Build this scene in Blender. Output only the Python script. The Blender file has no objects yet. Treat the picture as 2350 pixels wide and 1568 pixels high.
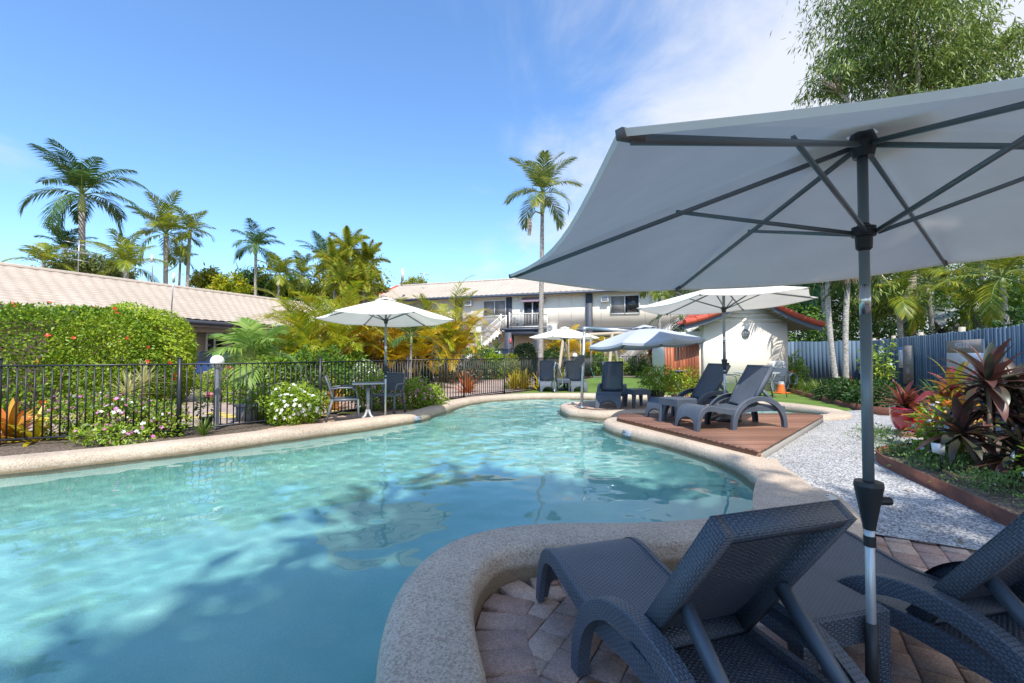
import bpy, math, random
import numpy as np
from math import sin, cos, pi, radians, atan2, sqrt
from mathutils import Vector, Matrix, Euler
from mathutils.geometry import delaunay_2d_cdt

sc = bpy.context.scene
COL = sc.collection
rng = np.random.default_rng(11)
random.seed(5)

# ------------------------------------------------------------------ camera
CAM_H, PITCH, FOC = 1.45, 0.0249, 1044.4          # 16 mm lens; FOC for a frame 2350 wide
cam = bpy.data.cameras.new('camera')
cam.lens, cam.sensor_width = 16.0, 36.0
cam.clip_start, cam.clip_end = 0.05, 3000
cam_o = bpy.data.objects.new('camera', cam); COL.objects.link(cam_o)
cam_o.location = (0, 0, CAM_H); cam_o.rotation_euler = (pi/2 + PITCH, 0, 0)
sc.camera = cam_o

# ------------------------------------------------------------------ light
SUN_EL, SUN_AZ = radians(56), radians(8)          # the sun stands behind the camera, a little to its right
sun_dir = Vector((sin(SUN_AZ)*cos(SUN_EL), -cos(SUN_AZ)*cos(SUN_EL), sin(SUN_EL)))
sl = bpy.data.lights.new('sun', 'SUN'); sl.energy = 3.5; sl.angle = radians(0.53); sl.color = (1, 0.95, 0.87)
so = bpy.data.objects.new('sun', sl); COL.objects.link(so)
so.rotation_euler = sun_dir.to_track_quat('Z', 'Y').to_euler()

w = bpy.data.worlds.new('World'); sc.world = w; w.use_nodes = True
nt = w.node_tree; nt.nodes.clear()
def wn(t, **kw):
    n = nt.nodes.new(t)
    for k, v in kw.items(): setattr(n, k, v)
    return n
def wl(a, b): nt.links.new(a, b)
sky = wn('ShaderNodeTexSky', sky_type='NISHITA', sun_disc=False, sun_elevation=SUN_EL, sun_rotation=pi - SUN_AZ,
         altitude=0, air_density=1.0, dust_density=0.6, ozone_density=2.2)
tc = wn('ShaderNodeTexCoord')
sep = wn('ShaderNodeSeparateXYZ'); wl(tc.outputs['Generated'], sep.inputs[0])
def wmath(op, a, b=None, c=None):
    n = wn('ShaderNodeMath', operation=op)
    for i, v in enumerate((a, b, c)):
        if v is None: continue
        if isinstance(v, (int, float)): n.inputs[i].default_value = v
        else: wl(v, n.inputs[i])
    return n.outputs[0]
# clouds on a plane high above: direction / height
den = wmath('MAXIMUM', wmath('ADD', sep.outputs[2], 0.12), 0.05)
cx, cy = wmath('DIVIDE', sep.outputs[0], den), wmath('DIVIDE', sep.outputs[1], den)
comb = wn('ShaderNodeCombineXYZ'); wl(cx, comb.inputs[0]); wl(cy, comb.inputs[1])
mp = wn('ShaderNodeMapping'); mp.inputs['Rotation'].default_value = (0, 0, radians(-18)); mp.inputs['Scale'].default_value = (1.35, 0.8, 1)
wl(comb.outputs[0], mp.inputs[0])
nz = wn('ShaderNodeTexNoise'); nz.inputs['Scale'].default_value = 1.7; nz.inputs['Detail'].default_value = 9; nz.inputs['Roughness'].default_value = 0.6
nz.inputs['Distortion'].default_value = 0.5
wl(mp.outputs[0], nz.inputs['Vector'])
# a bank of cloud to the right of the view, thin veils elsewhere
bank = wmath('MULTIPLY_ADD', cx, 0.62, wmath('MULTIPLY_ADD', cy, -0.03, -0.02))
bank = wmath('MINIMUM', wmath('MAXIMUM', bank, -0.45), 0.50)
veil = wmath('ADD', nz.outputs[0], bank)
mr = wn('ShaderNodeMapRange', interpolation_type='SMOOTHSTEP'); wl(veil, mr.inputs[0])
mr.inputs[1].default_value, mr.inputs[2].default_value = 0.37, 0.98
# small fair weather clouds low over the roofs
nz2 = wn('ShaderNodeTexNoise'); nz2.inputs['Scale'].default_value = 1.05; nz2.inputs['Detail'].default_value = 6
mp2 = wn('ShaderNodeMapping'); mp2.inputs['Location'].default_value = (3.3, 1.7, 0); mp2.inputs['Scale'].default_value = (1.0, 0.8, 1); wl(comb.outputs[0], mp2.inputs[0]); wl(mp2.outputs[0], nz2.inputs['Vector'])
mr2 = wn('ShaderNodeMapRange', interpolation_type='SMOOTHSTEP'); wl(nz2.outputs[0], mr2.inputs[0])
mr2.inputs[1].default_value, mr2.inputs[2].default_value = 0.60, 0.78; mr2.inputs[4].default_value = 0.6
tot = wmath('MINIMUM', wmath('ADD', mr.outputs[0], mr2.outputs[0]), 0.95)
tint = wn('ShaderNodeMixRGB', blend_type='MULTIPLY'); tint.inputs[0].default_value = 1.0
tint.inputs[2].default_value = (0.74, 0.95, 1.13, 1); wl(sky.outputs[0], tint.inputs[1])
mx = wn('ShaderNodeMixRGB'); wl(tot, mx.inputs[0]); wl(tint.outputs[0], mx.inputs[1]); mx.inputs[2].default_value = (3.35, 3.5, 3.85, 1)
bg = wn('ShaderNodeBackground'); bg.inputs[1].default_value = 0.15; wl(mx.outputs[0], bg.inputs[0])
ow = wn('ShaderNodeOutputWorld'); wl(bg.outputs[0], ow.inputs[0])

vs = sc.view_settings; vs.view_transform = 'Standard'; vs.look = 'None'; vs.gamma = 1; vs.use_curve_mapping = False
vs.exposure = 0.86
sc.render.engine = 'CYCLES'
cy_ = sc.cycles
cy_.use_denoising = True
cy_.max_bounces = 10; cy_.diffuse_bounces = 4; cy_.glossy_bounces = 3; cy_.transmission_bounces = 6; cy_.transparent_max_bounces = 12
cy_.caustics_reflective = False; cy_.caustics_refractive = False
cy_.sample_clamp_indirect = 6

# ------------------------------------------------------------------ picture coordinates to places
def ray(x, y):
    u, v = (x - 1175)/FOC, (784 - y)/FOC
    c, s = cos(PITCH), sin(PITCH)
    return Vector((u, c - v*s, s + v*c))
def P(x, y, z=0.12):
    d = ray(x, y); t = (z - CAM_H)/d.z
    return Vector((d.x*t, d.y*t, z))
def Q(x, y, Y):
    d = ray(x, y); t = Y/d.y
    return Vector((d.x*t, Y, CAM_H + d.z*t))
def smooth(a, b, x):
    t = min(1, max(0, (x - a)/(b - a))); return t*t*(3 - 2*t)
def gz(x, y): return 0.12*smooth(3.0, 5.2, y)      # the courtyard rises a little from the near paving

# ------------------------------------------------------------------ materials
MATS = {}
class NT:
    def __init__(s, name):
        s.m = bpy.data.materials.new(name); s.m.use_nodes = True; s.t = s.m.node_tree; s.t.nodes.clear()
    def n(s, t, **kw):
        n = s.t.nodes.new(t)
        for k, v in kw.items(): setattr(n, k, v)
        return n
    def l(s, a, b): s.t.links.new(a, b)
    def math(s, op, a, b=None, c=None):
        n = s.n('ShaderNodeMath', operation=op)
        for i, v in enumerate((a, b, c)):
            if v is None: continue
            if isinstance(v, (int, float)): n.inputs[i].default_value = v
            else: s.l(v, n.inputs[i])
        return n.outputs[0]
    def mix(s, f, a, b, bt='MIX'):
        n = s.n('ShaderNodeMixRGB', blend_type=bt)
        for i, v in enumerate((f, a, b)):
            if isinstance(v, (int, float)): n.inputs[i].default_value = v
            elif isinstance(v, (tuple, list)): n.inputs[i].default_value = (*v[:3], 1)
            else: s.l(v, n.inputs[i])
        return n.outputs[0]
    def noise(s, vec, scale, detail=3, rough=.5, dist=0):
        n = s.n('ShaderNodeTexNoise'); n.inputs['Scale'].default_value = scale; n.inputs['Detail'].default_value = detail
        n.inputs['Roughness'].default_value = rough; n.inputs['Distortion'].default_value = dist
        s.l(vec, n.inputs['Vector']); return n.outputs[0]
    def ramp(s, fac, stops):
        n = s.n('ShaderNodeValToRGB'); cr = n.color_ramp
        while len(cr.elements) < len(stops): cr.elements.new(0.5)
        for e, (p, c) in zip(cr.elements, stops): e.position = p; e.color = (*c[:3], 1)
        s.l(fac, n.inputs[0]); return n.outputs[0]
    def rng(s, v, a, b, c=0, d=1):
        n = s.n('ShaderNodeMapRange'); n.inputs[1].default_value, n.inputs[2].default_value, n.inputs[3].default_value, n.inputs[4].default_value = a, b, c, d
        s.l(v, n.inputs[0]); return n.outputs[0]
    def bump(s, h, strength=.3, dist=.01):
        n = s.n('ShaderNodeBump'); n.inputs['Strength'].default_value = strength; n.inputs['Distance'].default_value = dist
        s.l(h, n.inputs['Height']); return n.outputs[0]
    def coord(s, which='Object'): return s.n('ShaderNodeTexCoord').outputs[which]
    def pos(s): return s.n('ShaderNodeNewGeometry').outputs['Position']
    def bsdf(s, col, rough=.5, metal=0, spec=.5, normal=None):
        b = s.n('ShaderNodeBsdfPrincipled')
        for k, v in (('Base Color', col), ('Roughness', rough), ('Metallic', metal), ('Specular IOR Level', spec), ('Normal', normal)):
            if v is None: continue
            if isinstance(v, (int, float)): b.inputs[k].default_value = v
            elif isinstance(v, (tuple, list)): b.inputs[k].default_value = (*v[:3], 1)
            else: s.l(v, b.inputs[k])
        return b
    def out(s, sh):
        o = s.n('ShaderNodeOutputMaterial'); s.l(sh, o.inputs[0]); return s.m

def mat(name, col, rough=.5, metal=0, spec=.5, var=.12, vs=6, bump=0, bs=60, fine=0, fs=200, coat=0):
    """plain surface: base colour with soft blotches (var), fine speckle and a little relief"""
    if name in MATS: return MATS[name]
    t = NT(name); p = t.pos()
    n = t.noise(p, vs, 4, .6)
    f = t.rng(n, .25, .75, 1 - var, 1 + var)
    k = t.n('ShaderNodeVectorMath', operation='SCALE'); k.inputs[0].default_value = col[:3]; t.l(f, k.inputs['Scale'])
    c = k.outputs[0]
    if fine:
        f2 = t.rng(t.noise(p, fs, 2), .3, .7, 1 - fine, 1 + fine)
        k2 = t.n('ShaderNodeVectorMath', operation='SCALE'); t.l(c, k2.inputs[0]); t.l(f2, k2.inputs['Scale']); c = k2.outputs[0]
    nm = t.bump(t.noise(p, bs, 4), bump, .01) if bump else None
    rr = t.rng(n, .3, .7, max(0, rough - .07), min(1, rough + .07))
    b = t.bsdf(c, rr, metal, spec, nm)
    if coat: b.inputs['Coat Weight'].default_value = coat; b.inputs['Coat Roughness'].default_value = .06
    MATS[name] = t.out(b.outputs[0]); return MATS[name]

def leafmat(name, cols, trans=.35, rough=.4, spec=.4, vs=1.3):
    """leaves: each leaf picks its own tint from cols"""
    if name in MATS: return MATS[name]
    t = NT(name)
    g = t.n('ShaderNodeNewGeometry')
    n = t.noise(g.outputs['Position'], vs, 2)
    f = t.math('ADD', t.math('MULTIPLY', g.outputs['Random Per Island'], .62), t.math('MULTIPLY_ADD', n, .9, -.26))
    stops = [((i + .0)/(max(1, len(cols) - 1)), c) for i, c in enumerate(cols)]
    c = t.ramp(f, stops)
    b = t.bsdf(c, rough, 0, spec)
    tr = t.n('ShaderNodeBsdfTranslucent')
    t.l(c, tr.inputs[0])
    mxs = t.n('ShaderNodeMixShader'); mxs.inputs[0].default_value = trans
    t.l(b.outputs[0], mxs.inputs[1]); t.l(tr.outputs[0], mxs.inputs[2])
    MATS[name] = t.out(mxs.outputs[0]); return MATS[name]

# ------------------------------------------------------------------ mesh building
class G:
    """collects faces; build() links them as ONE mesh object"""
    def __init__(s): s.v, s.q, s.t, s.n, s.uvq, s.poly = [], [], [], 0, [], []
    def add(s, v, quads=None, tris=None, uv=None):
        v = np.asarray(v, float).reshape(-1, 3); s.v.append(v)
        if quads is not None and len(quads): s.q.append(np.asarray(quads, int).reshape(-1, 4) + s.n); s.uvq.append(uv)
        if tris is not None and len(tris): s.t.append(np.asarray(tris, int).reshape(-1, 3) + s.n)
        s.n += len(v); return s
    def box(s, c, d, rz=0, M=None):
        x, y, z = d[0]/2, d[1]/2, d[2]/2
        v = np.array([[-x,-y,-z],[x,-y,-z],[x,y,-z],[-x,y,-z],[-x,-y,z],[x,-y,z],[x,y,z],[-x,y,z]])
        if rz: v = v @ np.array([[cos(rz), sin(rz), 0],[-sin(rz), cos(rz), 0],[0,0,1]])
        if M is not None: v = v @ np.array(M.to_3x3()).T
        return s.add(v + np.asarray(c, float), [[0,3,2,1],[4,5,6,7],[0,1,5,4],[1,2,6,5],[2,3,7,6],[3,0,4,7]])
    def bar(s, a, b, wd, th=None, up=(0,0,1)):
        """square bar from a to b"""
        a, b = Vector(a), Vector(b); th = th or wd
        d = (b - a); L = d.length; d.normalize(); u = Vector(up)
        if abs(d.dot(u)) > .98: u = Vector((0, 1, 0))
        sx = d.cross(u).normalized(); sz = sx.cross(d)
        M = Matrix((sx, d, sz)).transposed()
        return s.box((a + b)/2, (wd, L, th), M=M)
    def tube(s, pts, r, n=8, cap=True):
        pts = [Vector(p) for p in pts]
        if not hasattr(r, '__len__'): r = [r]*len(pts)
        V = []; u = None
        for i, p in enumerate(pts):
            d = (pts[min(i+1, len(pts)-1)] - pts[max(i-1, 0)]).normalized()
            if u is None:
                u = d.orthogonal().normalized()
            u = (u - d*u.dot(d)).normalized(); v = d.cross(u)
            for k in range(n):
                a = 2*pi*k/n; V.append(p + (u*cos(a) + v*sin(a))*r[i])
        Qd = [[i*n+k, i*n+(k+1)%n, (i+1)*n+(k+1)%n, (i+1)*n+k] for i in range(len(pts)-1) for k in range(n)]
        T = []
        if cap:
            V += [pts[0], pts[-1]]; a, b = len(V)-2, len(V)-1; m = (len(pts)-1)*n
            T = [[a, (k+1)%n, k] for k in range(n)] + [[b, m+k, m+(k+1)%n] for k in range(n)]
        return s.add([tuple(p) for p in V], Qd, T)
    def lathe(s, prof, c=(0,0,0), n=24):
        V = [(c[0]+r*cos(2*pi*k/n), c[1]+r*sin(2*pi*k/n), c[2]+z) for r, z in prof for k in range(n)]
        Qd = [[i*n+k, i*n+(k+1)%n, (i+1)*n+(k+1)%n, (i+1)*n+k] for i in range(len(prof)-1) for k in range(n)]
        return s.add(V, Qd)
    def ball(s, c, r, n=16, m=10, sz=1):
        return s.lathe([(r*sin(pi*i/m)+1e-5, -r*sz*cos(pi*i/m)) for i in range(m+1)], c, n)
    def grid(s, V, uv=None, flip=False):
        """V: (a,b,3) array of points"""
        V = np.asarray(V, float); a, b = V.shape[:2]
        i, j = np.meshgrid(np.arange(a-1), np.arange(b-1), indexing='ij')
        k = (i*b + j).ravel(); Qd = np.stack([k, k+b, k+b+1, k+1], 1)
        if flip: Qd = Qd[:, ::-1]
        u = None
        if uv is not None: u = np.asarray(uv, float).reshape(-1, 2)[Qd.ravel()]
        return s.add(V.reshape(-1, 3), Qd, uv=u)
    def prism(s, poly, z0, z1):
        """vertical prism over a plan outline (convex or not; capped with a polygon)"""
        n = len(poly)
        b = s.n
        s.add([(x, y, z0) for x, y in poly] + [(x, y, z1) for x, y in poly], [[i, (i+1)%n, n+(i+1)%n, n+i] for i in range(n)])
        s.poly.append([b+n+i for i in range(n)]); s.poly.append([b+n-1-i for i in range(n)])
        return s
    def slab(s, poly3, th):
        """plate from a 3d outline, given thickness vector"""
        n = len(poly3); b = s.n; t = Vector(th)
        s.add([tuple(Vector(p)) for p in poly3] + [tuple(Vector(p) + t) for p in poly3], [[i, (i+1)%n, n+(i+1)%n, n+i] for i in range(n)])
        s.poly.append([b+n-1-i for i in range(n)]); s.poly.append([b+n+i for i in range(n)])
        return s
    def build(s, name, m, parent=None, smooth=False, kind=None, local=False, bevel=0):
        V = np.concatenate(s.v) if s.v else np.zeros((0, 3))
        if parent is not None and not local:
            o = parent
            off = np.array(parent.location)
            if parent.parent is not None: off = off + np.array(parent.parent.location)
            V = V - off
        me = bpy.data.meshes.new(name)
        q = np.concatenate(s.q) if s.q else np.zeros((0, 4), int)
        t = np.concatenate(s.t) if s.t else np.zeros((0, 3), int)
        pl = s.poly
        loops = np.concatenate([q.ravel(), t.ravel(), np.array([i for p in pl for i in p], int)])
        sizes = np.concatenate([np.full(len(q), 4), np.full(len(t), 3), np.array([len(p) for p in pl], int)]).astype(int)
        me.vertices.add(len(V)); me.vertices.foreach_set('co', V.astype(np.float32).ravel())
        me.loops.add(len(loops)); me.loops.foreach_set('vertex_index', loops.astype(np.int32))
        me.polygons.add(len(sizes)); me.polygons.foreach_set('loop_start', np.concatenate([[0], np.cumsum(sizes)[:-1]]).astype(np.int32))
        if smooth: me.polygons.foreach_set('use_smooth', np.ones(len(sizes), bool))
        me.update(calc_edges=True)
        if any(u is not None for u in s.uvq):
            U = np.zeros((len(loops), 2), np.float32); k = 0
            for qq, u in zip(s.q, s.uvq):
                if u is not None: U[k:k+len(qq)*4] = u
                k += len(qq)*4
            me.uv_layers.new(name='UVMap').data.foreach_set('uv', U.ravel())
        me.materials.append(m)
        ob = bpy.data.objects.new(name, me); COL.objects.link(ob)
        if parent is not None: ob.parent = parent
        if kind: ob['kind'] = kind
        if smooth == 'auto' or bevel:
            me.polygons.foreach_set('use_smooth', np.zeros(len(sizes), bool))
        if bevel:
            b = ob.modifiers.new('bevel', 'BEVEL'); b.width = bevel; b.segments = 2; b.limit_method = 'ANGLE'; b.angle_limit = radians(40)
        return ob

def thing(name, label, cat, loc=(0,0,0), rz=0, group=None):
    o = bpy.data.objects.new(name, None); COL.objects.link(o)
    o.location = loc; o.rotation_euler = (0, 0, rz); o.empty_display_size = .1
    o['label'] = label; o['category'] = cat
    if group: o['group'] = group
    return o
def tag(o, label, cat, group=None):
    o['label'] = label; o['category'] = cat
    if group: o['group'] = group
    return o
def dup(root, loc, rz=0, label=None, group=None, scale=None):
    kids = [c for c in bpy.data.objects if c.parent == root]
    r = root.copy(); COL.objects.link(r); r.location = loc; r.rotation_euler = (0, 0, rz)
    if label: r['label'] = label
    if group: r['group'] = group
    if scale: r.scale = (scale,)*3
    for c in kids:
        d = c.copy(); COL.objects.link(d); d.parent = r
        for g in [g for g in bpy.data.objects if g.parent == c]:
            e = g.copy(); COL.objects.link(e); e.parent = d
    return r
def text(body, size, M, m, parent=None, name='lettering', align='CENTER', extrude=.0008, space=1.0):
    cu = bpy.data.curves.new(name, 'FONT'); cu.body = body; cu.size = size; cu.align_x = align; cu.align_y = 'CENTER'
    cu.extrude = extrude; cu.space_line = space
    tmp = bpy.data.objects.new(name, cu); COL.objects.link(tmp)
    me = bpy.data.meshes.new_from_object(tmp.evaluated_get(bpy.context.evaluated_depsgraph_get()))
    bpy.data.objects.remove(tmp); bpy.data.curves.remove(cu)
    me.materials.clear(); me.materials.append(m)
    o = bpy.data.objects.new(name, me); COL.objects.link(o)
    if parent is not None:
        o.parent = parent
        loc = parent.location.copy()
        if parent.parent is not None: loc = loc + parent.parent.location
        M = Matrix.Translation(-loc) @ M
    o.matrix_local = M
    return o
def inpoly(pts, poly):
    pts = np.asarray(pts, float); x, y = pts[:, 0], pts[:, 1]; r = np.zeros(len(pts), bool)
    p = np.asarray(poly, float); n = len(p)
    for i in range(n):
        x1, y1 = p[i][:2]; x2, y2 = p[(i+1) % n][:2]
        c = (y1 > y) != (y2 > y)
        with np.errstate(divide='ignore', invalid='ignore'):
            r ^= c & (x < (x2 - x1)*(y - y1)/(y2 - y1 + 1e-12) + x1)
    return r
def dist_poly(pts, poly):
    pts = np.asarray(pts, float)[:, :2]; p = np.asarray(poly, float)[:, :2]; d = np.full(len(pts), 1e9)
    for i in range(len(p)):
        a, b = p[i], p[(i+1) % len(p)]; ab = b - a
        t = np.clip(((pts - a) @ ab)/(ab @ ab + 1e-12), 0, 1)
        d = np.minimum(d, np.linalg.norm(pts - (a + t[:, None]*ab), axis=1))
    return d
def spline(pts, per=8, closed=True):
    p = np.asarray(pts, float); n = len(p); out = []
    rngi = range(n if closed else n-1)
    for i in rngi:
        if closed: a, b, c, d = p[(i-1)%n], p[i], p[(i+1)%n], p[(i+2)%n]
        else: a, b, c, d = p[max(i-1,0)], p[i], p[i+1], p[min(i+2,n-1)]
        for k in range(per):
            t = k/per
            out.append(.5*((2*b) + (c-a)*t + (2*a-5*b+4*c-d)*t*t + (-a+3*b-3*c+d)*t**3))
    if not closed: out.append(p[-1])
    return np.array(out)
def resample(p, step, closed=True):
    p = np.asarray(p, float)
    if closed: p = np.vstack([p, p[:1]])
    s = np.concatenate([[0], np.cumsum(np.linalg.norm(np.diff(p, axis=0), axis=1))])
    n = max(3, int(round(s[-1]/step))); q = np.linspace(0, s[-1], n+1)
    r = np.stack([np.interp(q, s, p[:, k]) for k in range(p.shape[1])], 1)
    return r[:-1] if closed else r
def offset(p, d, closed=True):
    p = np.asarray(p, float)
    if closed: t = np.roll(p, -1, 0) - np.roll(p, 1, 0)
    else: t = np.gradient(p, axis=0)
    t /= np.linalg.norm(t, axis=1)[:, None] + 1e-9
    nrm = np.stack([t[:, 1], -t[:, 0]], 1)
    return p[:, :2] + nrm*d
def sheet(name, poly, m, lift=0.0, sub=(), step=.8, zf=gz, kind='structure', smooth=True):
    """a ground sheet over a plan outline, with the outlines in sub cut out"""
    loops = [np.asarray(poly, float)[:, :2]] + [np.asarray(q, float)[:, :2] for q in sub]
    pts, edges = [], []
    for L in loops:
        b = len(pts); pts += [Vector(q) for q in L]; edges += [(b+i, b+(i+1) % len(L)) for i in range(len(L))]
    P0 = loops[0]; lo, hi = P0.min(0), P0.max(0)
    if step:
        gx, gy = np.meshgrid(np.arange(lo[0], hi[0], step), np.arange(lo[1], hi[1], step))
        g = np.stack([gx.ravel(), gy.ravel()], 1); g = g[inpoly(g, P0)]
        for q in loops[1:]: g = g[~inpoly(g, q)] if len(g) else g
        pts += [Vector(q) for q in g]
    r = delaunay_2d_cdt(pts, edges, [], 0, 1e-5)
    vs_, fs = r[0], r[2]
    V2 = np.array([(v.x, v.y) for v in vs_]); F = np.array(fs, int)
    c = V2[F].mean(1); keep = inpoly(c, P0)
    for q in loops[1:]: keep &= ~inpoly(c, q)
    F = F[keep]
    V = np.array([(x, y, zf(x, y) + lift) for x, y in V2])
    a = V[F]; up = np.cross(a[:, 1]-a[:, 0], a[:, 2]-a[:, 0])[:, 2] < 0
    F[up] = F[up][:, ::-1]
    g = G().add(V, tris=F)
    return g.build(name, m, smooth=smooth, kind=kind)
# ================================================================== surfaces of the ground
def aggregate(name, base, specks, dark, scale=70, rough=.75, bump=.35, stain=False, amount=.5):
    t = NT(name); p = t.pos()
    vo = t.n('ShaderNodeTexVoronoi'); vo.inputs['Scale'].default_value = scale; t.l(p, vo.inputs['Vector'])
    sepc = t.n('ShaderNodeSeparateColor'); t.l(vo.outputs['Color'], sepc.inputs[0])
    stone = t.ramp(sepc.outputs[0], [(0, dark), (.25, base), (.6, specks), (.85, base), (1, dark)])
    c = t.mix(amount, base, stone)
    big = t.rng(t.noise(p, 1.3, 5, .6), .3, .7, .8, 1.15)
    k = t.n('ShaderNodeVectorMath', operation='SCALE'); t.l(c, k.inputs[0]); t.l(big, k.inputs['Scale']); c = k.outputs[0]
    if stain:   # brown tide mark where the water laps
        sp = t.n('ShaderNodeSeparateXYZ'); t.l(p, sp.inputs[0])
        zz = t.math('MULTIPLY_ADD', t.noise(p, 9, 3), .05, sp.outputs[2])
        f = t.math('MULTIPLY', t.rng(zz, .125, .09), .75)
        c = t.mix(f, c, (.20, .14, .075))
    nm = t.bump(vo.outputs['Distance'], bump, .004)
    return t.out(t.bsdf(c, rough, 0, .35, nm).outputs[0])
M_COPING = aggregate('coping_aggregate', (.47, .375, .285), (.62, .52, .42), (.27, .205, .155), 110, stain=True, amount=.75)
M_PATH = aggregate('pebble_path', (.26, .262, .265), (.62, .61, .60), (.06, .065, .075), 75, amount=.9)

def brickmat(name, c1, c2, mortar, bw, bh, rz=0, msz=.02, rough=.8):
    t = NT(name); p = t.pos()
    m = t.n('ShaderNodeMapping'); m.inputs['Rotation'].default_value = (0, 0, rz); t.l(p, m.inputs[0])
    b = t.n('ShaderNodeTexBrick'); b.inputs['Scale'].default_value = 1; b.inputs['Brick Width'].default_value = bw; b.inputs['Row Height'].default_value = bh
    b.inputs['Mortar Size'].default_value = msz; b.inputs['Color1'].default_value = (*c1, 1); b.inputs['Color2'].default_value = (*c2, 1); b.inputs['Mortar'].default_value = (*mortar, 1)
    t.l(m.outputs[0], b.inputs['Vector'])
    f = t.rng(t.noise(p, 1.1, 5, .65), .3, .7, .78, 1.18)
    f2 = t.rng(t.noise(p, 140, 2), .3, .7, .85, 1.15)
    k = t.n('ShaderNodeVectorMath', operation='SCALE'); t.l(b.outputs[0], k.inputs[0]); t.l(t.math('MULTIPLY', f, f2), k.inputs['Scale'])
    nm = t.bump(b.outputs[1], .4, -.005)
    return t.out(t.bsdf(k.outputs[0], rough, 0, .3, nm).outputs[0])
M_DRIVE = brickmat('driveway_brick', (.42, .325, .285), (.35, .265, .235), (.24, .19, .16), .22, .11, .3, .008)
M_TERRA = brickmat('terrace_brick', (.50, .335, .245), (.43, .27, .20), (.30, .22, .17), .23, .115, .9, .008)
M_SOIL = aggregate('mulch', (.10, .075, .055), (.22, .17, .13), (.035, .028, .022), 60, .9, .6, amount=.9)
def grassmat():
    t = NT('turf'); p = t.pos()
    n = t.noise(p, 160, 3, .7); n2 = t.noise(p, 2.2, 4)
    c = t.ramp(t.math('MULTIPLY_ADD', n2, .45, t.math('MULTIPLY', n, .55)), [(.3, (.06, .115, .02)), (.5, (.125, .205, .04)), (.72, (.20, .275, .075))])
    return t.out(t.bsdf(c, .8, 0, .2, t.bump(n, .8, .02)).outputs[0])
M_TURF = grassmat()

# ================================================================== pool
water_z, rim_z = 0.05, 0.20
OUT = np.array([(-8.6, 3.4), (-7.2, 4.35), (-5.95, 5.24), (-5.2, 5.78), (-4.45, 6.45), (-3.78, 7.13), (-2.5, 8.62), (-1.9, 9.4), (-1.66, 10.3), (-1.48, 11.2),
  (-1.2, 12.15), (-.7, 13.0), (.2, 13.65), (1.2, 13.9), (2.5, 13.8), (4.1, 13.3), (5.5, 12.35), (6.45, 11.5), (6.85, 10.6), (6.75, 9.8), (6.2, 9.35),
  (5.0, 9.15), (3.5, 9.05), (2.4, 9.1), (1.9, 8.95), (1.7, 8.5), (1.76, 8.0), (1.96, 7.5), (2.26, 6.9), (2.48, 6.3), (2.6, 5.85), (2.63, 5.4), (2.56, 4.9), (2.44, 4.45), (2.30, 4.08), (2.02, 3.83),
  (1.74, 3.67), (1.45, 3.555), (.95, 3.47), (.35, 3.46), (-.03, 3.39), (-.3, 3.25), (-.47, 3.06), (-.56, 2.87), (-.62, 2.62), (-.63, 2.35), (-.6, 2.1), (-.56, 1.9), (-.52, 1.7), (-.5, 1.2), (-.55, .5),
  (-.9, -.3), (-1.9, -1.0), (-4, -1.5), (-7, -1.2), (-9.3, .3), (-9.6, 2.2)])
OUTS = resample(spline(OUT, 8), .09)
ISL = np.array([(1.15, 11.0), (1.24, 10.2), (1.51, 9.88), (1.88, 9.70), (2.35, 9.76), (3, 9.9), (3.9, 10.1), (4.8, 10.4), (5.15, 11.0), (4.9, 11.6), (4.1, 12.0), (3, 12.15), (2.2, 12.1), (1.65, 11.85), (1.3, 11.5)])
ISLS = resample(spline(ISL, 8), .08)
def coping(name, line, sgn, width=.43):
    prof = [(0.0, -.25), (0.0, .06), (.0, .115), (.012, .150), (.035, .178), (.07, .194), (.12, rim_z), (width-.06, rim_z), (width-.02, .188), (width, .165), (width+.004, .06), (width+.004, -.12)]
    rows = []
    for o, z in prof:
        q = offset(line, sgn*o)
        # relax where the offset folds on a tight turn
        rows.append(np.column_stack([q, np.full(len(q), z)]))
    V = np.array(rows); V = np.concatenate([V, V[:, :1]], 1)
    return G().grid(V, flip=sgn > 0).build(name, M_COPING, smooth=True, kind='structure')
coping('pool_coping', OUTS, -1)
# ring round the island: its outward side faces the water
def ring_in(name, line, width):
    area = .5*np.sum(line[:, 0]*np.roll(line[:, 1], -1) - np.roll(line[:, 0], -1)*line[:, 1])
    return coping(name, line, -1 if area > 0 else 1, width)
ring_in('island_coping', ISLS, .34)

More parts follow.
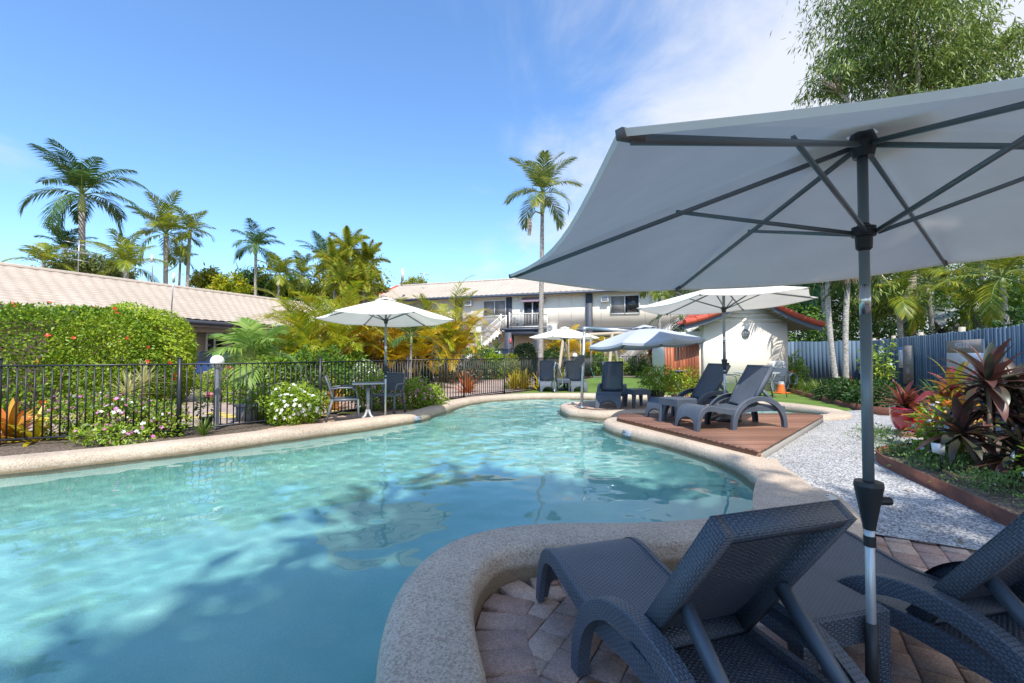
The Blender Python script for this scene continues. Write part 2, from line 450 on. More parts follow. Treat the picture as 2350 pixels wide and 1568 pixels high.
def basin():
    t = NT('pool_plaster'); p = t.pos()
    c = t.mix(t.rng(t.noise(p, 1.2, 4, .6), .3, .7), (.24, .50, .48), (.35, .59, .54))
    f2 = t.rng(t.noise(p, 130, 2), .3, .7, .9, 1.1)
    k = t.n('ShaderNodeVectorMath', operation='SCALE'); t.l(c, k.inputs[0]); t.l(f2, k.inputs['Scale'])
    return t.out(t.bsdf(k.outputs[0], .7, 0, .2).outputs[0])
M_POOL = basin()
def depth(x, y):
    # dist to the edge is filled in below
    return -(1.25 - .85*smooth(6.5, 11.5, y))
def build_basin():
    lo, hi = OUTS.min(0), OUTS.max(0); st = .16
    gx, gy = np.meshgrid(np.arange(lo[0], hi[0], st), np.arange(lo[1], hi[1], st))
    g = np.stack([gx.ravel(), gy.ravel()], 1); g = g[inpoly(g, OUTS)]
    d = dist_poly(g, OUTS); g = g[d > .07]
    n = len(OUTS)
    r = delaunay_2d_cdt([Vector(q) for q in OUTS] + [Vector(q) for q in g], [(i, (i+1) % n) for i in range(n)], [], 0, 1e-5)
    V2 = np.array([(v.x, v.y) for v in r[0]]); F = np.array(r[2], int)
    F = F[inpoly(V2[F].mean(1), OUTS)]
    d = dist_poly(V2, OUTS)
    z = np.array([depth(x, y) for x, y in V2])
    prof = 1 - (1 - np.clip(d/.55, 0, 1))**2.6
    z = -.2 + (z + .2)*prof
    V = np.column_stack([V2, z]); a = V[F]
    up = np.cross(a[:, 1]-a[:, 0], a[:, 2]-a[:, 0])[:, 2] < 0; F[up] = F[up][:, ::-1]
    G().add(V, tris=F).build('pool_basin', M_POOL, smooth=True, kind='structure')
build_basin()

def water():
    t = NT('pool_water')
    gl = t.n('ShaderNodeBsdfGlass'); gl.inputs['Roughness'].default_value = 0; gl.inputs['IOR'].default_value = 1.33; gl.inputs['Color'].default_value = (.86, .975, .985, 1)
    o = t.n('ShaderNodeOutputMaterial'); t.l(gl.outputs[0], o.inputs[0])
    return t.m
M_WATER = water()
def wave(x, y):
    """small ripples: a sum of crossing wave trains, livelier at the far end"""
    z = 0*x; r_ = np.random.default_rng(3)
    amp = .55 + .6*np.clip((y - 5)/6, 0, 1)
    for k in range(26):
        lam = .16*1.17**(k*.72); a = r_.normal(.35, 1.0) + (pi/2); q = 2*pi/lam
        ph = r_.random()*6.28 + .9*np.sin(.9*x + k) + .8*np.sin(.8*y + 2*k)
        z = z + .00062*lam**.9*np.sin(q*(x*cos(a) + y*sin(a)) + ph)
    return z*amp*3.0
def build_water():
    L = OUTS - 0; L = offset(OUTS, -.012)
    lo, hi = L.min(0), L.max(0); lo = np.maximum(lo, (-8.5, -.5))
    parts = []
    st = .045
    gx, gy = np.meshgrid(np.arange(lo[0], hi[0], st), np.arange(lo[1], hi[1], st), indexing='ij')
    nx, ny = gx.shape
    P2 = np.stack([gx.ravel(), gy.ravel()], 1)
    K = np.asarray(ISLS)
    keepv = inpoly(P2, offset(OUTS, -.10))     # the sheet runs a little way under the coping's lip
    i, j = np.meshgrid(np.arange(nx-1), np.arange(ny-1), indexing='ij'); k = (i*ny + j).ravel()
    F = np.stack([k, k+ny, k+ny+1, k+1], 1)
    F = F[keepv[F].all(1)]
    used = np.unique(F); idx = -np.ones(len(P2), int); idx[used] = np.arange(len(used))
    P2, F = P2[used], idx[F]
    V = np.column_stack([P2, water_z + wave(P2[:, 0], P2[:, 1])])
    n = len(V)
    e = {}
    for f in F:
        for q in range(4):
            a_, b_ = int(f[q]), int(f[(q+1) % 4])
            if (b_, a_) in e: del e[(b_, a_)]
            else: e[(a_, b_)] = 1
    bnd = sorted({a for ab in e for a in ab}); low = {a: n + i for i, a in enumerate(bnd)}
    B = np.array([(V[a, 0], V[a, 1], -1.6) for a in bnd])
    g = G().add(np.vstack([V, B]), np.vstack([F, np.array([[a_, low[a_], low[b_], b_] for a_, b_ in e])]))
    o = g.build('water', M_WATER, smooth=True, kind='structure')
    return o
WATER = build_water()
WATER.cycles.is_caustics_caster = True
bpy.data.objects['pool_basin'].cycles.is_caustics_receiver = True
sl.cycles.is_caustics_light = True
cy_.caustics_refractive = True

# ================================================================== sheets
HOLE = offset(OUTS, -.22)
sheet('ground', [(-60, -12), (60, -12), (60, 70), (-60, 70)], M_SOIL, -.03, [HOLE], 2.5)
sheet('outer_ground', [(-900, -900), (900, -900), (900, 1500), (-900, 1500)], mat('scrub', (.10, .13, .05), .9), -.03, [[(-60, -12), (60, -12), (60, 70), (-60, 70)]], 0)
FP = [(-12.5, 3.0), (-9.2, 5.3), (-7.43, 6.6), (-5.41, 7.42), (-3.94, 9.36), (-2.74, 11.95), (-1.4, 13.3), (-.25, 15.0), (.85, 16.5), (4.4, 25.0), (9.5, 25.2)]   # line of the pool fence
sheet('driveway', [(-40, 7.2), (-9.6, 7.2), (-6.2, 7.9), (-5.2, 8.6), (-3.9, 10.2), (-2.6, 12.6), (-1.3, 13.9), (-.2, 15.4), (.9, 16.9), (4.3, 25.3), (14, 25.6), (24, 30), (24, 44), (-40, 52)], M_DRIVE, .004)
sheet('lawn', [(-1.3, 12.75), (-.15, 14.7), (.95, 16.3), (4.5, 24.7), (9.4, 24.8), (8.5, 15.8), (9.9, 16.3), (9.65, 15.9), (8.9, 14.0), (8.35, 12.2), (8.05, 10.9), (7.75, 10.35), (7.3, 10.3), (5, 10.5), (0, 12)], M_TURF, .008, [HOLE])
sheet('terrace', [(-4.4, 7.6), (-4.0, 8.9), (-2.9, 10.9), (-1.6, 12.6), (-.9, 12.8), (-1.2, 9), (-2.5, 7.4)], M_TERRA, .006, [HOLE])
sheet('island_paving', np.array([(1.45, 10.9), (1.6, 10.4), (1.9, 10.15), (2.4, 10.1), (3, 10.2), (3.9, 10.4), (4.6, 10.65), (4.85, 11.0), (4.6, 11.4), (4, 11.7), (3, 11.85), (2.2, 11.8), (1.75, 11.55), (1.55, 11.25)]),
      M_TERRA, .03, (), .5, lambda x, y: .165)
PATHP = [(2.2, 3.3), (2.84, 3.59), (3.34, 3.35), (4.1, 2.7), (4.12, 3.79), (4.19, 4.23), (4.33, 5.28), (4.9, 5.95), (5.7, 6.66), (6.6, 7.0), (8.7, 7.7), (9.6, 9.0), (8.9, 9.5), (7.7, 9.6), (8.02, 10.5), (7.72, 10.42), (6.6, 9.9), (5.5, 8.9), (2.7, 8.9), (2.5, 6.6), (2.75, 5.9), (2.8, 5.3), (2.7, 4.8), (2.5, 4.2)]
sheet('pebble_path', PATHP, M_PATH, .014, [HOLE], .4)
APR = [P(x, y, .15)[:2] for x, y in ((1738, 1112), (1775, 1061.7), (1800, 1087), (1860, 1130), (1925, 1145), (1963, 1169), (1978, 1195), (1972, 1222), (1890, 1236), (1780, 1222), (1730, 1190))]
def aprz(x, y):
    d = dist_poly([(x, y)], OUTS)[0]
    return gz(x, y) + (.188 - gz(x, y))*(1 - smooth(.40, .85, d))
sheet('coping_apron', spline(APR, 5), M_COPING, .022, (), .12, aprz)

# near paving: every block lies on its own, so the joints and small steps are real
def paving():
    t = NT('paver'); g = t.n('ShaderNodeNewGeometry'); p = g.outputs['Position']
    c = t.ramp(g.outputs['Random Per Island'], [(0, (.35, .22, .17)), (.35, (.46, .30, .235)), (.7, (.42, .30, .255)), (1, (.56, .39, .29))])
    vo = t.n('ShaderNodeTexVoronoi'); vo.inputs['Scale'].default_value = 190; t.l(p, vo.inputs['Vector'])
    sc_ = t.n('ShaderNodeSeparateColor'); t.l(vo.outputs['Color'], sc_.inputs[0])
    f = t.math('MULTIPLY', t.rng(sc_.outputs[0], 0, 1, .72, 1.28), t.rng(t.noise(p, 6, 5, .7), .3, .7, .78, 1.2))
    k = t.n('ShaderNodeVectorMath', operation='SCALE'); t.l(c, k.inputs[0]); t.l(f, k.inputs['Scale'])
    return t.out(t.bsdf(k.outputs[0], .8, 0, .35, t.bump(t.math('ADD', vo.outputs['Distance'], t.math('MULTIPLY', t.noise(p, 25, 4), 1.5)), .5, .004)).outputs[0])
M_PAVER = paving()
def near_paving():
    g = G()
    reg = np.array([(-.9, -.8), (6, -.8), (6, 1.5), (4.2, 2.6), (3.4, 3.5), (2.84, 3.75), (1.9, 3.5), (.4, 3.3), (-.3, 2.7), (-.4, 2), (-.4, .8)])
    near = OUTS
    def block(c, ang, lx, ly, h):
        x, y, e = lx/2 - .003, ly/2 - .003, .006
        top = np.array([[-x+e,-y+e,h],[x-e,-y+e,h],[x-e,y-e,h],[-x+e,y-e,h]]); sh = np.array([[-x,-y,h-e],[x,-y,h-e],[x,y,h-e],[-x,y,h-e]]); bt = sh.copy(); bt[:, 2] = -.06
        top[:, :2] += rng.normal(0, .0012, (4, 2)); top[:, 2] += rng.normal(0, .0012, 4)
        V = np.vstack([top, sh, bt]); R = np.array([[cos(ang), -sin(ang)], [sin(ang), cos(ang)]]); V[:, :2] = V[:, :2] @ R.T + c
        V[:, 2] += gz(*c)
        g.add(V, [[0,1,2,3]] + [[4+i, 4+(i+1)%4, (i+1)%4, i] for i in range(4)] + [[8+i, 8+(i+1)%4, 4+(i+1)%4, 4+i] for i in range(4)])
    # soldier course along the coping
    co = resample(offset(OUTS, -.575), .165)
    for i, c in enumerate(co):
        if c[1] < 3.3 and c[0] > -.7 and c[0] < .9 and c[1] > .2:
            tt = co[(i+1) % len(co)] - co[i-1]
            block(c, atan2(tt[1], tt[0]), .165, .27, rng.normal(0, .002))
    ang = radians(60)
    R = np.array([[cos(ang), -sin(ang)], [sin(ang), cos(ang)]])
    for r_ in range(-40, 40):
        for k in range(-40, 40):
            c = R @ np.array([(k + .5*(r_ % 2))*.2, r_*.165]) + np.array([1.5, 2])
            if not inpoly([c], reg)[0]: continue
            if c[0] < 1.0:
                d = dist_poly([c], near)[0]
                if d < .62 or inpoly([c], near)[0]: continue
            elif dist_poly([c], near)[0] < .3: continue
            low = -.007 if c[0] < 1.0 and d < .80 else 0      # blocks tucked under the edge course are cut lower
            block(c, ang + rng.normal(0, .008), .2, .165, rng.normal(0, .0025)*(low == 0) + low)
    g.build('near_paving', M_PAVER, kind='structure')
near_paving()

# speed marks painted on the driveway: yellow blocks in a chequer
g = G(); M_YEL = mat('yellow_paint', (.62, .47, .10), .7, var=.25, vs=20)
for i in range(-14, 8):
    for j in range(3):
        if (i + j) % 2: continue
        c = Vector((-6.6 + i*.42 + .05*j, 9.3 + j*.34 + i*.06))
        z = gz(*c) + .010
        a = [(c.x-.2, c.y-.15), (c.x+.2, c.y-.12), (c.x+.2, c.y+.17), (c.x-.2, c.y+.14)]
        g.add([(x, y, z) for x, y in a], [[0, 1, 2, 3]])
g.build('road_marking', M_YEL, kind='structure')

# pool fittings: skimmer lid, depth plates
sk = thing('skimmer_lid', 'round pale skimmer lid set in the flared coping beside the pebble path', 'lid', tuple(P(1880, 1146, .17)))
z0 = sk.location.z + .02
g = G().lathe([(.001, .012), (.125, .012), (.132, .006), (.134, -.02)], (sk.location.x, sk.location.y, z0), 32)
g.build('cover', mat('lid_plastic', (.62, .56, .47), .5), sk, smooth='auto')
for a in (0, 2.1, 4.2): G().box((sk.location.x + .07*cos(a), sk.location.y + .07*sin(a), z0 + .0125), (.03, .012, .003), a).build('finger_slot', mat('slot', (.06, .055, .05), .7), sk)
M_PLATE = mat('plate_grey', (.25, .29, .35), .5); M_WHITE = mat('white_ink', (.75, .76, .78), .6)
def depth_plate(px, py, label):
    i = int(np.argmin(np.linalg.norm(OUTS - np.array(P(px, py, .10)[:2]), axis=1)))
    a, b = OUTS[i-1], OUTS[(i+1) % len(OUTS)]; t = (b - a)/np.linalg.norm(b - a); nrm = np.array([t[1], -t[0]])
    c = OUTS[i] + nrm*.006
    o = thing('depth_marker', label, 'sign', (c[0], c[1], .105), group='depth markers on the coping')
    M = Matrix(((t[0], 0, nrm[0], c[0]), (t[1], 0, nrm[1], c[1]), (0, 1, 0, .105), (0, 0, 0, 1)))
    if (Vector((t[0], t[1], 0)).cross(Vector((0, 0, 1)))).dot(Vector((nrm[0], nrm[1], 0))) < 0:
        M = Matrix(((-t[0], 0, nrm[0], c[0]), (-t[1], 0, nrm[1], c[1]), (0, 1, 0, .105), (0, 0, 0, 1)))
    G().box((0, 0, 0), (.20, .10, .01), M=None).build('plate', M_PLATE, o, local=True).matrix_local = Matrix.Translation(-Vector(o.location)) @ M
    text('1.1 METRES', .035, M @ Matrix.Translation((0, -.015, .007)), M_WHITE, o)
depth_plate(972, 962, 'small grey depth plate reading METRES on the coping near the bistro table')
depth_plate(1431, 998, 'small grey depth plate reading METRES on the coping below the timber deck')

# handrail into the pool
M_STEEL = mat('stainless', (.62, .64, .66), .22, 1.0, var=.05)
b = P(1272, 897, .2)
hr = thing('pool_handrail', 'bent stainless steel pool handrail rising from the far coping', 'handrail', tuple(b))
G().tube([b, b + Vector((.0, 0, .75)), b + Vector((.05, .03, .92)), b + Vector((.14, .07, .88)), b + Vector((.28, .12, .42)), b + Vector((.30, .12, .18)), b + Vector((.16, .08, .10))], .02, 10).build('tube', M_STEEL, hr, smooth=True)
G().lathe([(.05, 0), (.05, .012), (.02, .02)], b).build('base_flange', M_STEEL, hr, smooth=True)

# ================================================================== timber deck
def woodmat(name, c1, c2, rough=.55, grain=(3, 60, 60), spec=.35):
    t = NT(name); g = t.n('ShaderNodeNewGeometry'); p = g.outputs['Position']
    m = t.n('ShaderNodeMapping'); m.inputs['Scale'].default_value = grain; t.l(p, m.inputs[0])
    n = t.noise(m.outputs[0], 1, 5, .65, .5)
    f = t.math('MULTIPLY_ADD', g.outputs['Random Per Island'], .55, t.math('MULTIPLY', n, .5))
    c = t.ramp(f, [(.2, c1), (.8, c2)])
    return t.out(t.bsdf(c, rough, 0, spec, t.bump(n, .25, .004)).outputs[0])
M_DECK = woodmat('deck_board', (.15, .072, .046), (.29, .145, .095))
DECK = [(1.93, 8.34), (2.97, 5.50), (5.90, 8.66), (5.7, 8.95), (2.1, 8.98)]
dz = .27
dk = thing('timber_deck', 'reddish brown timber deck platform jutting over the pool edge', 'deck', (3.7, 7.7, .12))
def clip_interval(poly, v):
    xs = []
    for i in range(len(poly)):
        (x1, y1), (x2, y2) = poly[i], poly[(i+1) % len(poly)]
        if (y1 > v) != (y2 > v): xs.append(x1 + (x2-x1)*(v-y1)/(y2-y1))
    return (min(xs), max(xs)) if len(xs) >= 2 else None
g = G(); v = 5.505
while v < 8.97:
    a, b = clip_interval(DECK, v+.002), clip_interval(DECK, v+.086)
    if a and b:
        zt = dz + rng.normal(0, .0012)
        e = .012
        g.add([(a[0]-e, v, zt-.022), (a[1]+e, v, zt-.022), (b[1]+e, v+.086, zt-.022), (b[0]-e, v+.086, zt-.022), (a[0]-e, v, zt), (a[1]+e, v, zt), (b[1]+e, v+.086, zt), (b[0]-e, v+.086, zt)],
              [[0,3,2,1],[4,5,6,7],[0,1,5,4],[1,2,6,5],[2,3,7,6],[3,0,4,7]])
    v += .0905
g.build('deck_boards', M_DECK, dk)
M_FAS = woodmat('fascia_timber', (.15, .07, .04), (.30, .15, .08), grain=(3, 3, 80))
g = G()
def fascia(g, a, b, z0, z1, th=.03):
    a, b = Vector((*a, 0)), Vector((*b, 0)); d = (b-a).normalized(); n = Vector((d.y, -d.x, 0))*th
    g.slab([a+Vector((0,0,z0)), b+Vector((0,0,z0)), b+Vector((0,0,z1)), a+Vector((0,0,z1))], -n)
fascia(g, DECK[0], DECK[1], .19, dz-.024)
g.build('front_fascia', M_FAS, dk)
g = G(); fascia(g, (DECK[1][0]+.005, DECK[1][1]+.01), DECK[2], .07, dz-.024)
g.build('side_fascia', woodmat('weathered_board', (.22, .21, .20), (.36, .34, .31), grain=(4, 4, 60)), dk)
g = G()
for k in range(5):
    y = 6.2 + k*.62; a = clip_interval(DECK, y)
    g.box(((a[0]+a[1])/2, y, dz-.08), (a[1]-a[0]-.1, .05, .10))
g.build('joist', M_FAS, dk)

# ================================================================== pool fence
M_BLACK = mat('powder_black', (.022, .024, .030), .42, 0, .5, var=.08)
def fence_run(name, label, pts, skip_first=False):
    o = thing(name, label, 'fence', (pts[0][0], pts[0][1], gz(*pts[0])), group='black bar pool fence')
    for i, (x, y) in enumerate(pts):
        if i == 0 and skip_first: continue
        z = gz(x, y)
        G().box((x, y, z + .61), (.05, .05, 1.26)).box((x, y, z + 1.247), (.058, .058, .016)).build('post', M_BLACK, o)
    for a, b in zip(pts[:-1], pts[1:]):
        a, b = Vector((*a, gz(*a))), Vector((*b, gz(*b))); d = b - a; L = d.length; d.normalize()
        g = G(); a2, b2 = a + d*.026, b - d*.026
        g.bar(a2 + Vector((0,0,1.14)), b2 + Vector((0,0,1.14)), .038, .025); g.bar(a2 + Vector((0,0,.07)), b2 + Vector((0,0,.07)), .038, .025)
        n = int(L/.098)
        for k in range(1, n):
            p = a + (b - a)*(k/n); rz = atan2(d.y, d.x)
            g.box((p.x, p.y, p.z + .605), (.016, .016, 1.045), rz)
        g.build('bar_panel', M_BLACK, o)
fence_run('pool_fence', 'black bar pool fence along the left garden from the frame edge to the white flowers', FP[0:5])
fence_run('pool_fence', 'black bar pool fence behind the bistro table up to the palm trunk', FP[4:9], True)
fence_run('pool_fence', 'black bar pool fence running back beside the lawn behind the swing', FP[8:10], True)
fence_run('pool_fence', 'black bar pool fence across the far end of the lawn before the right staircase', [FP[9], (6.9, 25.1), FP[10], (12, 25.3)], True)

# ================================================================== paling fence
def palemat():
    t = NT('blue_grey_stain'); g = t.n('ShaderNodeNewGeometry'); p = g.outputs['Position']
    m = t.n('ShaderNodeMapping'); m.inputs['Scale'].default_value = (40, 40, 1.4); t.l(p, m.inputs[0])
    n = t.noise(m.outputs[0], 1, 5, .7)
    f = t.math('MULTIPLY_ADD', g.outputs['Random Per Island'], .5, t.math('MULTIPLY', n, .55))
    c = t.ramp(f, [(.15, (.048, .078, .115)), (.55, (.088, .138, .19)), (.95, (.19, .255, .315))])
    return t.out(t.bsdf(c, .8, 0, .2, t.bump(n, .5, .004)).outputs[0])
M_PALE = palemat(); M_GREYW = woodmat('grey_timber', (.26, .23, .19), (.47, .42, .35), grain=(40, 40, 3))
def paling(label, a, b, h0=1.78, lap=True, zb=.14, pitch=.085, group='blue grey paling fence'):
    o = thing('paling_fence', label, 'fence', (a[0], a[1], zb), group=group)
    a, b = Vector((*a, zb)), Vector((*b, zb)); d = b - a; L = d.length; d.normalize(); n = Vector((d.y, -d.x, 0)); rz = atan2(d.y, d.x)
    if n.dot(Vector((-1, -1, 0))) < 0: n = -n
    g = G(); s = 0; i = 0
    while s < L:
        wdt = pitch + .012 if lap else pitch - .006 - .004*rng.random()
        h = h0 + rng.normal(0, .012)
        p = a + d*(s + pitch/2) + n*((.011 if i % 2 else .001) if lap else 0)
        g.box((p.x, p.y, zb + h/2), (wdt, .014, h), rz + rng.normal(0, .006)); s += pitch; i += 1
    g.build('palings', M_PALE, o)
    for z in (.35, 1.0, 1.55):
        G().bar(a - n*.03 + Vector((0,0,z)), b - n*.03 + Vector((0,0,z)), .04, .07).build('rail', M_GREYW, o)
    k = max(1, int(L/2.4))
    for j in range(k+1):
        p = a + d*(L*j/k) - n*.10
        G().box((p.x, p.y, zb + .93), (.10, .10, 1.92 if lap else 1.7), rz).build('post', M_GREYW, o)
    return o, n
FC0, FC1, FC3 = (11.6, 20.6), (14.2, 18.0), (8.6, 7.66)
FC4 = (6.6, 4.6)
paling('blue grey paling fence with narrow gaps behind the two thin palms', FC0, FC1, 1.8, False, .14, .145)
paling('blue grey lapped paling fence carrying the pool signs, right of the grey pole', FC1, FC3)
paling('blue grey lapped paling fence end at the right edge beside the tall cordyline', FC3, FC4)
# ================================================================== poolside furniture
def fabric(name, col, trans, rough=.85):
    t = NT(name); p = t.pos()
    f = t.rng(t.noise(p, 2.2, 4, .6), .3, .7, .93, 1.05)
    k = t.n('ShaderNodeVectorMath', operation='SCALE'); k.inputs[0].default_value = col; t.l(f, k.inputs['Scale'])
    b = t.bsdf(k.outputs[0], rough, 0, .15, t.bump(t.noise(p, 5, 3), .25, .02))
    tr = t.n('ShaderNodeBsdfTranslucent'); t.l(k.outputs[0], tr.inputs[0])
    m = t.n('ShaderNodeMixShader'); m.inputs[0].default_value = trans; t.l(b.outputs[0], m.inputs[1]); t.l(tr.outputs[0], m.inputs[2])
    return t.out(m.outputs[0])
M_CANVAS = fabric('cream_canvas', (.88, .84, .76), .28)
M_CANVASG = fabric('grey_canvas', (.42, .45, .50), .10)
M_POLE = mat('painted_pole', (.20, .235, .25), .38, .3, var=.06)
M_POLEL = mat('pale_pole', (.55, .58, .60), .35, .5, var=.06)
M_PLAST = mat('black_plastic', (.022, .026, .03), .4, var=.05)
M_BASE = mat('black_base', (.03, .03, .033), .5)

M_SLEEVE = mat('sleeve_cloth', (.16, .14, .13), .8)
def umbrella(label, base, R, zt, zr, rot, group=None, n=6, pole_r=.024, low_r=.019, collar=.95, collar_r=None, disc=True, tilt=(0, 0), canvas=None, polemat=None, lowmat=None, vent=.17, rr=.010, run=.42, split=1.35, strut_at=.46, piv=None):
    canvas = canvas or M_CANVAS; polemat = polemat or M_POLE
    o = thing('market_umbrella', label, 'umbrella', base, 0, group)
    piv = piv or zt
    T = Matrix.Translation((0, 0, piv)) @ Matrix.Rotation(tilt[0], 4, 'X') @ Matrix.Rotation(tilt[1], 4, 'Y') @ Matrix.Translation((0, 0, -piv))
    def tip(k, f=1.0, dzz=0):
        a = rot + 2*pi*k/n
        return Vector((R*f*cos(a), R*f*sin(a), zt - (zt - zr)*f**1.12 + dzz))
    g = G(); gv = G()
    na, nb = 15, 13
    for k in range(n):
        V = np.zeros((na, nb, 3)); W = np.zeros((5, nb, 3))
        for i in range(na):
            f = .035 + .965*i/(na-1)
            A, B = tip(k, f), tip(k+1, f)
            for j in range(nb):
                s = j/(nb-1); q = A.lerp(B, s); sag = sin(pi*s)
                q.z -= .045*sag*f*f*(.6 + .4*f); c = Vector((q.x, q.y, 0))*(-.035*sag*f*f)
                q.z += .010*sin(9*s + 5*f + k)*f*(1-f)*sag
                V[i, j] = T @ (q + c)
        g.grid(V)
        # turned down hem
        H = np.stack([V[-1], V[-1]*np.array([.996, .996, 1]) - np.array([0, 0, .014])]); g.grid(H)
        for i in range(5):
            f = .001 + vent*(i/4)
            A, B = tip(k, f, .05 - .03*i/4), tip(k+1, f, .05 - .03*i/4)
            for j in range(nb):
                s = j/(nb-1); q = A.lerp(B, s); q.z += .02*sin(pi*s)*i/4
                W[i, j] = T @ q
        gv.grid(W)
    cn = g.build('canopy', canvas, o, smooth=True, local=True)
    gv.build('vent_cap', canvas, cn, smooth=True, local=True)
    rz_ = zt - run
    for k in range(n):
        up = T.to_3x3() @ Vector((0, 0, 1))
        rb = G().bar(T @ tip(k, .03, -.05), T @ tip(k, .975, -.022), rr*1.5, rr*2.3, up)
        rb.build('rib', polemat, o, local=True)
        st = G().bar(T @ Vector((.03*cos(rot+2*pi*k/n), .03*sin(rot+2*pi*k/n), rz_)), T @ tip(k, strut_at, -.035), rr*1.4, rr*1.9, up)
        st.build('strut', polemat, o, local=True)
        G().bar(T @ tip(k, .955, -.02), T @ tip(k, 1.0, -.010), rr*2.0, rr*2.4, up).build('rib_sleeve', M_SLEEVE, o, local=True)
    G().tube([T @ Vector((0, 0, zt + .06)), T @ Vector((0, 0, zt - .04)), T @ Vector((0, 0, zt - .10))], [.02, .05, .035], 14).build('hub', M_PLAST, o, local=True, smooth='auto')
    rn = G().lathe([(pole_r, -.07), (pole_r*1.5, -.06), (pole_r*1.6, -.015), (pole_r*2.2, -.012), (pole_r*2.2, .025), (pole_r*1.3, .03), (pole_r, .04)], (0, 0, rz_), 18); rn.v[0] = np.array([tuple(T @ Vector(q)) for q in rn.v[0]]) if piv != zt else rn.v[0]; rn.build('runner', M_PLAST, o, local=True, smooth='auto')
    G().tube([(0, 0, split), (0, 0, max(split+.01, piv if piv != zt else split+.01)), T @ Vector((0, 0, zt))], pole_r, 16).build('upper_pole', polemat, o, local=True, smooth=True)
    if split > collar + .1:
        G().tube([(0, 0, split), (0, 0, split + .12)], pole_r*1.03, 16).build('joint_sleeve', M_STEEL, o, local=True, smooth=True)
        G().tube([(0, 0, collar - .02), (0, 0, split)], pole_r*1.0 + .001, 16).build('middle_pole', polemat, o, local=True, smooth=True)
    G().tube([(0, 0, .02), (0, 0, collar)], low_r, 14).build('lower_pole', lowmat or polemat, o, local=True, smooth=True)
    cw = collar_r or pole_r*1.9
    ck = G().lathe([(low_r, -.17), (low_r*1.25, -.17), (low_r*1.4, -.15), (cw, -.02), (cw*1.08, 0), (cw*1.02, .016), (pole_r, .02)], (0, 0, collar), 20).build('crank_collar', M_PLAST, o, local=True, smooth='auto')
    G().tube([(cw*.7, 0, collar-.06), (cw+.035, -.005, collar-.06)], .016, 10).build('crank_knob', M_PLAST, ck, local=True, smooth='auto')
    G().tube([(0, 0, collar-.235), (0, 0, collar-.195)], low_r*1.25, 14).build('pole_band', M_PLAST, o, local=True, smooth='auto')
    if disc:
        G().lathe([(.001, 0), (.26, 0), (.27, .02), (.25, .05), (.15, .085), (.05, .10), (.045, .10)], (0, 0, .002), 32).build('base_disc', M_BASE, o, local=True, smooth='auto')
        G().tube([(0, 0, .09), (0, 0, .40)], low_r*1.35, 14).build('base_socket', M_BASE, o, local=True, smooth=True)
    return o
UG = 'cream market umbrellas round the pool'
NEARU = umbrella('largest cream umbrella in the right foreground seen from underneath on a grey pole', (1.40, 1.80, 0), 1.55, 2.33, 1.935, radians(98), UG, pole_r=.0185, low_r=.0165, collar=.93, collar_r=.046, tilt=(0, radians(-3.0)), rr=.0082, run=.405, split=1.60, lowmat=M_POLEL)
umbrella('cream umbrella over the bistro table on the left side of the pool', (-2.53, 9.12, .12), 1.36, 2.40, 2.01, radians(186), UG, lowmat=M_POLEL, disc=False, collar=1.05, tilt=(radians(-2.4), 0))
umbrella('cream umbrella standing on the timber deck in front of the hut', (3.74, 8.02, .27), 1.52, 2.38, 2.06, radians(172), UG, lowmat=M_POLEL, collar=1.05, tilt=(radians(-2), radians(-2.5)))
umbrella('small white umbrella between the two far loungers on the lawn', (1.86, 16.1, .125), 1.28, 2.21, 1.87, radians(186), UG, lowmat=M_POLEL, collar=1.0)

# cantilever umbrella on the island
M_GALV = mat('galvanised', (.50, .53, .56), .35, .8, var=.2, vs=12, fine=.15, fs=60)
cb = P(1334.7, 934.6, .2); cb.z = .2
cu_ = thing('cantilever_umbrella', 'grey canopy umbrella hung from a galvanised side post on the pool island', 'umbrella', tuple(cb))
top = Q(1341, 752, cb.y)
hub = Vector((2.98, 10.25, 1.655))
G().bar(cb, top, .06, .06).box((top.x, top.y, top.z-.03), (.085, .085, .09)).build('post', M_GALV, cu_)
G().box((cb.x, cb.y, .206), (.22, .16, .012)).build('base_plate', M_GALV, cu_)
G().bar(top, hub + Vector((0, 0, .26)), .04, .06).build('arm', M_GALV, cu_)
g = G(); g.box(Q(1337, 823, cb.y) + Vector((-.02, -.04, 0)), (.10, .13, .16)); g.tube([Q(1330, 823, cb.y) + Vector((-.03, -.1, -.05)), Q(1330, 823, cb.y) + Vector((-.03, -.17, -.05))], .10, 16)
g.build('winch', M_PLAST, cu_, smooth='auto')
G().tube([hub + Vector((0, 0, .38)), hub + Vector((0, 0, -.05))], .035, 10).build('hub', M_PLAST, cu_)
R_, n_ = 1.30, 8
def ctip(k, f):
    a = radians(10) + 2*pi*k/n_
    return hub + Vector((R_*f*cos(a), R_*f*sin(a)*.98, .36 - .36*f**1.35 + .075*f*cos(a) - .06*f*sin(a)))
g, gv = G(), G()
for k in range(n_):
    V = np.zeros((10, 9, 3))
    for i in range(10):
        f = .02 + .98*i/9
        for j in range(9):
            q = ctip(k, f).lerp(ctip(k+1, f), j/8); sg = sin(pi*j/8); q.z -= .05*sg*f*f
            V[i, j] = q
    g.grid(V); g.grid(np.stack([V[-1], V[-1] - np.array([0, 0, .05])]))
    W = np.array([[tuple(ctip(k, f).lerp(ctip(k+1, f), j/6) + Vector((0, 0, .05 - .14*f + .02*sin(pi*j/6)))) for j in range(7)] for f in (.0, .08, .16, .22)]); gv.grid(W)
    G().bar(ctip(k, .05) - Vector((0, 0, .04)), ctip(k, .98) - Vector((0, 0, .025)), .016, .024).build('rib', M_PLAST, cu_)
cc = g.build('canopy', M_CANVASG, cu_, smooth=True); gv.build('vent_cap', M_CANVASG, cc, smooth=True)

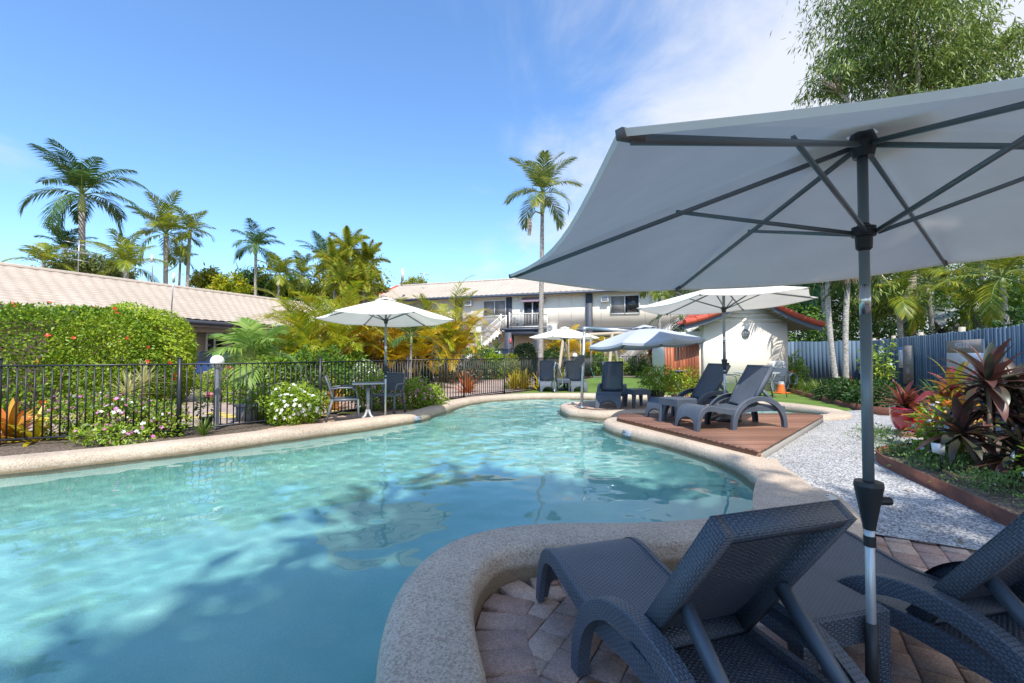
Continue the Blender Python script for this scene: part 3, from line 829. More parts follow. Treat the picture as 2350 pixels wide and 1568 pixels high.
# ------------------------------------------------------------------ loungers and tables
def rattan(name, col, holes=False):
    t = NT(name); uv = t.n('ShaderNodeTexCoord').outputs['UV']; p = t.pos()
    s = t.n('ShaderNodeSeparateXYZ'); t.l(uv, s.inputs[0])
    fu, fv = t.math('DIVIDE', s.outputs[0], .0165), t.math('DIVIDE', s.outputs[1], .0095)
    su, sv = t.math('SINE', t.math('MULTIPLY', fu, pi)), t.math('SINE', t.math('MULTIPLY', fv, pi))
    chk = t.math('GREATER_THAN', t.math('MULTIPLY', su, sv), 0)
    au, av = t.math('ABSOLUTE', su), t.math('ABSOLUTE', sv)
    # a strand passes over in every other cell: rounded across, dipping under at its ends
    over = t.math('MULTIPLY', t.math('POWER', av, .6), t.math('MULTIPLY_ADD', t.math('POWER', au, .5), .55, .45)); under = t.math('MULTIPLY', t.math('POWER', au, .6), .55)
    h = t.math('ADD', t.math('MULTIPLY', chk, over), t.math('MULTIPLY', t.math('SUBTRACT', 1, chk), under))
    f = t.math('MULTIPLY', t.rng(h, 0, .8, .30, 1.0), t.rng(t.noise(p, 3, 4), .3, .7, .88, 1.12))
    k = t.n('ShaderNodeVectorMath', operation='SCALE'); k.inputs[0].default_value = col; t.l(f, k.inputs['Scale'])
    sh = t.bsdf(k.outputs[0], .40, 0, .5, t.bump(h, .8, .005)).outputs[0]
    if holes:
        row = t.math('FLOOR', t.math('DIVIDE', s.outputs[1], .0135))
        ux = t.math('ADD', t.math('DIVIDE', s.outputs[0], .030), t.math('MULTIPLY', t.math('MODULO', row, 2), .5))
        dx = t.math('MULTIPLY', t.math('ABSOLUTE', t.math('SUBTRACT', t.math('FRACT', t.math('ADD', ux, .5)), .5)), .030)
        dy = t.math('MULTIPLY', t.math('ABSOLUTE', t.math('SUBTRACT', t.math('FRACT', t.math('DIVIDE', s.outputs[1], .0135)), .5)), .0135)
        d = t.math('SQRT', t.math('ADD', t.math('POWER', dx, 2), t.math('POWER', dy, 2)))
        hole = t.math('LESS_THAN', d, .0030)
        tr = t.n('ShaderNodeBsdfTransparent'); m = t.n('ShaderNodeMixShader'); t.l(hole, m.inputs[0]); t.l(sh, m.inputs[1]); t.l(tr.outputs[0], m.inputs[2]); sh = m.outputs[0]
    return t.out(sh)
RC = (.104, .128, .168)
M_RAT = rattan('woven_resin', RC); M_RATH = rattan('woven_resin_open', RC, True)
M_RES = mat('moulded_resin', (.085, .105, .135), .42, var=.08, bump=.15, bs=220)
PROF = spline([(0.0, 0.0), (.012, .10), (.045, .22), (.10, .315), (.19, .358), (.30, .36), (.46, .33), (.62, .308), (.78, .312), (.92, .33), (1.02, .338)], 5, False)
def arclen(p): return np.concatenate([[0], np.cumsum(np.linalg.norm(np.diff(p, axis=0), axis=1))])
def make_lounger(ang=50):
    o = thing('sun_lounger', 'x', 'sun lounger')
    # seat shell, with the low arch cut through its foot panel
    W = .25; ys = np.linspace(-W, W, 33); al = arclen(PROF)
    def shell(dn):
        V = np.zeros((len(PROF), len(ys), 3)); UV = np.zeros((len(PROF), len(ys), 2))
        for j, y in enumerate(ys):
            z0 = .185*sqrt(max(0, 1 - (y/.2)**2))**.8
            s0 = np.interp(z0, PROF[:20, 1], al[:20])
            s = s0 + (al[-1] - s0)*(al/al[-1])
            x = np.interp(s, al, PROF[:, 0]); z = np.interp(s, al, PROF[:, 1])
            cr = .012*(1 - (y/W)**2)*np.clip((s - .4)/.2, 0, 1)
            V[:, j] = np.column_stack([x + dn*.5*(s < .4), np.full(len(s), y), z - dn*(s > .12) - cr]); UV[:, j] = np.column_stack([np.full(len(s), y), s])
        return V, UV
    V, UV = shell(0); g = G().grid(V, UV, flip=True)
    V2, UV2 = shell(.022); g.grid(V2, UV2)
    g.grid(np.stack([V[0], V2[0]])); g.grid(np.stack([V[:, 0], V2[:, 0]]))
    g.build('seat', M_RAT, o, smooth=True)
    # tray under the backrest
    a = np.array([[[x, y, .30 - .0*x] for y in (-.24, .24)] for x in (1.02, 1.62)]); uvt = np.array([[[y, x] for y in (-.24, .24)] for x in (1.02, 1.62)])
    G().grid(a, uvt).grid(a - np.array([0, 0, .015]), uvt).build('tray', M_RATH, o)
    def band(xz, inner, y0, y1, m, name):
        # closed band between two curves, extruded sideways
        g = G(); A, B = np.asarray(xz), np.asarray(inner); s = arclen(A); n = len(A)
        def row(c, y): return np.column_stack([c[:, 0], np.full(n, y), c[:, 1]])
        e = .006; sg = 1 if y1 > y0 else -1
        uvA = np.column_stack([np.zeros(n), s]); 
        rows = [row(A, y0), row(A, y1 - sg*e), row(A + (B-A)*e/.07, y1), row(B, y1), row(B, y0)]
        us = [0, abs(y1-y0), abs(y1-y0)+.008, abs(y1-y0)+.08, abs(y1-y0)*2+.08]
        UV = np.stack([np.column_stack([s, np.full(n, u)]) for u in us])
        g.grid(np.array(rows), UV, flip=sg < 0)
        for i in (0, -1): g.add([rows[0][i], rows[1][i], rows[3][i], rows[4][i]], [[0, 1, 2, 3]])
        return g.build(name, m, o, smooth='auto')
    # side rails follow the seat; their front ends are the foot legs
    rail = np.vstack([PROF, [(1.3, .335), (1.64, .325)]]); t = np.gradient(rail, axis=0); t /= np.linalg.norm(t, axis=1)[:, None]
    th = np.interp(arclen(rail), [0, .35, .6, 2], [.055, .07, .08, .075])
    inner = rail + np.column_stack([t[:, 1], -t[:, 0]])*th[:, None]; inner[0, 1] = 0; inner[:, 1] = np.maximum(inner[:, 1], 0)
    for sgn in (-1, 1): band(rail + np.array([0, .004]), inner, sgn*.245, sgn*.278, M_RAT, 'side_rail')
    # big rear arches
    a = np.linspace(pi, 0, 27)
    outr = np.column_stack([1.12 + .52*np.cos(a), .50*np.sin(a)**.82]); inn = np.column_stack([1.12 + .445*np.cos(a), .425*np.sin(a)**.85])
    for sgn in (-1, 1): band(outr, inn, sgn*.270, sgn*.330, M_RAT, 'arch_leg')
    G().bar((1.60, -.25, .30), (1.60, .25, .30), .05, .05).build('rear_bar', M_RES, o)
    # backrest
    ca, sa = cos(radians(ang)), sin(radians(ang)); L = .76; hx, hz = 1.0, .34
    def bp(s, y, d=0): return (hx + s*ca - d*sa, y, hz + s*sa + d*ca)
    W = .24
    V = np.array([[bp(.03 + (L-.06)*i/20, -W+.02 + (2*W-.04)*j/12, .012 - .012*sin(pi*i/20)) for j in range(13)] for i in range(21)])
    UV = np.array([[(-W + 2*W*j/12, L*i/20) for j in range(13)] for i in range(21)])
    bo = G().grid(V, UV, flip=True).grid(V + np.array(bp(0, 0, -.006)) - np.array(bp(0, 0, 0)), UV).build('backrest', M_RATH, o, smooth=True)
    g = G(); M = Matrix.Rotation(-radians(ang), 3, 'Y')
    def rim(s, y, ls, ly):
        c = bp(s, y, -.03); v = np.array([(a, b, d) for a, b, d in [(-ls/2,-ly/2,-.03),(ls/2,-ly/2,-.03),(ls/2,ly/2,-.03),(-ls/2,ly/2,-.03),(-ls/2,-ly/2,.045),(ls/2,-ly/2,.045),(ls/2,ly/2,.045),(-ls/2,ly/2,.045)]])
        v = v @ np.array(M).T + np.array(c)
        q = [[0,3,2,1],[4,5,6,7],[0,1,5,4],[1,2,6,5],[2,3,7,6],[3,0,4,7]]
        u = []
        for f in q:
            for k in f:
                ii = k % 4; X = (ls if ii in (1, 2) else 0); Y = (ly if ii in (2, 3) else 0); Z = .09 if k > 3 else 0
                u.append((X + Y, Z) if q.index(f) > 1 else (X, Y))
        g.add(v, q, uv=np.array(u))
    for sgn in (-1, 1): rim(L/2, sgn*(W+.0), L, .035)
    rim(L-.0175, 0, .035, 2*W - .036); rim(.0175, 0, .035, 2*W-.036)
    g.build('back_frame', M_RAT, bo)
    for sgn in (-1, 1):
        G().bar(bp(.36, sgn*.208, -.05), (1.56, sgn*.208, .315), .028, .05).build('prop', M_RES, o)
    return o
L1 = make_lounger(54)
L1['label'] = 'dark blue grey woven lounger in the foreground with its perforated back to the camera'; L1['group'] = 'woven resin sun loungers'
def place_l(o, F, d): o.location = F; o.rotation_euler = (0, 0, atan2(d[1], d[0]))
place_l(L1, (.404, 2.81, .002), (.30, -.954))
LG = 'woven resin sun loungers'
L2 = dup(L1, (1.72, 3.0, .002), atan2(-.975, .22), 'dark woven lounger cut off by the right edge beside the near side table', LG)
L3 = make_lounger(56); L3['group'] = LG
L3['label'] = 'woven lounger on the timber deck nearest the pool, in full sun with big rear arch'
place_l(L3, (2.70, 7.12, .272), (.96, .26))
L4 = dup(L3, (2.53, 8.15, .272), atan2(.30, .95), 'second woven lounger on the timber deck, behind the sunlit one', LG)
L5 = make_lounger(66); L5['group'] = LG; L5['label'] = 'woven lounger on the paved pool island, facing the camera beside the galvanised post'
place_l(L5, (2.14, 10.2, .196), (.30, .95))
L6 = dup(L5, (1.22, 15.35, .13), radians(88), 'left one of the two far loungers on the lawn, by the palm trunk', LG)
L7 = dup(L5, (2.27, 15.35, .13), radians(92), 'right one of the two far loungers on the lawn, behind the galvanised post', LG)

def make_table():
    o = thing('side_table', 'x', 'side table')
    s, h = .215, .42
    def face(g, a, b, c, d, w, hh):
        V = np.array([[a, b], [d, c]]); UV = np.array([[(0, 0), (w, 0)], [(0, hh), (w, hh)]]); g.grid(V, UV)
    g = G(); e = .012
    face(g, (-s+e, -s+e, h), (s-e, -s+e, h), (s-e, s-e, h), (-s+e, s-e, h), 2*s, 2*s)
    cs = [(-s, -s), (s, -s), (s, s), (-s, s)]
    for i in range(4):
        (x0, y0), (x1, y1) = cs[i], cs[(i+1) % 4]; k = (s-e)/s
        face(g, (x0, y0, h-e), (x1, y1, h-e), (x1*k, y1*k, h), (x0*k, y0*k, h), 2*s, .02)
    g.build('table_top', M_RAT, o)
    g = G()
    for i in range(4):
        (x0, y0), (x1, y1) = cs[i], cs[(i+1) % 4]
        face(g, (x0, y0, h-.12), (x1, y1, h-.12), (x1, y1, h-e), (x0, y0, h-e), 2*s, .11)
        k = .93
        face(g, (x1*k, y1*k, h-.12), (x0*k, y0*k, h-.12), (x0*k, y0*k, h-.02), (x1*k, y1*k, h-.02), 2*s, .1)
        face(g, (x0, y0, h-.12), (x0*k, y0*k, h-.12), (x1*k, y1*k, h-.12), (x1, y1, h-.12), .02, .4)
    g.build('apron', M_RAT, o)
    for x, y in cs:
        g = G(); sx, sy = -np.sign(x), -np.sign(y)
        t0 = [(x, y), (x+sx*.075, y), (x+sx*.075, y+sy*.03), (x+sx*.03, y+sy*.03), (x+sx*.03, y+sy*.075), (x, y+sy*.075)]
        b0 = [(x, y), (x+sx*.042, y), (x+sx*.042, y+sy*.022), (x+sx*.022, y+sy*.022), (x+sx*.022, y+sy*.042), (x, y+sy*.042)]
        V = np.array([[(*p, h-.121) for p in t0 + t0[:1]], [(*p, 0) for p in b0 + b0[:1]]]); UV = np.array([[(k*.06, .3) for k in range(7)], [(k*.06, 0) for k in range(7)]])
        g.grid(V, UV, flip=sx*sy > 0).build('leg', M_RAT, o)
    return o
TG = 'woven resin side tables'
T1 = make_table(); T1['group'] = TG; T1['label'] = 'woven square side table between the two foreground loungers'
T1.location = (1.265, 2.02, .002); T1.rotation_euler = (0, 0, radians(14))
dup(T1, (2.80, 7.72, .272), radians(24), 'woven square side table on the timber deck between its two loungers', TG)
dup(T1, (2.90, 10.55, .196), radians(12), 'woven side table on the pool island right of the lounger', TG)
dup(T1, (1.76, 15.75, .13), 0, 'woven side table between the two far loungers on the lawn', TG)

M_CHAIR = mat('grey_resin', (.11, .13, .15), .45, var=.08); M_CHAIRD = mat('charcoal_weave', (.05, .055, .065), .55, var=.1, bump=.6, bs=140)
def make_chair():
    o = thing('armchair', 'x', 'chair')
    # faces +x; seat 0.44 high
    V = np.array([[(x, y, .435 + .012*cos(pi*x/.24) - .012*(1-(y/.23)**2)) for y in np.linspace(-.23, .23, 7)] for x in np.linspace(-.22, .24, 7)])
    G().grid(V, flip=False).grid(V - np.array([0, 0, .022]), flip=True).build('seat', M_CHAIRD, o, smooth=True)
    g = G()
    for s in (-1, 1): g.bar((-.22, s*.235, .42), (.24, s*.235, .42), .03, .045)
    g.bar((.24, -.25, .42), (.24, .25, .42), .03, .045).bar((-.22, -.25, .42), (-.22, .25, .42), .03, .04); g.build('seat_frame', M_CHAIR, o)
    V = np.array([[(-.215 - .13*(z-.5)/.35 + .02*cos(pi*y/.46), y, z) for y in np.linspace(-.225, .225, 9)] for z in np.linspace(.50, .86, 6)])
    G().grid(V).grid(V - np.array([.014, 0, 0]), flip=True).build('backrest', M_CHAIRD, o, smooth=True)
    g = G()
    for s in (-1, 1): g.tube([(-.20, s*.235, .43), (-.225, s*.235, .52), (-.30, s*.23, .75), (-.345, s*.225, .865)], [.019, .019, .017, .014], 8)
    g.tube([(-.345, -.225, .865), (-.335, 0, .875), (-.345, .225, .865)], .014, 8); g.build('back_frame', M_CHAIR, o, smooth=True)
    for s in (-1, 1):
        G().bar((.245, s*.25, .43), (.255, s*.26, 0), .034, .04).build('leg', M_CHAIR, o)
        G().bar((-.21, s*.25, .44), (-.33, s*.25, 0), .034, .046).build('leg', M_CHAIR, o)
        G().tube([(-.255, s*.245, .63), (-.1, s*.275, .655), (.14, s*.275, .655), (.20, s*.27, .62), (.235, s*.255, .44)], [.015, .018, .018, .016, .015], 8).build('armrest', M_CHAIR, o, smooth=True)
    return o
CG = 'grey resin armchairs'
C1 = make_chair(); C1['group'] = CG; C1['label'] = 'grey resin armchair seen from its side, left of the bistro table'
C1.location = (-3.27, 8.92, .13); C1.rotation_euler = (0, 0, radians(20))
dup(C1, (-2.66, 9.80, .13), radians(-100), 'grey resin armchair facing the camera behind the bistro table', CG)
dup(C1, P(1536, 882, .13), radians(-120), 'pale grey armchair on the far lawn left of the red slat screen', CG)
bt = thing('bistro_table', 'small square grey bistro table on a splayed pedestal under the left umbrella', 'table', (-2.84, 9.0, .13))
G().box((-2.84, 9.0, .13+.72), (.60, .60, .022), radians(20)).build('table_top', M_CHAIR, bt, bevel=.006)
G().tube([(-2.84, 9.0, .26), (-2.84, 9.0, .83)], [.032, .036], 12).build('pedestal', mat('cast_alloy', (.36, .375, .39), .45, .3), bt, smooth=True)
for k in range(4):
    a = radians(65 + 90*k)
    G().tube([(-2.84+.02*cos(a), 9+.02*sin(a), .33), (-2.84+.07*cos(a), 9+.07*sin(a), .22), (-2.84+.16*cos(a), 9+.16*sin(a), .155), (-2.84+.26*cos(a), 9+.26*sin(a), .14)], [.026, .026, .02, .014], 8).build('foot', mat('cast_alloy', (.36, .375, .39), .45, .3), bt, smooth=True)
b = P(1556, 900, .13)
ft = thing('bistro_table', 'narrow grey pedestal table on the far lawn beside the red slat screen', 'table', tuple(b))
G().box(b + Vector((0, 0, .72)), (.58, .58, .02), .3).build('table_top', M_CHAIR, ft); G().tube([b + Vector((0, 0, .1)), b + Vector((0, 0, .71))], .03, 10).build('pedestal', M_POLEL, ft)
for k in range(3):
    a = 2.1*k + .4; G().tube([b + Vector((0, 0, .14)), b + Vector((.13*cos(a), .13*sin(a), .06)), b + Vector((.26*cos(a), .26*sin(a), .012))], [.022, .018, .014], 8).build('foot', M_POLEL, ft)

# glass table and chairs by the hut wall, behind the deck
b = Vector((7.35, 13.7, .13))
gt = thing('round_table', 'round glass garden table with a pale metal rim against the hut wall', 'table', tuple(b))
M_GLS = NT('smoked_glass'); _p = M_GLS.bsdf((.55, .6, .6), .05, 0, .6); _p.inputs['Alpha'].default_value = .45; M_GLS = M_GLS.out(_p.outputs[0])
g = G().lathe([(.001, .72), (.60, .72), (.60, .728), (.001, .728)], b, 40); g.build('glass_top', M_GLS, gt)
g = G(); g.tube([b + Vector((.61*cos(k*pi/20), .61*sin(k*pi/20), .724)) for k in range(41)], .016, 8, False).build('rim', M_POLEL, gt, smooth=True)
for k in range(4):
    a = .6 + k*pi/2; G().tube([b + Vector((.55*cos(a), .55*sin(a), .71)), b + Vector((.42*cos(a), .42*sin(a), .38)), b + Vector((.52*cos(a), .52*sin(a), 0))], .014, 8).build('leg', M_POLEL, gt, smooth=True)
def sling_chair(label, loc, rz):
    o = thing('garden_chair', label, 'chair', loc, 0, 'grey sling garden chairs')
    b = Vector(loc); R = Matrix.Rotation(rz, 3, 'Z')
    def p(x, y, z): return b + R @ Vector((x, y, z))
    V = np.array([[tuple(p(x, y, .43 - .02*sin(pi*(x+.22)/.44))) for y in np.linspace(-.22, .22, 5)] for x in np.linspace(-.22, .22, 6)]); G().grid(V).build('seat', M_CHAIR, o, smooth=True)
    V = np.array([[tuple(p(-.22 - .16*s, y, .46 + .40*s)) for y in np.linspace(-.21, .21, 5)] for s in np.linspace(0, 1, 5)]); G().grid(V).grid(V - np.array(R @ Vector((.012, 0, 0))), flip=True).build('backrest', M_CHAIR, o, smooth=True)
    for s in (-1, 1):
        G().tube([p(.24, s*.24, .43), p(.27, s*.25, 0)], .013, 8).build('leg', M_CHAIR, o, smooth=True)
        G().tube([p(-.2, s*.24, .43), p(-.30, s*.25, 0)], .013, 8).build('leg', M_CHAIR, o, smooth=True)
        G().tube([p(-.28, s*.24, .64), p(.1, s*.26, .64), p(.22, s*.25, .60), p(.24, s*.24, .43)], .013, 8).build('armrest', M_CHAIR, o, smooth=True)
sling_chair('dark grey sling chair on the lawn in front of the wall hose reel', (P(1768, 911, .13).x + .05, P(1768, 911, .13).y, .13), radians(200))
sling_chair('light grey sling chair at the hut wall left of the round glass table', (6.75, 14.1, .13), radians(-40))

# ------------------------------------------------------------------ swing
M_LOG = woodmat('weathered_log', (.32, .25, .17), (.52, .44, .33), .8, (30, 30, 2))
A1, A2 = Vector((2.1, 18.4, 2.12)), Vector((3.95, 17.9, 2.20))
sw = thing('swing_set', 'weathered timber A frame swing set standing on the lawn', 'swing frame', (3.0, 18.2, .12))
d = (A2 - A1).normalized(); nrm = Vector((d.y, -d.x, 0)).normalized()
G().tube([A1 - d*.5, A2 + d*.75], .075, 12).build('beam', M_LOG, sw, smooth='auto')
for A, k0, k1 in ((A1, .18, .3), (A2, .16, .3)):
    for sgn in (1, -1):
        b = A + nrm*sgn*.75; b.z = .1
        b = b - d*(k0 if sgn > 0 else -k1)
        G().tube([b, A + nrm*sgn*.03 + Vector((0, 0, .03))], .06, 12).build('leg', M_LOG, sw, smooth='auto')
M_ROPE = mat('rope', (.52, .47, .38), .85); M_TEAL = mat('teal_strap', (.03, .22, .20), .5)
for lab, s0, s1 in (('rope swing with a dark strap seat, hanging left behind the galvanised post', .10, .34), ('rope swing with a teal strap seat, hanging right of the galvanised post', .56, .84)):
    a, b_ = A1.lerp(A2, s0), A1.lerp(A2, s1)
    so_ = thing('swing', lab, 'swing', tuple(a), 0, 'rope swings')
    lo1, lo2 = Vector((a.x, a.y, .85)), Vector((b_.x, b_.y, .85))
    for p, q in ((a, lo1), (b_, lo2)): G().tube([p - Vector((0, 0, .06)), p.lerp(q, .5) + Vector((.01, 0, 0)), q], .014, 6).build('rope', M_ROPE, so_)
    g = G(); m_ = [lo1.lerp(lo2, t) + Vector((0, 0, -.42*sin(pi*t)**.7)) for t in np.linspace(0, 1, 11)]
    for p, q in zip(m_[:-1], m_[1:]): g.bar(p, q, .11, .012)
    g.build('seat', M_TEAL if s0 > .5 else M_PLAST, so_)
# ================================================================== buildings
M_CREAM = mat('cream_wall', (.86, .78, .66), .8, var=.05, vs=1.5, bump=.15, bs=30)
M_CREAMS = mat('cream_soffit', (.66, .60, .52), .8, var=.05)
M_SLATE = mat('slate_paint', (.060, .070, .092), .6, var=.1)
M_GUT = mat('gutter_blue', (.085, .105, .145), .5, var=.08)
M_WFR = mat('white_frame', (.74, .76, .78), .4, var=.03)
def tilemat(name, c1, c2):
    t = NT(name); p = t.pos()
    n = t.noise(p, .5, 6, .65); n2 = t.noise(p, 7, 4, .6)
    c = t.ramp(t.math('MULTIPLY_ADD', n2, .5, t.math('MULTIPLY', n, .5)), [(.3, c1), (.7, c2)])
    return t.out(t.bsdf(c, .85, 0, .25, t.bump(t.noise(p, 60, 3), .2, .004)).outputs[0])
M_TILE = tilemat('pale_roof_tile', (.37, .315, .27), (.52, .455, .395))
M_REDT = tilemat('red_roof_tile', (.42, .065, .04), (.56, .125, .08))
def darkglass():
    t = NT('window_glass'); b = t.bsdf((.018, .022, .026), .04, 0, .7); return t.out(b.outputs[0])
M_PANE = darkglass()
M_BLIND = NT('blind')
_uv = M_BLIND.pos(); _s = M_BLIND.n('ShaderNodeSeparateXYZ'); M_BLIND.l(_uv, _s.inputs[0])
_f = M_BLIND.math('FRACT', M_BLIND.math('MULTIPLY', _s.outputs[2], 14)); _c = M_BLIND.ramp(_f, [(.0, (.06, .06, .06)), (.25, (.30, .29, .27)), (.9, (.22, .21, .20))])
M_BLIND = M_BLIND.out(M_BLIND.bsdf(_c, .3, 0, .6).outputs[0])
M_DARK = mat('dark_inside', (.02, .02, .022), .9)

def tile_roof(g, grid_fn, nu, nv, per=5, amp=.022, step=.03):
    """grid_fn(a, b) -> point, a along the eave 0..1, b from eave 0 to ridge 1; nu columns, nv courses of tiles"""
    A = np.linspace(0, 1, nu*per + 1); rows = []
    Bs = []
    for r in range(nv): Bs += [(r/nv, 1.0), ((r+.5)/nv, .5), ((r+.985)/nv, 0.0)]
    Pa, Pb, Pc = Vector(grid_fn(.4, .5)), Vector(grid_fn(.6, .5)), Vector(grid_fn(.4, .7))
    nrm = (Pb-Pa).cross(Pc-Pa).normalized()
    if nrm.z < 0: nrm = -nrm
    nrm = np.array(nrm)
    for b, s in Bs:
        base = np.array([grid_fn(a, b) for a in A])
        wv = np.abs(np.sin(np.pi*A*nu))**.7
        rows.append(base + nrm*(amp*wv[:, None] + step*s))
    g.grid(np.array(rows))

class Frame:
    """an upright plane: u runs along it, n points out of it"""
    def __init__(s, O, u):
        s.O = Vector(O); s.u = Vector((u[0], u[1], 0)).normalized(); s.n = Vector((s.u.y, -s.u.x, 0)); s.rz = atan2(s.u.y, s.u.x)
    def pt(s, u, w, z): q = s.O + s.u*u + s.n*w; return Vector((q.x, q.y, z))
    def at(s, x, y, w=0):
        d = ray(x, y); c = Vector((0, 0, CAM_H)); t = ((s.O + s.n*w) - c).dot(s.n)/d.dot(s.n); q = c + d*t
        return (q - s.O).dot(s.u), q.z
    def box(s, g, u0, u1, w0, w1, z0, z1):
        c = s.pt((u0+u1)/2, (w0+w1)/2, (z0+z1)/2); return g.box(c, (u1-u0, abs(w1-w0), z1-z0), s.rz)
    def rect(s, x0, y0, x1, y1, w=0):
        u0, z1 = s.at(x0, y0, w); u1, z0 = s.at(x1, y1, w); return u0, u1, z0, z1
    def window(s, par, x0, y0, x1, y1, panes, w=.0, name='window', fr=.06, mats=None):
        u0, u1, z0, z1 = s.rect(x0, y0, x1, y1, w)
        g = G(); n = len(panes)
        for u in np.linspace(u0, u1, n+1): s.box(g, u-fr/2, u+fr/2, w, w+.09, z0, z1)
        s.box(g, u0+fr/2, u1-fr/2, w, w+.085, z1-fr, z1); s.box(g, u0+fr/2, u1-fr/2, w, w+.085, z0, z0+fr)
        f = g.build(name, M_WFR, par)
        for i, m in enumerate(panes):
            a, b = u0 + (u1-u0)*i/n, u0 + (u1-u0)*(i+1)/n
            s.box(G(), a+fr/2, b-fr/2, w+.005, w+.04, z0+fr, z1-fr).build('pane', m, f)
        return f
ZF, ZG = 3.3, .12
# ------------------------------------------------------------------ two storey block at the back
B = Frame((*Q(1360, 751.5, 33)[:2], 0), (2.724, -1))
bm = thing('motel_block', 'two storey cream motel block with pale tiled roof and dark columns at the back', 'building', tuple(B.pt(0, 0, ZG)))
EV = .45
u_l = B.at(905, 700)[0]; u_r = B.at(1640, 700)[0] + 3
ze = B.at(1200, 677.5, EV)[1]
ue_l = B.at(843, 692, EV)[0]
B.box(G(), u_l, u_r, -.2, 0, ZF, ze - .02).build('upper_wall', M_CREAM, bm)
g = G()
for px in (1034, 1093, 1282, 1312, 1416 + 90, 1540): 
    u = B.at(px, 720)[0]; B.box(g, u-.02, u+.02, .001, .012, ZF, ze-.03)
uu = B.at(1360, 752)[0]
g.build('cover_strip', mat('cream_strip', (.64, .58, .50), .8), bm) if False else None
for px in (1034, 1093, 1282, 1312, 1380, 1481, 1510, 1540):
    u = B.at(px, 720)[0]; B.box(G(), u-.025, u+.025, .001, .014, ZF, ze-.03).build('cover_strip', mat('cream_strip', (.80, .72, .60), .8), bm)
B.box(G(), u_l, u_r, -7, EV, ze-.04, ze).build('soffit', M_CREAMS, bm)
B.box(G(), ue_l, u_r, EV, EV+.13, ze-.06, ze+.11).build('gutter', M_GUT, bm)
RW = -3.6
zr = B.at(1199, 640.8, RW)[1]; ur_l = B.at(912, 657, RW)[0]
def rf(a, b):
    u = ue_l + (u_r - ue_l)*a; lim = ue_l + (ur_l - ue_l)*b
    return tuple(B.pt(max(u, lim), EV + .05 + (RW - EV - .05)*b, ze + .09 + (zr - ze - .09)*b))
g = G(); tile_roof(g, rf, int((u_r-ue_l)/.42), 15, 4, .028, .036)
g.grid([[tuple(B.pt(ur_l, RW, zr-.01)), tuple(B.pt(u_r, RW, zr-.01))], [tuple(B.pt(ue_l, 2*RW-EV, ze)), tuple(B.pt(u_r, 2*RW-EV, ze))]])
g.add([tuple(B.pt(ue_l, EV, ze)), tuple(B.pt(ue_l, 2*RW-EV, ze)), tuple(B.pt(ur_l, RW, zr))], tris=[[0, 2, 1]])
rfo = g.build('roof', M_TILE, bm)
G().tube([B.pt(ue_l, EV, ze+.12), B.pt(ur_l, RW, zr+.06)], .11, 8).build('hip_tiles', M_REDT, rfo, smooth='auto')
G().tube([B.pt(ur_l, RW, zr+.05), B.pt(u_r, RW, zr+.05)], .09, 8).build('ridge_tiles', M_TILE, rfo, smooth='auto')
# the end wall and ground floor behind the car park
B.box(G(), u_l, u_r, -3.2, -3.0, ZG-.1, ZF-.3).build('ground_floor_wall', M_CREAM, bm)
B.box(G(), u_l, u_r, -3.0, .02, ZF-.34, ZF-.002).build('floor_beam', M_SLATE, bm)
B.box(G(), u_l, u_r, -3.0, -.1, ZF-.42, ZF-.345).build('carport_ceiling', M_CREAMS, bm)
for x0, x1, w0, w1, z0 in ((1343.7, 1359.4, .001, .16, ZG-.1),):
    u0, u1, _, _ = B.rect(x0, 700, x1, 740, .16); B.box(G(), u0, u1, w0, w1, z0, ze-.05).build('column', M_SLATE, bm)
for x0, x1 in ((1161.8, 1174.5), (1044, 1061)):
    u0, u1, _, _ = B.rect(x0, 700, x1, 740, .05); B.box(G(), u0, u1, .001, .05, ZF, ze-.05).build('dark_panel', M_SLATE, bm)
u0, u1 = B.at(1360, 800, .1)[0], u_r
for x0, x1 in ((1343.7, 1361),):
    a, b_ = B.at(x0, 820, .3)[0], B.at(x1, 820, .3)[0]; B.box(G(), a, b_, -.2, .3, ZG-.1, ZF-.345).build('column', M_SLATE, bm)
B.window(bm, 1110.7, 690.8, 1161, 725.9, [M_BLIND, M_BLIND])
B.window(bm, 1401.6, 679, 1467.2, 720, [M_BLIND, M_PANE])
B.window(bm, 1201.8, 690.8, 1243.5, 751, [M_PANE, M_PANE], name='sliding_door', fr=.09)
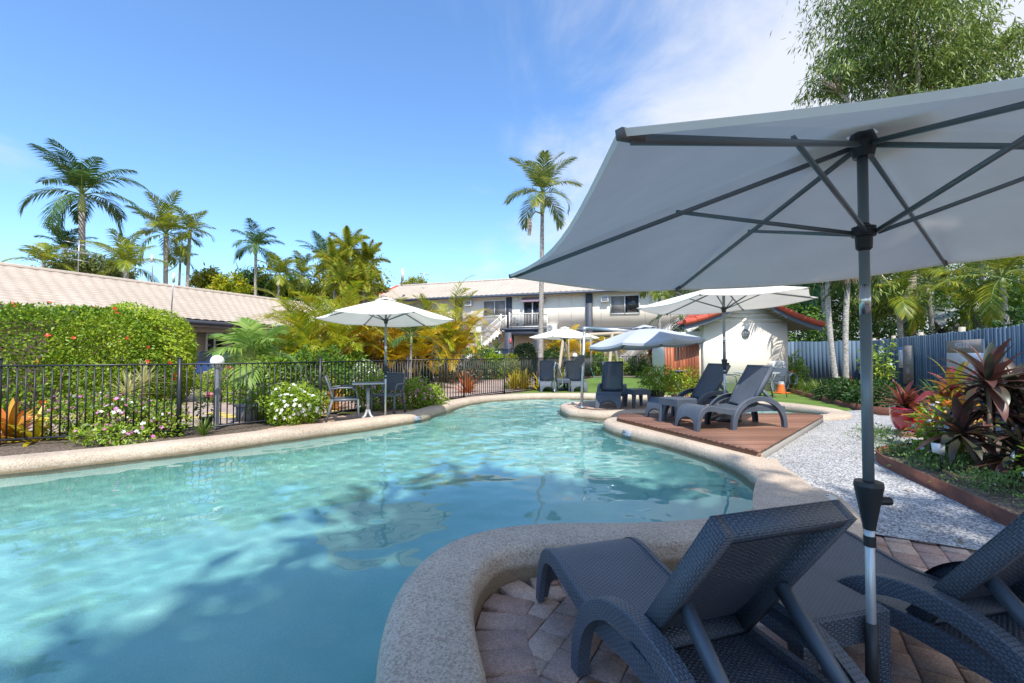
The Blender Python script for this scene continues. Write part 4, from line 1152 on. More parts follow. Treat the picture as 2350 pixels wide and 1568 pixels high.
# awning with a scalloped edge over the balcony door
u0, u1, z0, z1 = B.rect(1196.5, 682.5, 1250, 690.5, .3)
g = G(); us = np.linspace(u0, u1, 57); zz = z0 - .07*np.abs(np.sin(np.linspace(0, 8*pi, 57)))
g.grid(np.array([[tuple(B.pt(u, .05, z1)) for u in us], [tuple(B.pt(u, .42, z0+.08)) for u in us], [tuple(B.pt(u, .43, z)) for u, z in zip(us, zz)]]))
g.build('awning', mat('mauve_canvas', (.22, .16, .20), .85), bm)
B.box(G(), *B.rect(1183, 682, 1189.5, 690, 0)[:2], .001, .08, *B.rect(1183, 682, 1189.5, 690, 0)[2:]).build('wall_lamp', M_WFR, bm)
def ac_box(x0, y0, x1, y1, label, w=.0, fan=False, deep=.32):
    u0, u1, z0, z1 = B.rect(x0, y0, x1, y1, w+deep)
    o = thing('air_conditioner', label, 'air conditioner', tuple(B.pt((u0+u1)/2, w, z0)), group='air conditioners on the back block')
    B.box(G(), u0, u1, w+.002, w+deep, z0, z1).build('casing', M_WFR, o, bevel=.02)
    if fan:
        c = B.pt(u0 + (u1-u0)*.36, w+deep+.005, (z0+z1)/2); r = (z1-z0)*.38
        M = Matrix((( B.u.x, 0, B.n.x, c.x), (B.u.y, 0, B.n.y, c.y), (0, 1, 0, c.z), (0, 0, 0, 1)))
        g = G().lathe([(.001, 0), (r, 0), (r, .012)], (0, 0, 0), 24); v = g.v[0]; g.v[0] = np.array([tuple(M @ Vector(q)) for q in v])
        g.build('fan_guard', mat('fan_grey', (.30, .31, .32), .5), o)
        g = G()
        for rr_ in (.35, .6, .85):
            g.tube([M @ Vector((r*rr_*cos(k*pi/10), r*rr_*sin(k*pi/10), .014)) for k in range(21)], .008, 5, False)
        g.build('fan_rings', M_WFR, o)
    else:
        m_ = mat('vent_black', (.03, .03, .03), .6)
        for k in range(4): B.box(G(), u0+(u1-u0)*.1, u1-(u1-u0)*.1, w+deep+.001, w+deep+.01, z0+(z1-z0)*(.15+.2*k), z0+(z1-z0)*(.27+.2*k)).build('louvre', m_, o)
ac_box(1066.5, 690, 1080.8, 701.7, 'window air conditioner on the back block, left of the blinds window')
ac_box(1379, 679.5, 1396.2, 692.2, 'window air conditioner on the back block, beside the right window')
ac_box(1078, 748, 1103, 763.7, 'white outdoor fan unit behind the staircase of the back block', fan=True)
ac_box(1252.6, 744.5, 1277.4, 761, 'white outdoor fan unit on the back block right of the balcony', fan=True)
# balcony
BW = 1.7
u0, zb = B.at(1147, 757.5, BW); u1, _ = B.at(1243, 757.5, BW)
zb = ZF - .05
bl = thing('balcony', 'white railed balcony with dark deck edge on the back block', 'balcony', tuple(B.pt(u0, BW, zb)))
B.box(G(), u0, u1, .06, BW, zb-.12, zb).build('deck', M_GUT, bl)
B.box(G(), u0+.3, u1, .5, BW-.1, zb-.5, zb-.125).build('beam', M_SLATE, bl)
M_RAIL = mat('cream_rail', (.80, .76, .70), .5, var=.04)
for x0, x1 in ((1157.6, 1173.5), (1226.6, 1240)):
    a, b_ = B.at(x0, 800, BW-.1)[0], B.at(x1, 800, BW-.1)[0]
    B.box(G(), a, b_, BW-.65, BW-.1, ZG-.1, zb-.13).build('column', M_SLATE, bl)
def railing(o, pts, h=1.05, posts=True, pitch=.11):
    for a, b_ in zip(pts[:-1], pts[1:]):
        a, b_ = Vector(a), Vector(b_); H = Vector((0, 0, h)); g = G()
        g.bar(a+H, b_+H, .05, .05).bar(a+Vector((0,0,.1)), b_+Vector((0,0,.1)), .035, .035)
        n = max(2, int((b_-a).length/pitch))
        for k in range(1, n):
            p = a.lerp(b_, k/n); g.bar(p+Vector((0,0,.11)), p+H-Vector((0,0,.02)), .02, .02)
        g.build('railing', M_RAIL, o)
    if posts:
        for p in pts: p = Vector(p); G().bar(p, p+Vector((0,0,h+.14)), .09, .09).build('post', M_RAIL, o)
railing(bl, [B.pt(u0+.75, BW-.05, zb), B.pt(u1, BW-.05, zb), B.pt(u1, .2, zb)])
railing(bl, [B.pt(u0, .5, zb), B.pt(u0, .12, zb)], posts=False)
# staircase down to the left
def stair(name, label, top, bottom, side, treadmat, n=15, width=1.05):
    o = thing('staircase', label, 'stairs', tuple(bottom), group='outside staircases')
    top, bottom = Vector(top), Vector(bottom); sd = Vector(side).normalized(); d = bottom - top
    for s in (0, 1):
        off = sd*width*s
        G().bar(top+off-Vector((0,0,.15)), bottom+off-Vector((0,0,.15)), .06, .28).build('stringer', M_RAIL, o)
        railing(o, [top+off, (top+bottom)/2+off, bottom+off], .95, True, .12)
    hd = Vector((d.x, d.y, 0)).normalized()
    for k in range(n):
        p = top + d*((k+.7)/n) + sd*width/2
        G().box((p.x, p.y, p.z-.05), (.27, width-.08, .05), atan2(hd.y, hd.x)).build('tread', treadmat, o)
M_TREAD = mat('tread_brown', (.20, .11, .075), .7)
ub = B.at(1043, 830, 1.2)[0]
stair('staircase', 'white railed staircase dropping left from the balcony of the back block', B.pt(u0+.05, .55, zb), B.pt(ub, .55, ZG), B.n, M_TREAD)
# balcony chair
b = B.pt(B.at(1184, 752, .9)[0], .9, zb)
bc = dup(C1, b, radians(-60), 'dark framed armchair standing on the balcony of the back block', CG)
# right hand staircase behind the far fence
t0, b0 = Vector((B.pt(B.at(1603, 752, 3.4)[0], 3.4, ZF))), P(1411, 852, ZG)
stair('staircase', 'white railed staircase behind the far fence, left of the red slat screen', t0, b0, B.n*-1, mat('tread_dark', (.10, .08, .06), .8), 16)
# sign plates, ground floor door, ceiling pipe
u0_, u1_, z0_, z1_ = B.rect(1131, 787.5, 1143, 791.5, -2.98)
o = tag(B.box(G(), u0_, u1_, -2.99, -2.97, z0_, z1_).build('wall_plate', mat('plate_brown', (.16, .14, .13), .5)), 'small dark plate on the undercroft wall behind the round clipped bush', 'sign')
B.window(bm, 1268, 778, 1292, 838, [M_PANE, M_PANE], -2.98, 'ground_floor_door', .09)
B.box(G(), B.at(1262, 800, -2.6)[0], B.at(1297, 800, -2.6)[0], -3.0, -2.4, B.at(1270, 774, -2.6)[1], B.at(1270, 771, -2.6)[1]).build('door_hood', M_CREAM, bm)

# ------------------------------------------------------------------ long low wing on the left
e0, e1 = Q(0, 701, 12.0), Q(677, 752, 22.5); e0.z = e1.z = 2.70
r0, r1 = Q(0, 610, 16.6), Q(727, 702, 30.0)
ed = (e1 - e0); ed.z = 0; eu = ed.normalized()
e0x, e1x = e0 - eu*5, e1 + eu*2.5
rd = r1 - r0; r0x, r1x = r0 - rd*(5/ed.length), r1 + rd*.03
wg = thing('motel_wing', 'long low motel wing with pale tiled roof along the left side', 'building', (e0.x, e0.y, ZG))
def wf(a, b): return tuple((e0x.lerp(e1x, a)).lerp(r0x.lerp(r1x, a), b))
g = G(); tile_roof(g, wf, int((e1x-e0x).length/.36), 17, 4, .03, .04)
bk = Vector((-eu.y, eu.x, 0))*6.5
g.grid([[tuple(r0x - Vector((0,0,.02))), tuple(r1x - Vector((0,0,.02)))], [tuple(r0x + bk - Vector((0,0,1.9))), tuple(r1x + bk - Vector((0,0,1.9)))]])
wr = g.build('roof', M_TILE, wg)
G().tube([r0x + Vector((0,0,.04)), r1x + Vector((0,0,.04))], .10, 8).build('ridge_tiles', M_TILE, wr, smooth='auto')
W2 = Frame((e0.x, e0.y, 0), (eu.x, eu.y)); Lw = (e1x-e0x).length
W2.n = Vector((eu.y, -eu.x, 0))
uA, uB = -5, Lw-5
W2.box(G(), uA, uB, 0, .12, 2.52, 2.70).build('gutter', M_SLATE, wg)
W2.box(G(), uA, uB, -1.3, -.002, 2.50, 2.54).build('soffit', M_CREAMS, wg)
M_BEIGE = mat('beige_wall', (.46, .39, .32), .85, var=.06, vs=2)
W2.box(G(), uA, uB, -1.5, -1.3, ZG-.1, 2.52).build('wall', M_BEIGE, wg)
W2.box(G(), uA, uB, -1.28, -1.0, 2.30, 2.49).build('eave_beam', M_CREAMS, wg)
for x0, x1, y0, y1 in ((472, 507, 765, 828), (529, 580, 765, 832), (640, 670, 790, 832), (690, 715, 795, 835)):
    W2.window(wg, x0, y0, x1, y1, [M_PANE, M_PANE], -1.295)
W2.box(G(), *sorted((W2.at(510, 800, -1.2)[0], W2.at(520, 800, -1.2)[0])), -1.295, -.9, ZG-.1, 2.3).build('pier', M_BEIGE, wg)
# far end behind the palms: closing gable
# ------------------------------------------------------------------ aerials
M_AER = mat('aerial_metal', (.45, .46, .48), .4, .8)
def pole(label, base, top, r=.02, cap=None, name='aerial_mast', cat='aerial'):
    o = thing(name, label, cat, tuple(base)); G().tube([base, top], r, 8).build('mast', M_AER, o, smooth=True)
    if cap: G().tube([top - Vector((0,0,cap)), top + Vector((0,0,.02))], r*2.4, 10).build('sleeve', mat('sleeve_grey', (.6, .6, .6), .5), o, smooth=True)
    return o
pole('thin steel mast rising from the eave of the left wing, over the clipped bush', Q(393, 722, 15.6), Q(399, 628, 15.6), .018, .3)
pole('slim mast with a pale cap on the left ridge behind the banana leaves', Q(350, 648, 23.6), Q(349, 586, 23.6), .025, .35)
pole('slim white mast above the ridge of the back block', Q(922, 656, 38), Q(924, 618, 38), .05, 1.0)
ab = Q(179, 630, 20.5); at_ = Q(182, 552, 20.5)
ta = pole('rooftop television aerial with crossed rods on the ridge of the left wing', ab, at_, .022, None, 'television_aerial')
g = G(); cc = Q(182, 580, 20.5)
g.tube([Q(145, 571, 20.6), Q(205, 584, 20.4)], .016, 6)
for k in np.linspace(-.5, .5, 9):
    c = Q(145, 571, 20.6).lerp(Q(205, 584, 20.4), k+.5); g.tube([c + Vector((.05, -.35, .02)), c + Vector((-.05, .35, -.02))], .009, 5)
g.build('boom', M_AER, ta); 
for a_, b_ in (((148, 553), (176, 559)), ((182, 561), (210, 566)), ((150, 592), (206, 602))): G().tube([Q(*a_, 20.3), Q(*b_, 20.6)], .014, 6).build('rod', M_AER, ta)
o = pole('small aerial behind the ridge of the back block', Q(972, 650, 40), Q(972, 622, 40), .03, None, 'television_aerial')
G().tube([Q(963, 627, 40), Q(984, 631, 40)], .03, 6).build('rod', M_AER, o)

# ------------------------------------------------------------------ hut with flared red roof
Hh = Frame((*P(1617.6, 901, ZG)[:2], 0), (3.3, .62))
hut = thing('garden_hut', 'small cream hut with flared red tiled gable roof behind the timber deck', 'hut', tuple(Hh.pt(0, 0, ZG)))
hw = Hh.at(1808.7, 850)[0]; hz = 2.50; dp = 3.6
ap = hw/2; az = 3.42
g = G()
pr = [Hh.pt(0, 0, ZG-.1), Hh.pt(hw, 0, ZG-.1), Hh.pt(hw, 0, hz), Hh.pt(0, 0, hz)]
g.slab(pr, -Hh.n*.2); Hh.box(g, 0, .2, -dp, -.2, ZG-.1, hz-.3); Hh.box(g, hw-.2, hw, -dp, -.2, ZG-.1, hz-.3)
g.build('wall', M_CREAM, hut)
# gable boards
for k in range(6):
    z0, z1 = hz + .008 + k*.15, hz + .008 + (k+1)*.15 - .012
    def half(z): return max(.02, (hw/2 + .1)*(1 - ((z - hz)/(az - hz))**.85))
    g = G(); g.slab([Hh.pt(ap-half(z0), .012, z0), Hh.pt(ap+half(z0), .012, z0), Hh.pt(ap+half(z1), .012, z1), Hh.pt(ap-half(z1), .012, z1)], -Hh.n*.05)
    g.build('gable_board', M_CREAM, hut)
# flared slopes: steep near the ridge, lifting towards the eave
OV = .42
def slope(side, s):       # s 0 ridge .. 1 eave tip
    half_ = hw/2 + 1.0
    return ap + side*half_*s, az + .12 - 1.16*(s**.80) - .10*sin(pi*s)
M_SOFD = mat('soffit_dark', (.05, .055, .065), .7); M_SOFL = mat('soffit_board', (.30, .28, .25), .8)
for side in (-1, 1):
    S = np.linspace(0, 1, 12)
    def back(s): return -dp-.4 if side > 0 else -dp-.4 + (dp+.4+OV-.45)*s**.7
    V = np.array([[tuple(Hh.pt(slope(side, s)[0], w_, slope(side, s)[1])) for w_ in (OV, back(s))] for s in S])
    # roof skin with tile courses
    g = G(); nrow = 9
    for r_ in range(nrow):
        s0, s1 = r_/nrow, (r_+1)/nrow + .012
        rows = []
        for s_, up in ((s0, .02), (s1, .055), (s1, .0)):
            uq, zq = slope(side, min(1, s_)); rows.append([tuple(Hh.pt(uq, w_, zq + up + .015*abs(sin(i*pi/6)))) for i, w_ in enumerate(np.linspace(OV-.02, back(min(1, s_)), 49))])
        g.grid(np.array(rows), flip=side < 0)
    ro = g.build('roof_slope', M_REDT, hut)
    # barge tiles down the gable edge
    for r_ in range(6):
        s0, s1 = .04 + r_*.16, .04 + (r_+1)*.16 + .01
        a_, b_ = slope(side, s0), slope(side, min(1, s1))
        G().tube([Hh.pt(a_[0], OV+.04, a_[1]+.04), Hh.pt(b_[0], OV+.04, b_[1]+.06)], [.085, .10], 10).build('barge_tile', M_REDT, ro, smooth='auto')
    # dark barge board and slatted soffit
    g = G()
    Vt = np.array([[tuple(Hh.pt(slope(side, s)[0], OV+.02, slope(side, s)[1]-.03)) for s in S], [tuple(Hh.pt(slope(side, s)[0], OV+.02, slope(side, s)[1]-.19)) for s in S]])
    g.grid(Vt, flip=side < 0); g.grid(Vt - np.array(Hh.n)*.04, flip=side > 0); g.grid(np.stack([Vt[1], Vt[1]-np.array(Hh.n)*.04]))
    g.build('barge_board', M_GUT, hut)
    g = G()
    for r_ in range(16):
        s0, s1 = r_/16 + .008, (r_+1)/16 - .006
        a_, b_ = slope(side, s0), slope(side, s1)
        g.add([tuple(Hh.pt(a_[0], OV-.02, a_[1]-.10)), tuple(Hh.pt(b_[0], OV-.02, b_[1]-.10)), tuple(Hh.pt(b_[0], back(s1)+.05, b_[1]-.10)), tuple(Hh.pt(a_[0], back(s0)+.05, a_[1]-.10))], [[0, 1, 2, 3]])
    g.build('soffit_boards', M_SOFL, hut)
    G().grid(V - np.array([0, 0, .06])).build('soffit_backing', M_SOFD, hut)
u_, z_ = Hh.at(1710, 766)
o = thing('bulkhead_lamp', 'round caged bulkhead lamp on the cream hut wall', 'lamp', tuple(Hh.pt(u_, 0, z_)))
def disc(g, fr, u, z, w, prof, n=24):
    M = Matrix(((fr.u.x, 0, fr.n.x, 0), (fr.u.y, 0, fr.n.y, 0), (0, 1, 0, 0), (0, 0, 0, 1))); M.translation = fr.pt(u, w, z)
    g2 = G().lathe(prof, (0, 0, 0), n); g.add(np.array([tuple(M @ Vector(q)) for q in g2.v[0]]), g2.q[0]); return g
disc(G(), Hh, u_, z_, .002, [(.001, .05), (.05, .045), (.11, .03), (.125, .01), (.125, 0)]).build('lens', mat('lamp_lens', (.45, .47, .47), .15), o, smooth=True)
disc(G(), Hh, u_, z_, .0, [(.12, .05), (.15, .045), (.155, 0)]).build('rim', mat('lamp_rim', (.16, .17, .18), .5), o, smooth='auto')
g = G()
for k in (-.05, .0, .05): g.tube([Hh.pt(u_+k, .055, z_-.115), Hh.pt(u_+k, .066, z_), Hh.pt(u_+k, .055, z_+.115)], .007, 6)
g.tube([Hh.pt(u_-.12, .055, z_), Hh.pt(u_, .068, z_), Hh.pt(u_+.12, .055, z_)], .007, 6)
disc(g, Hh, u_, z_+.03, .04, [(.001, .02), (.11, .02)], 14) if False else None
g.build('cage', mat('lamp_rim', (.16, .17, .18), .5), o)
# hose reel box, hose, tap, cone
u_, z_ = Hh.at(1776, 841)
o = thing('hose_reel', 'rounded white hose reel box on the hut wall', 'hose reel', tuple(Hh.pt(u_, 0, z_)))
g = G(); sh = [( .27*cos(a)*abs(cos(a))**-.5 if abs(cos(a)) > 1e-6 else 0, .20*sin(a)*abs(sin(a))**-.5 if abs(sin(a)) > 1e-6 else 0) for a in np.linspace(0, 2*pi, 33)[:-1]]
g.slab([Hh.pt(u_+a, .02, z_+b) for a, b in sh], Hh.n*.26); g.build('box', mat('reel_cream', (.72, .70, .66), .45), o, bevel=.04)
Hh.box(G(), u_-.24, u_+.24, .282, .286, z_+.045, z_+.055).build('lid_seam', M_SLATE, o)
M_HOSE = mat('grey_hose', (.36, .38, .41), .4)
o = thing('garden_hose', 'grey garden hose hanging in loops below the hose reel box', 'hose', tuple(Hh.pt(u_, .1, ZG)))
rg = np.random.default_rng(4)
for k in range(7):
    wd, dpth = .26 + .05*rg.random(), .55 + .35*rg.random(); cx_ = u_ + rg.normal(0, .05)
    pts = [Hh.pt(cx_ + wd*sin(t_*2*pi)*(.8+.3*sin(t_*3)), .16 + .05*cos(t_*2*pi+k) + .02*k, z_ + .0 - dpth*(1-cos(t_*2*pi))/2) for t_ in np.linspace(0, 1, 25)]
    G().tube(pts, .011, 6, False).build('loop', M_HOSE, o, smooth=True)
c = Hh.pt(u_ + .50, .22, z_-.42)
G().tube([c + Hh.u*.16*cos(t_)*(1+.08*sin(5*t_)) + Vector((0, 0, .19*sin(t_))) + Hh.n*.004*t_ for t_ in np.linspace(0, 8*pi, 90)], .012, 6).build('coil', M_HOSE, o, smooth=True)
u2, z2 = Hh.at(1790 + 8, 852)
o = thing('garden_tap', 'brass garden tap with a red hose fitting at the right end of the hut wall', 'tap', tuple(Hh.pt(u2, 0, z2)))
G().tube([Hh.pt(u2, .03, ZG), Hh.pt(u2, .03, z2+.12)], .012, 8).tube([Hh.pt(u2, .03, z2), Hh.pt(u2+.06, .12, z2), Hh.pt(u2+.07, .14, z2-.05)], .016, 8).build('pipe', mat('brass', (.30, .20, .10), .4, .7), o, smooth='auto')
G().ball(Hh.pt(u2+.20, .14, z2-.02), .045, 12, 8).build('red_fitting', mat('red_plastic', (.65, .08, .03), .4), o, smooth=True)
G().tube([Hh.pt(u2+.07, .14, z2-.03), Hh.pt(u2+.2, .14, z2-.02), Hh.pt(u2+.33, .16, z2-.18), Hh.pt(u2+.38, .18, z2-.5), Hh.pt(u2+.28, .2, z2-.95)], .014, 8).build('hose_end', mat('white_hose', (.55, .57, .6), .4), o, smooth=True)
b = P(1793, 903, .13)
o = thing('traffic_cone', 'orange traffic cone with a white band beside the hut corner', 'traffic cone', tuple(b))
M_OR = mat('cone_orange', (.80, .17, .03), .5)
G().box(b + Vector((0, 0, .02)), (.38, .38, .035), .3).build('base', M_OR, o, bevel=.01)
def cr(z): return .135 - .11*(z/.75)
G().lathe([(cr(.04), .04), (cr(.30), .30)], b).lathe([(cr(.54), .54), (cr(.75), .75), (.001, .75)], b).build('body', M_OR, o, smooth='auto')
G().lathe([(cr(.30)+.001, .30), (cr(.54)+.001, .54)], b).build('reflective_band', mat('cone_white', (.62, .63, .63), .4), o, smooth=True)
# red slat screen
S0, S1 = P(1526, 901, ZG), P(1615, 899, ZG)
ss = thing('slat_screen', 'red brown vertical timber slat screen left of the hut', 'screen', tuple(S0))
M_MER = woodmat('merbau', (.17, .045, .022), (.46, .13, .05), .45, (50, 50, 2), .4)
d = (S1 - S0); L = d.length; d.normalize(); nn = Vector((d.y, -d.x, 0)); n = 13
g = G()
for k in range(n):
    p = S0 + d*(L*(k+.5)/n); g.box((p.x, p.y, ZG+.86), (L/n-.018, .02, 1.70), atan2(d.y, d.x))
g.build('slats', M_MER, ss)
for z in (.35, .75, 1.55): G().bar(S0 - nn*.03 + Vector((0,0,z)), S1 - nn*.03 + Vector((0,0,z)), .03, .07).build('rail', mat('merbau_dark', (.10, .03, .02), .6), ss)
# neighbour's roof over the paling fence
nb = thing('neighbour_house', 'dark gabled house roof beyond the blue paling fence at the right', 'house', (24, 22, 0))
c0 = Q(2150, 745, 24)
g = G(); a_, b_, c_, e_ = Q(2160, 728, 23), Q(2240, 690, 26), Q(2215, 690, 33), Q(2130, 735, 31)
g.slab([Q(2160, 752, 20), Q(2262, 705, 23), Q(2218, 686, 31), Q(2120, 722, 29)], Vector((0, 0, .12))); g.build('roof', mat('corrugated', (.40, .41, .40), .5, .3, var=.3, vs=3), nb)
g = G(); g.slab([Q(2165, 757, 20.4), Q(2262, 712, 23.2), Q(2290, 765, 23.2), Q(2170, 780, 20.4)], Vector((.2, .5, 0))); g.build('gable_wall', mat('dark_board', (.035, .03, .028), .8), nb)
g = G(); g.slab([Q(2135, 778, 20), Q(2215, 762, 21), Q(2215, 790, 21), Q(2135, 795, 20)], Vector((.1, .4, 0))); g.build('lower_wall', M_CREAM, nb)

# ------------------------------------------------------------------ signs on the paling fence
SF = Frame((FC3[0], FC3[1], 0), (FC1[0]-FC3[0], FC1[1]-FC3[1]))
if SF.n.dot(Vector((-1, 0, 0))) < 0: SF.n = -SF.n
SF.O = SF.O + SF.n*.04
def signplate(label, x0, y0, x1, y1, m, lines, tm, size, name='notice_board', header=None):
    u0, z1 = SF.at(x0, y0); u1, z0 = SF.at(x1, y1)
    # left in the picture is the far end
    ul, ur = (u0, u1); c = SF.pt((ul+ur)/2, 0, (z0+z1)/2)
    o = thing(name, label, 'sign', tuple(c))
    SF.box(G(), min(ul, ur), max(ul, ur), 0, .018, z0, z1).build('board', m, o)
    if header:
        hm, h0 = header; SF.box(G(), min(ul, ur), max(ul, ur), .0185, .020, z1-(z1-z0)*h0, z1).build('header_band', hm, o)
    X = -SF.u if (SF.u*(u1-u0)).dot(SF.u) < 0 else SF.u
    W = abs(ur-ul)
    for body, fz, sz, m_ in lines:
        p = SF.pt((ul+ur)/2, .0225, z1 - (z1-z0)*fz)
        M = Matrix(((X.x, 0, SF.n.x, p.x), (X.y, 0, SF.n.y, p.y), (0, 1, 0, p.z), (0, 0, 0, 1)))
        text(body, sz, M, m_ or tm, o, space=1.15)
    return o, W, z1-z0
M_BRO = mat('sign_taupe', (.30, .26, .23), .5); M_PAP = mat('sign_white', (.74, .76, .80), .5); M_BLU = mat('sign_blue', (.10, .26, .62), .5); M_INK = mat('ink_blue', (.12, .22, .45), .6)
signplate('tall taupe POOL RULES board on the paling fence, its lower edge behind the potted plant', 2073.5, 794, 2098.4, 885, M_BRO,
   [('POOL RULES', .07, .075, None), ('OPEN 8AM TO 10PM', .18, .043, None), ('NO RUNNING\nNO BOMBING\nNO DIVING\nNO GLASS', .37, .05, None), ('ALL CHILDREN\nUNDER 12 YEARS OF\nAGE MUST BE SUPERVISED\nBY AN ADULT WHILST\nIN THE POOL AREA', .65, .034, None), ('THANK YOU', .86, .04, None)], M_PAP, .05)
o, W_, H_2 = signplate('narrow white safety sign with blue header beside the POOL RULES board', 2063.2, 797, 2073.2, 845, M_PAP, [], M_INK, .03, header=(M_BLU, .13))
signplate('large taupe and white POOL & BBQ notice board half hidden behind the cordylines', 2174, 783, 2262, 868, M_PAP, [('POOL & BBQ', .15, .16, M_PAP)], M_PAP, .1, header=(M_BRO, .36))
# ================================================================== plants
def unit(a): return a/(np.linalg.norm(a, axis=-1, keepdims=True) + 1e-9)
def rdirs(n, r=rng): return unit(r.normal(size=(n, 3)))
def add_leaves(g, p, d, L, wd, r=rng, fold=.25, nrm=None):
    """one folded diamond leaf (two faces) per point"""
    n = len(p); L = np.broadcast_to(L, (n,)); wd = np.broadcast_to(wd, (n,))
    d = unit(d); up = nrm if nrm is not None else unit(np.array([0, 0, 1.]) + .7*r.normal(size=(n, 3)))
    s = unit(np.cross(d, up)); u = np.cross(s, d)
    mid = p + d*(L*.45)[:, None] + u*(wd*fold)[:, None]
    V = np.stack([p, mid + s*(wd*.5)[:, None], p + d*L[:, None], mid - s*(wd*.5)[:, None]], 1).reshape(-1, 3)
    b = np.arange(n)[:, None]*4
    g.add(V, tris=np.concatenate([b + [0, 1, 2], b + [0, 2, 3]]))
def add_straps(g, base, az, el, L, wd, droop, seg=6, r=rng, shape='lance', fold=.12):
    """curved strap leaves; every argument an array or a number"""
    n = len(az); L = np.broadcast_to(L, (n,)); wd = np.broadcast_to(wd, (n,)); droop = np.broadcast_to(droop, (n,)); base = np.broadcast_to(base, (n, 3))
    p = base.copy().astype(float); rows = []
    side = np.stack([-np.sin(az), np.cos(az), 0*az], 1)
    for k in range(seg+1):
        t = k/seg
        e = el - droop*t**1.4
        f = {'lance': sin(pi*min(1, .12 + .88*t))**.75 if t < 1 else 0, 'strap': (1 - t**5)*.95 + .05*(t < .99), 'broad': max(0, sin(pi*(.06+.94*t)))**.6 if t < 1 else 0}[shape]
        dirv = np.stack([np.cos(az)*np.cos(e), np.sin(az)*np.cos(e), np.sin(e)], 1)
        upv = np.cross(dirv, side); hw = (wd*.5*max(f, .03))[:, None]
        rows.append(np.stack([p + side*hw + -upv*hw*fold*2*-1, p, p - side*hw + upv*hw*fold*2], 1))
        p = p + dirv*(L/seg)[:, None]
    V = np.stack(rows, 1)                    # n, seg+1, 3, 3
    nv = (seg+1)*3; b = np.arange(n)[:, None]*nv; F = []
    for k in range(seg):
        a = k*3
        F += [b + [a, a+1, a+4, a+3], b + [a+1, a+2, a+5, a+4]]
    g.add(V.reshape(-1, 3), np.concatenate(F))
def add_frond(g, gs, base, az, el, L, droop, nl=34, ll=.5, lw=.035, vee=.35, hang=.5, start=.16, r=rng, bottle=False, rad=.014):
    m = 12; p = np.array(base, float); pts = [p.copy()]; dirs = []
    for k in range(m):
        t = k/m; e = el - droop*t**1.25
        d = np.array([cos(az)*cos(e), sin(az)*cos(e), sin(e)]); dirs.append(d); p = p + d*L/m; pts.append(p.copy())
    dirs.append(dirs[-1]); pts, dirs = np.array(pts), np.array(dirs)
    gs.tube([tuple(q) for q in pts[::2]], [rad*(1.15 - .95*k/(len(pts[::2])-1)) for k in range(len(pts[::2]))], 4, False)
    rings = 3 if bottle else 1
    s = np.repeat(np.linspace(start, .985, nl), 2*rings); n = len(s)
    s = np.clip(s + r.normal(0, .006, n), start*.8, .995)
    P_ = np.stack([np.interp(s*m, np.arange(m+1), pts[:, k]) for k in range(3)], 1); T = unit(np.stack([np.interp(s*m, np.arange(m+1), dirs[:, k]) for k in range(3)], 1))
    side0 = np.array([-sin(az), cos(az), 0.]); sg = np.tile([1, -1], nl*rings)
    S = side0[None]*sg[:, None]; U = unit(np.cross(T, side0)); U[U[:, 2] < 0] *= -1
    vv = vee + r.normal(0, .10, n)
    if bottle: vv = vv + np.tile(np.repeat([-.9, 0, .9], 2), nl)
    sweep = .35 + .75*s
    lw_dir = unit(S*np.cos(vv)[:, None]*np.cos(sweep)[:, None] + U*np.sin(vv)[:, None]*np.cos(sweep)[:, None] + T*np.sin(sweep)[:, None])
    ln = ll*(np.sin(pi*np.clip(.10 + .86*s, 0, 1))**.65 + .12)*(1 + r.normal(0, .07, n))
    dn = np.array([0, 0, -1.])
    mid = P_ + lw_dir*(ln*.5)[:, None] + dn*(ln*hang*.10)[:, None]
    tipd = unit(lw_dir + dn*hang*(.7 + .3*r.random((n, 1))))
    tp = mid + tipd*(ln*.5)[:, None]
    wv = unit(np.cross(lw_dir, U*.9 + S*.2)); hw = lw*.5
    V = np.stack([P_ - wv*hw*.5, P_ + wv*hw*.5, mid + wv*hw, mid - wv*hw, tp], 1).reshape(-1, 3); b = np.arange(n)[:, None]*5
    g.add(V, b + [0, 1, 2, 3], b + [3, 2, 4])

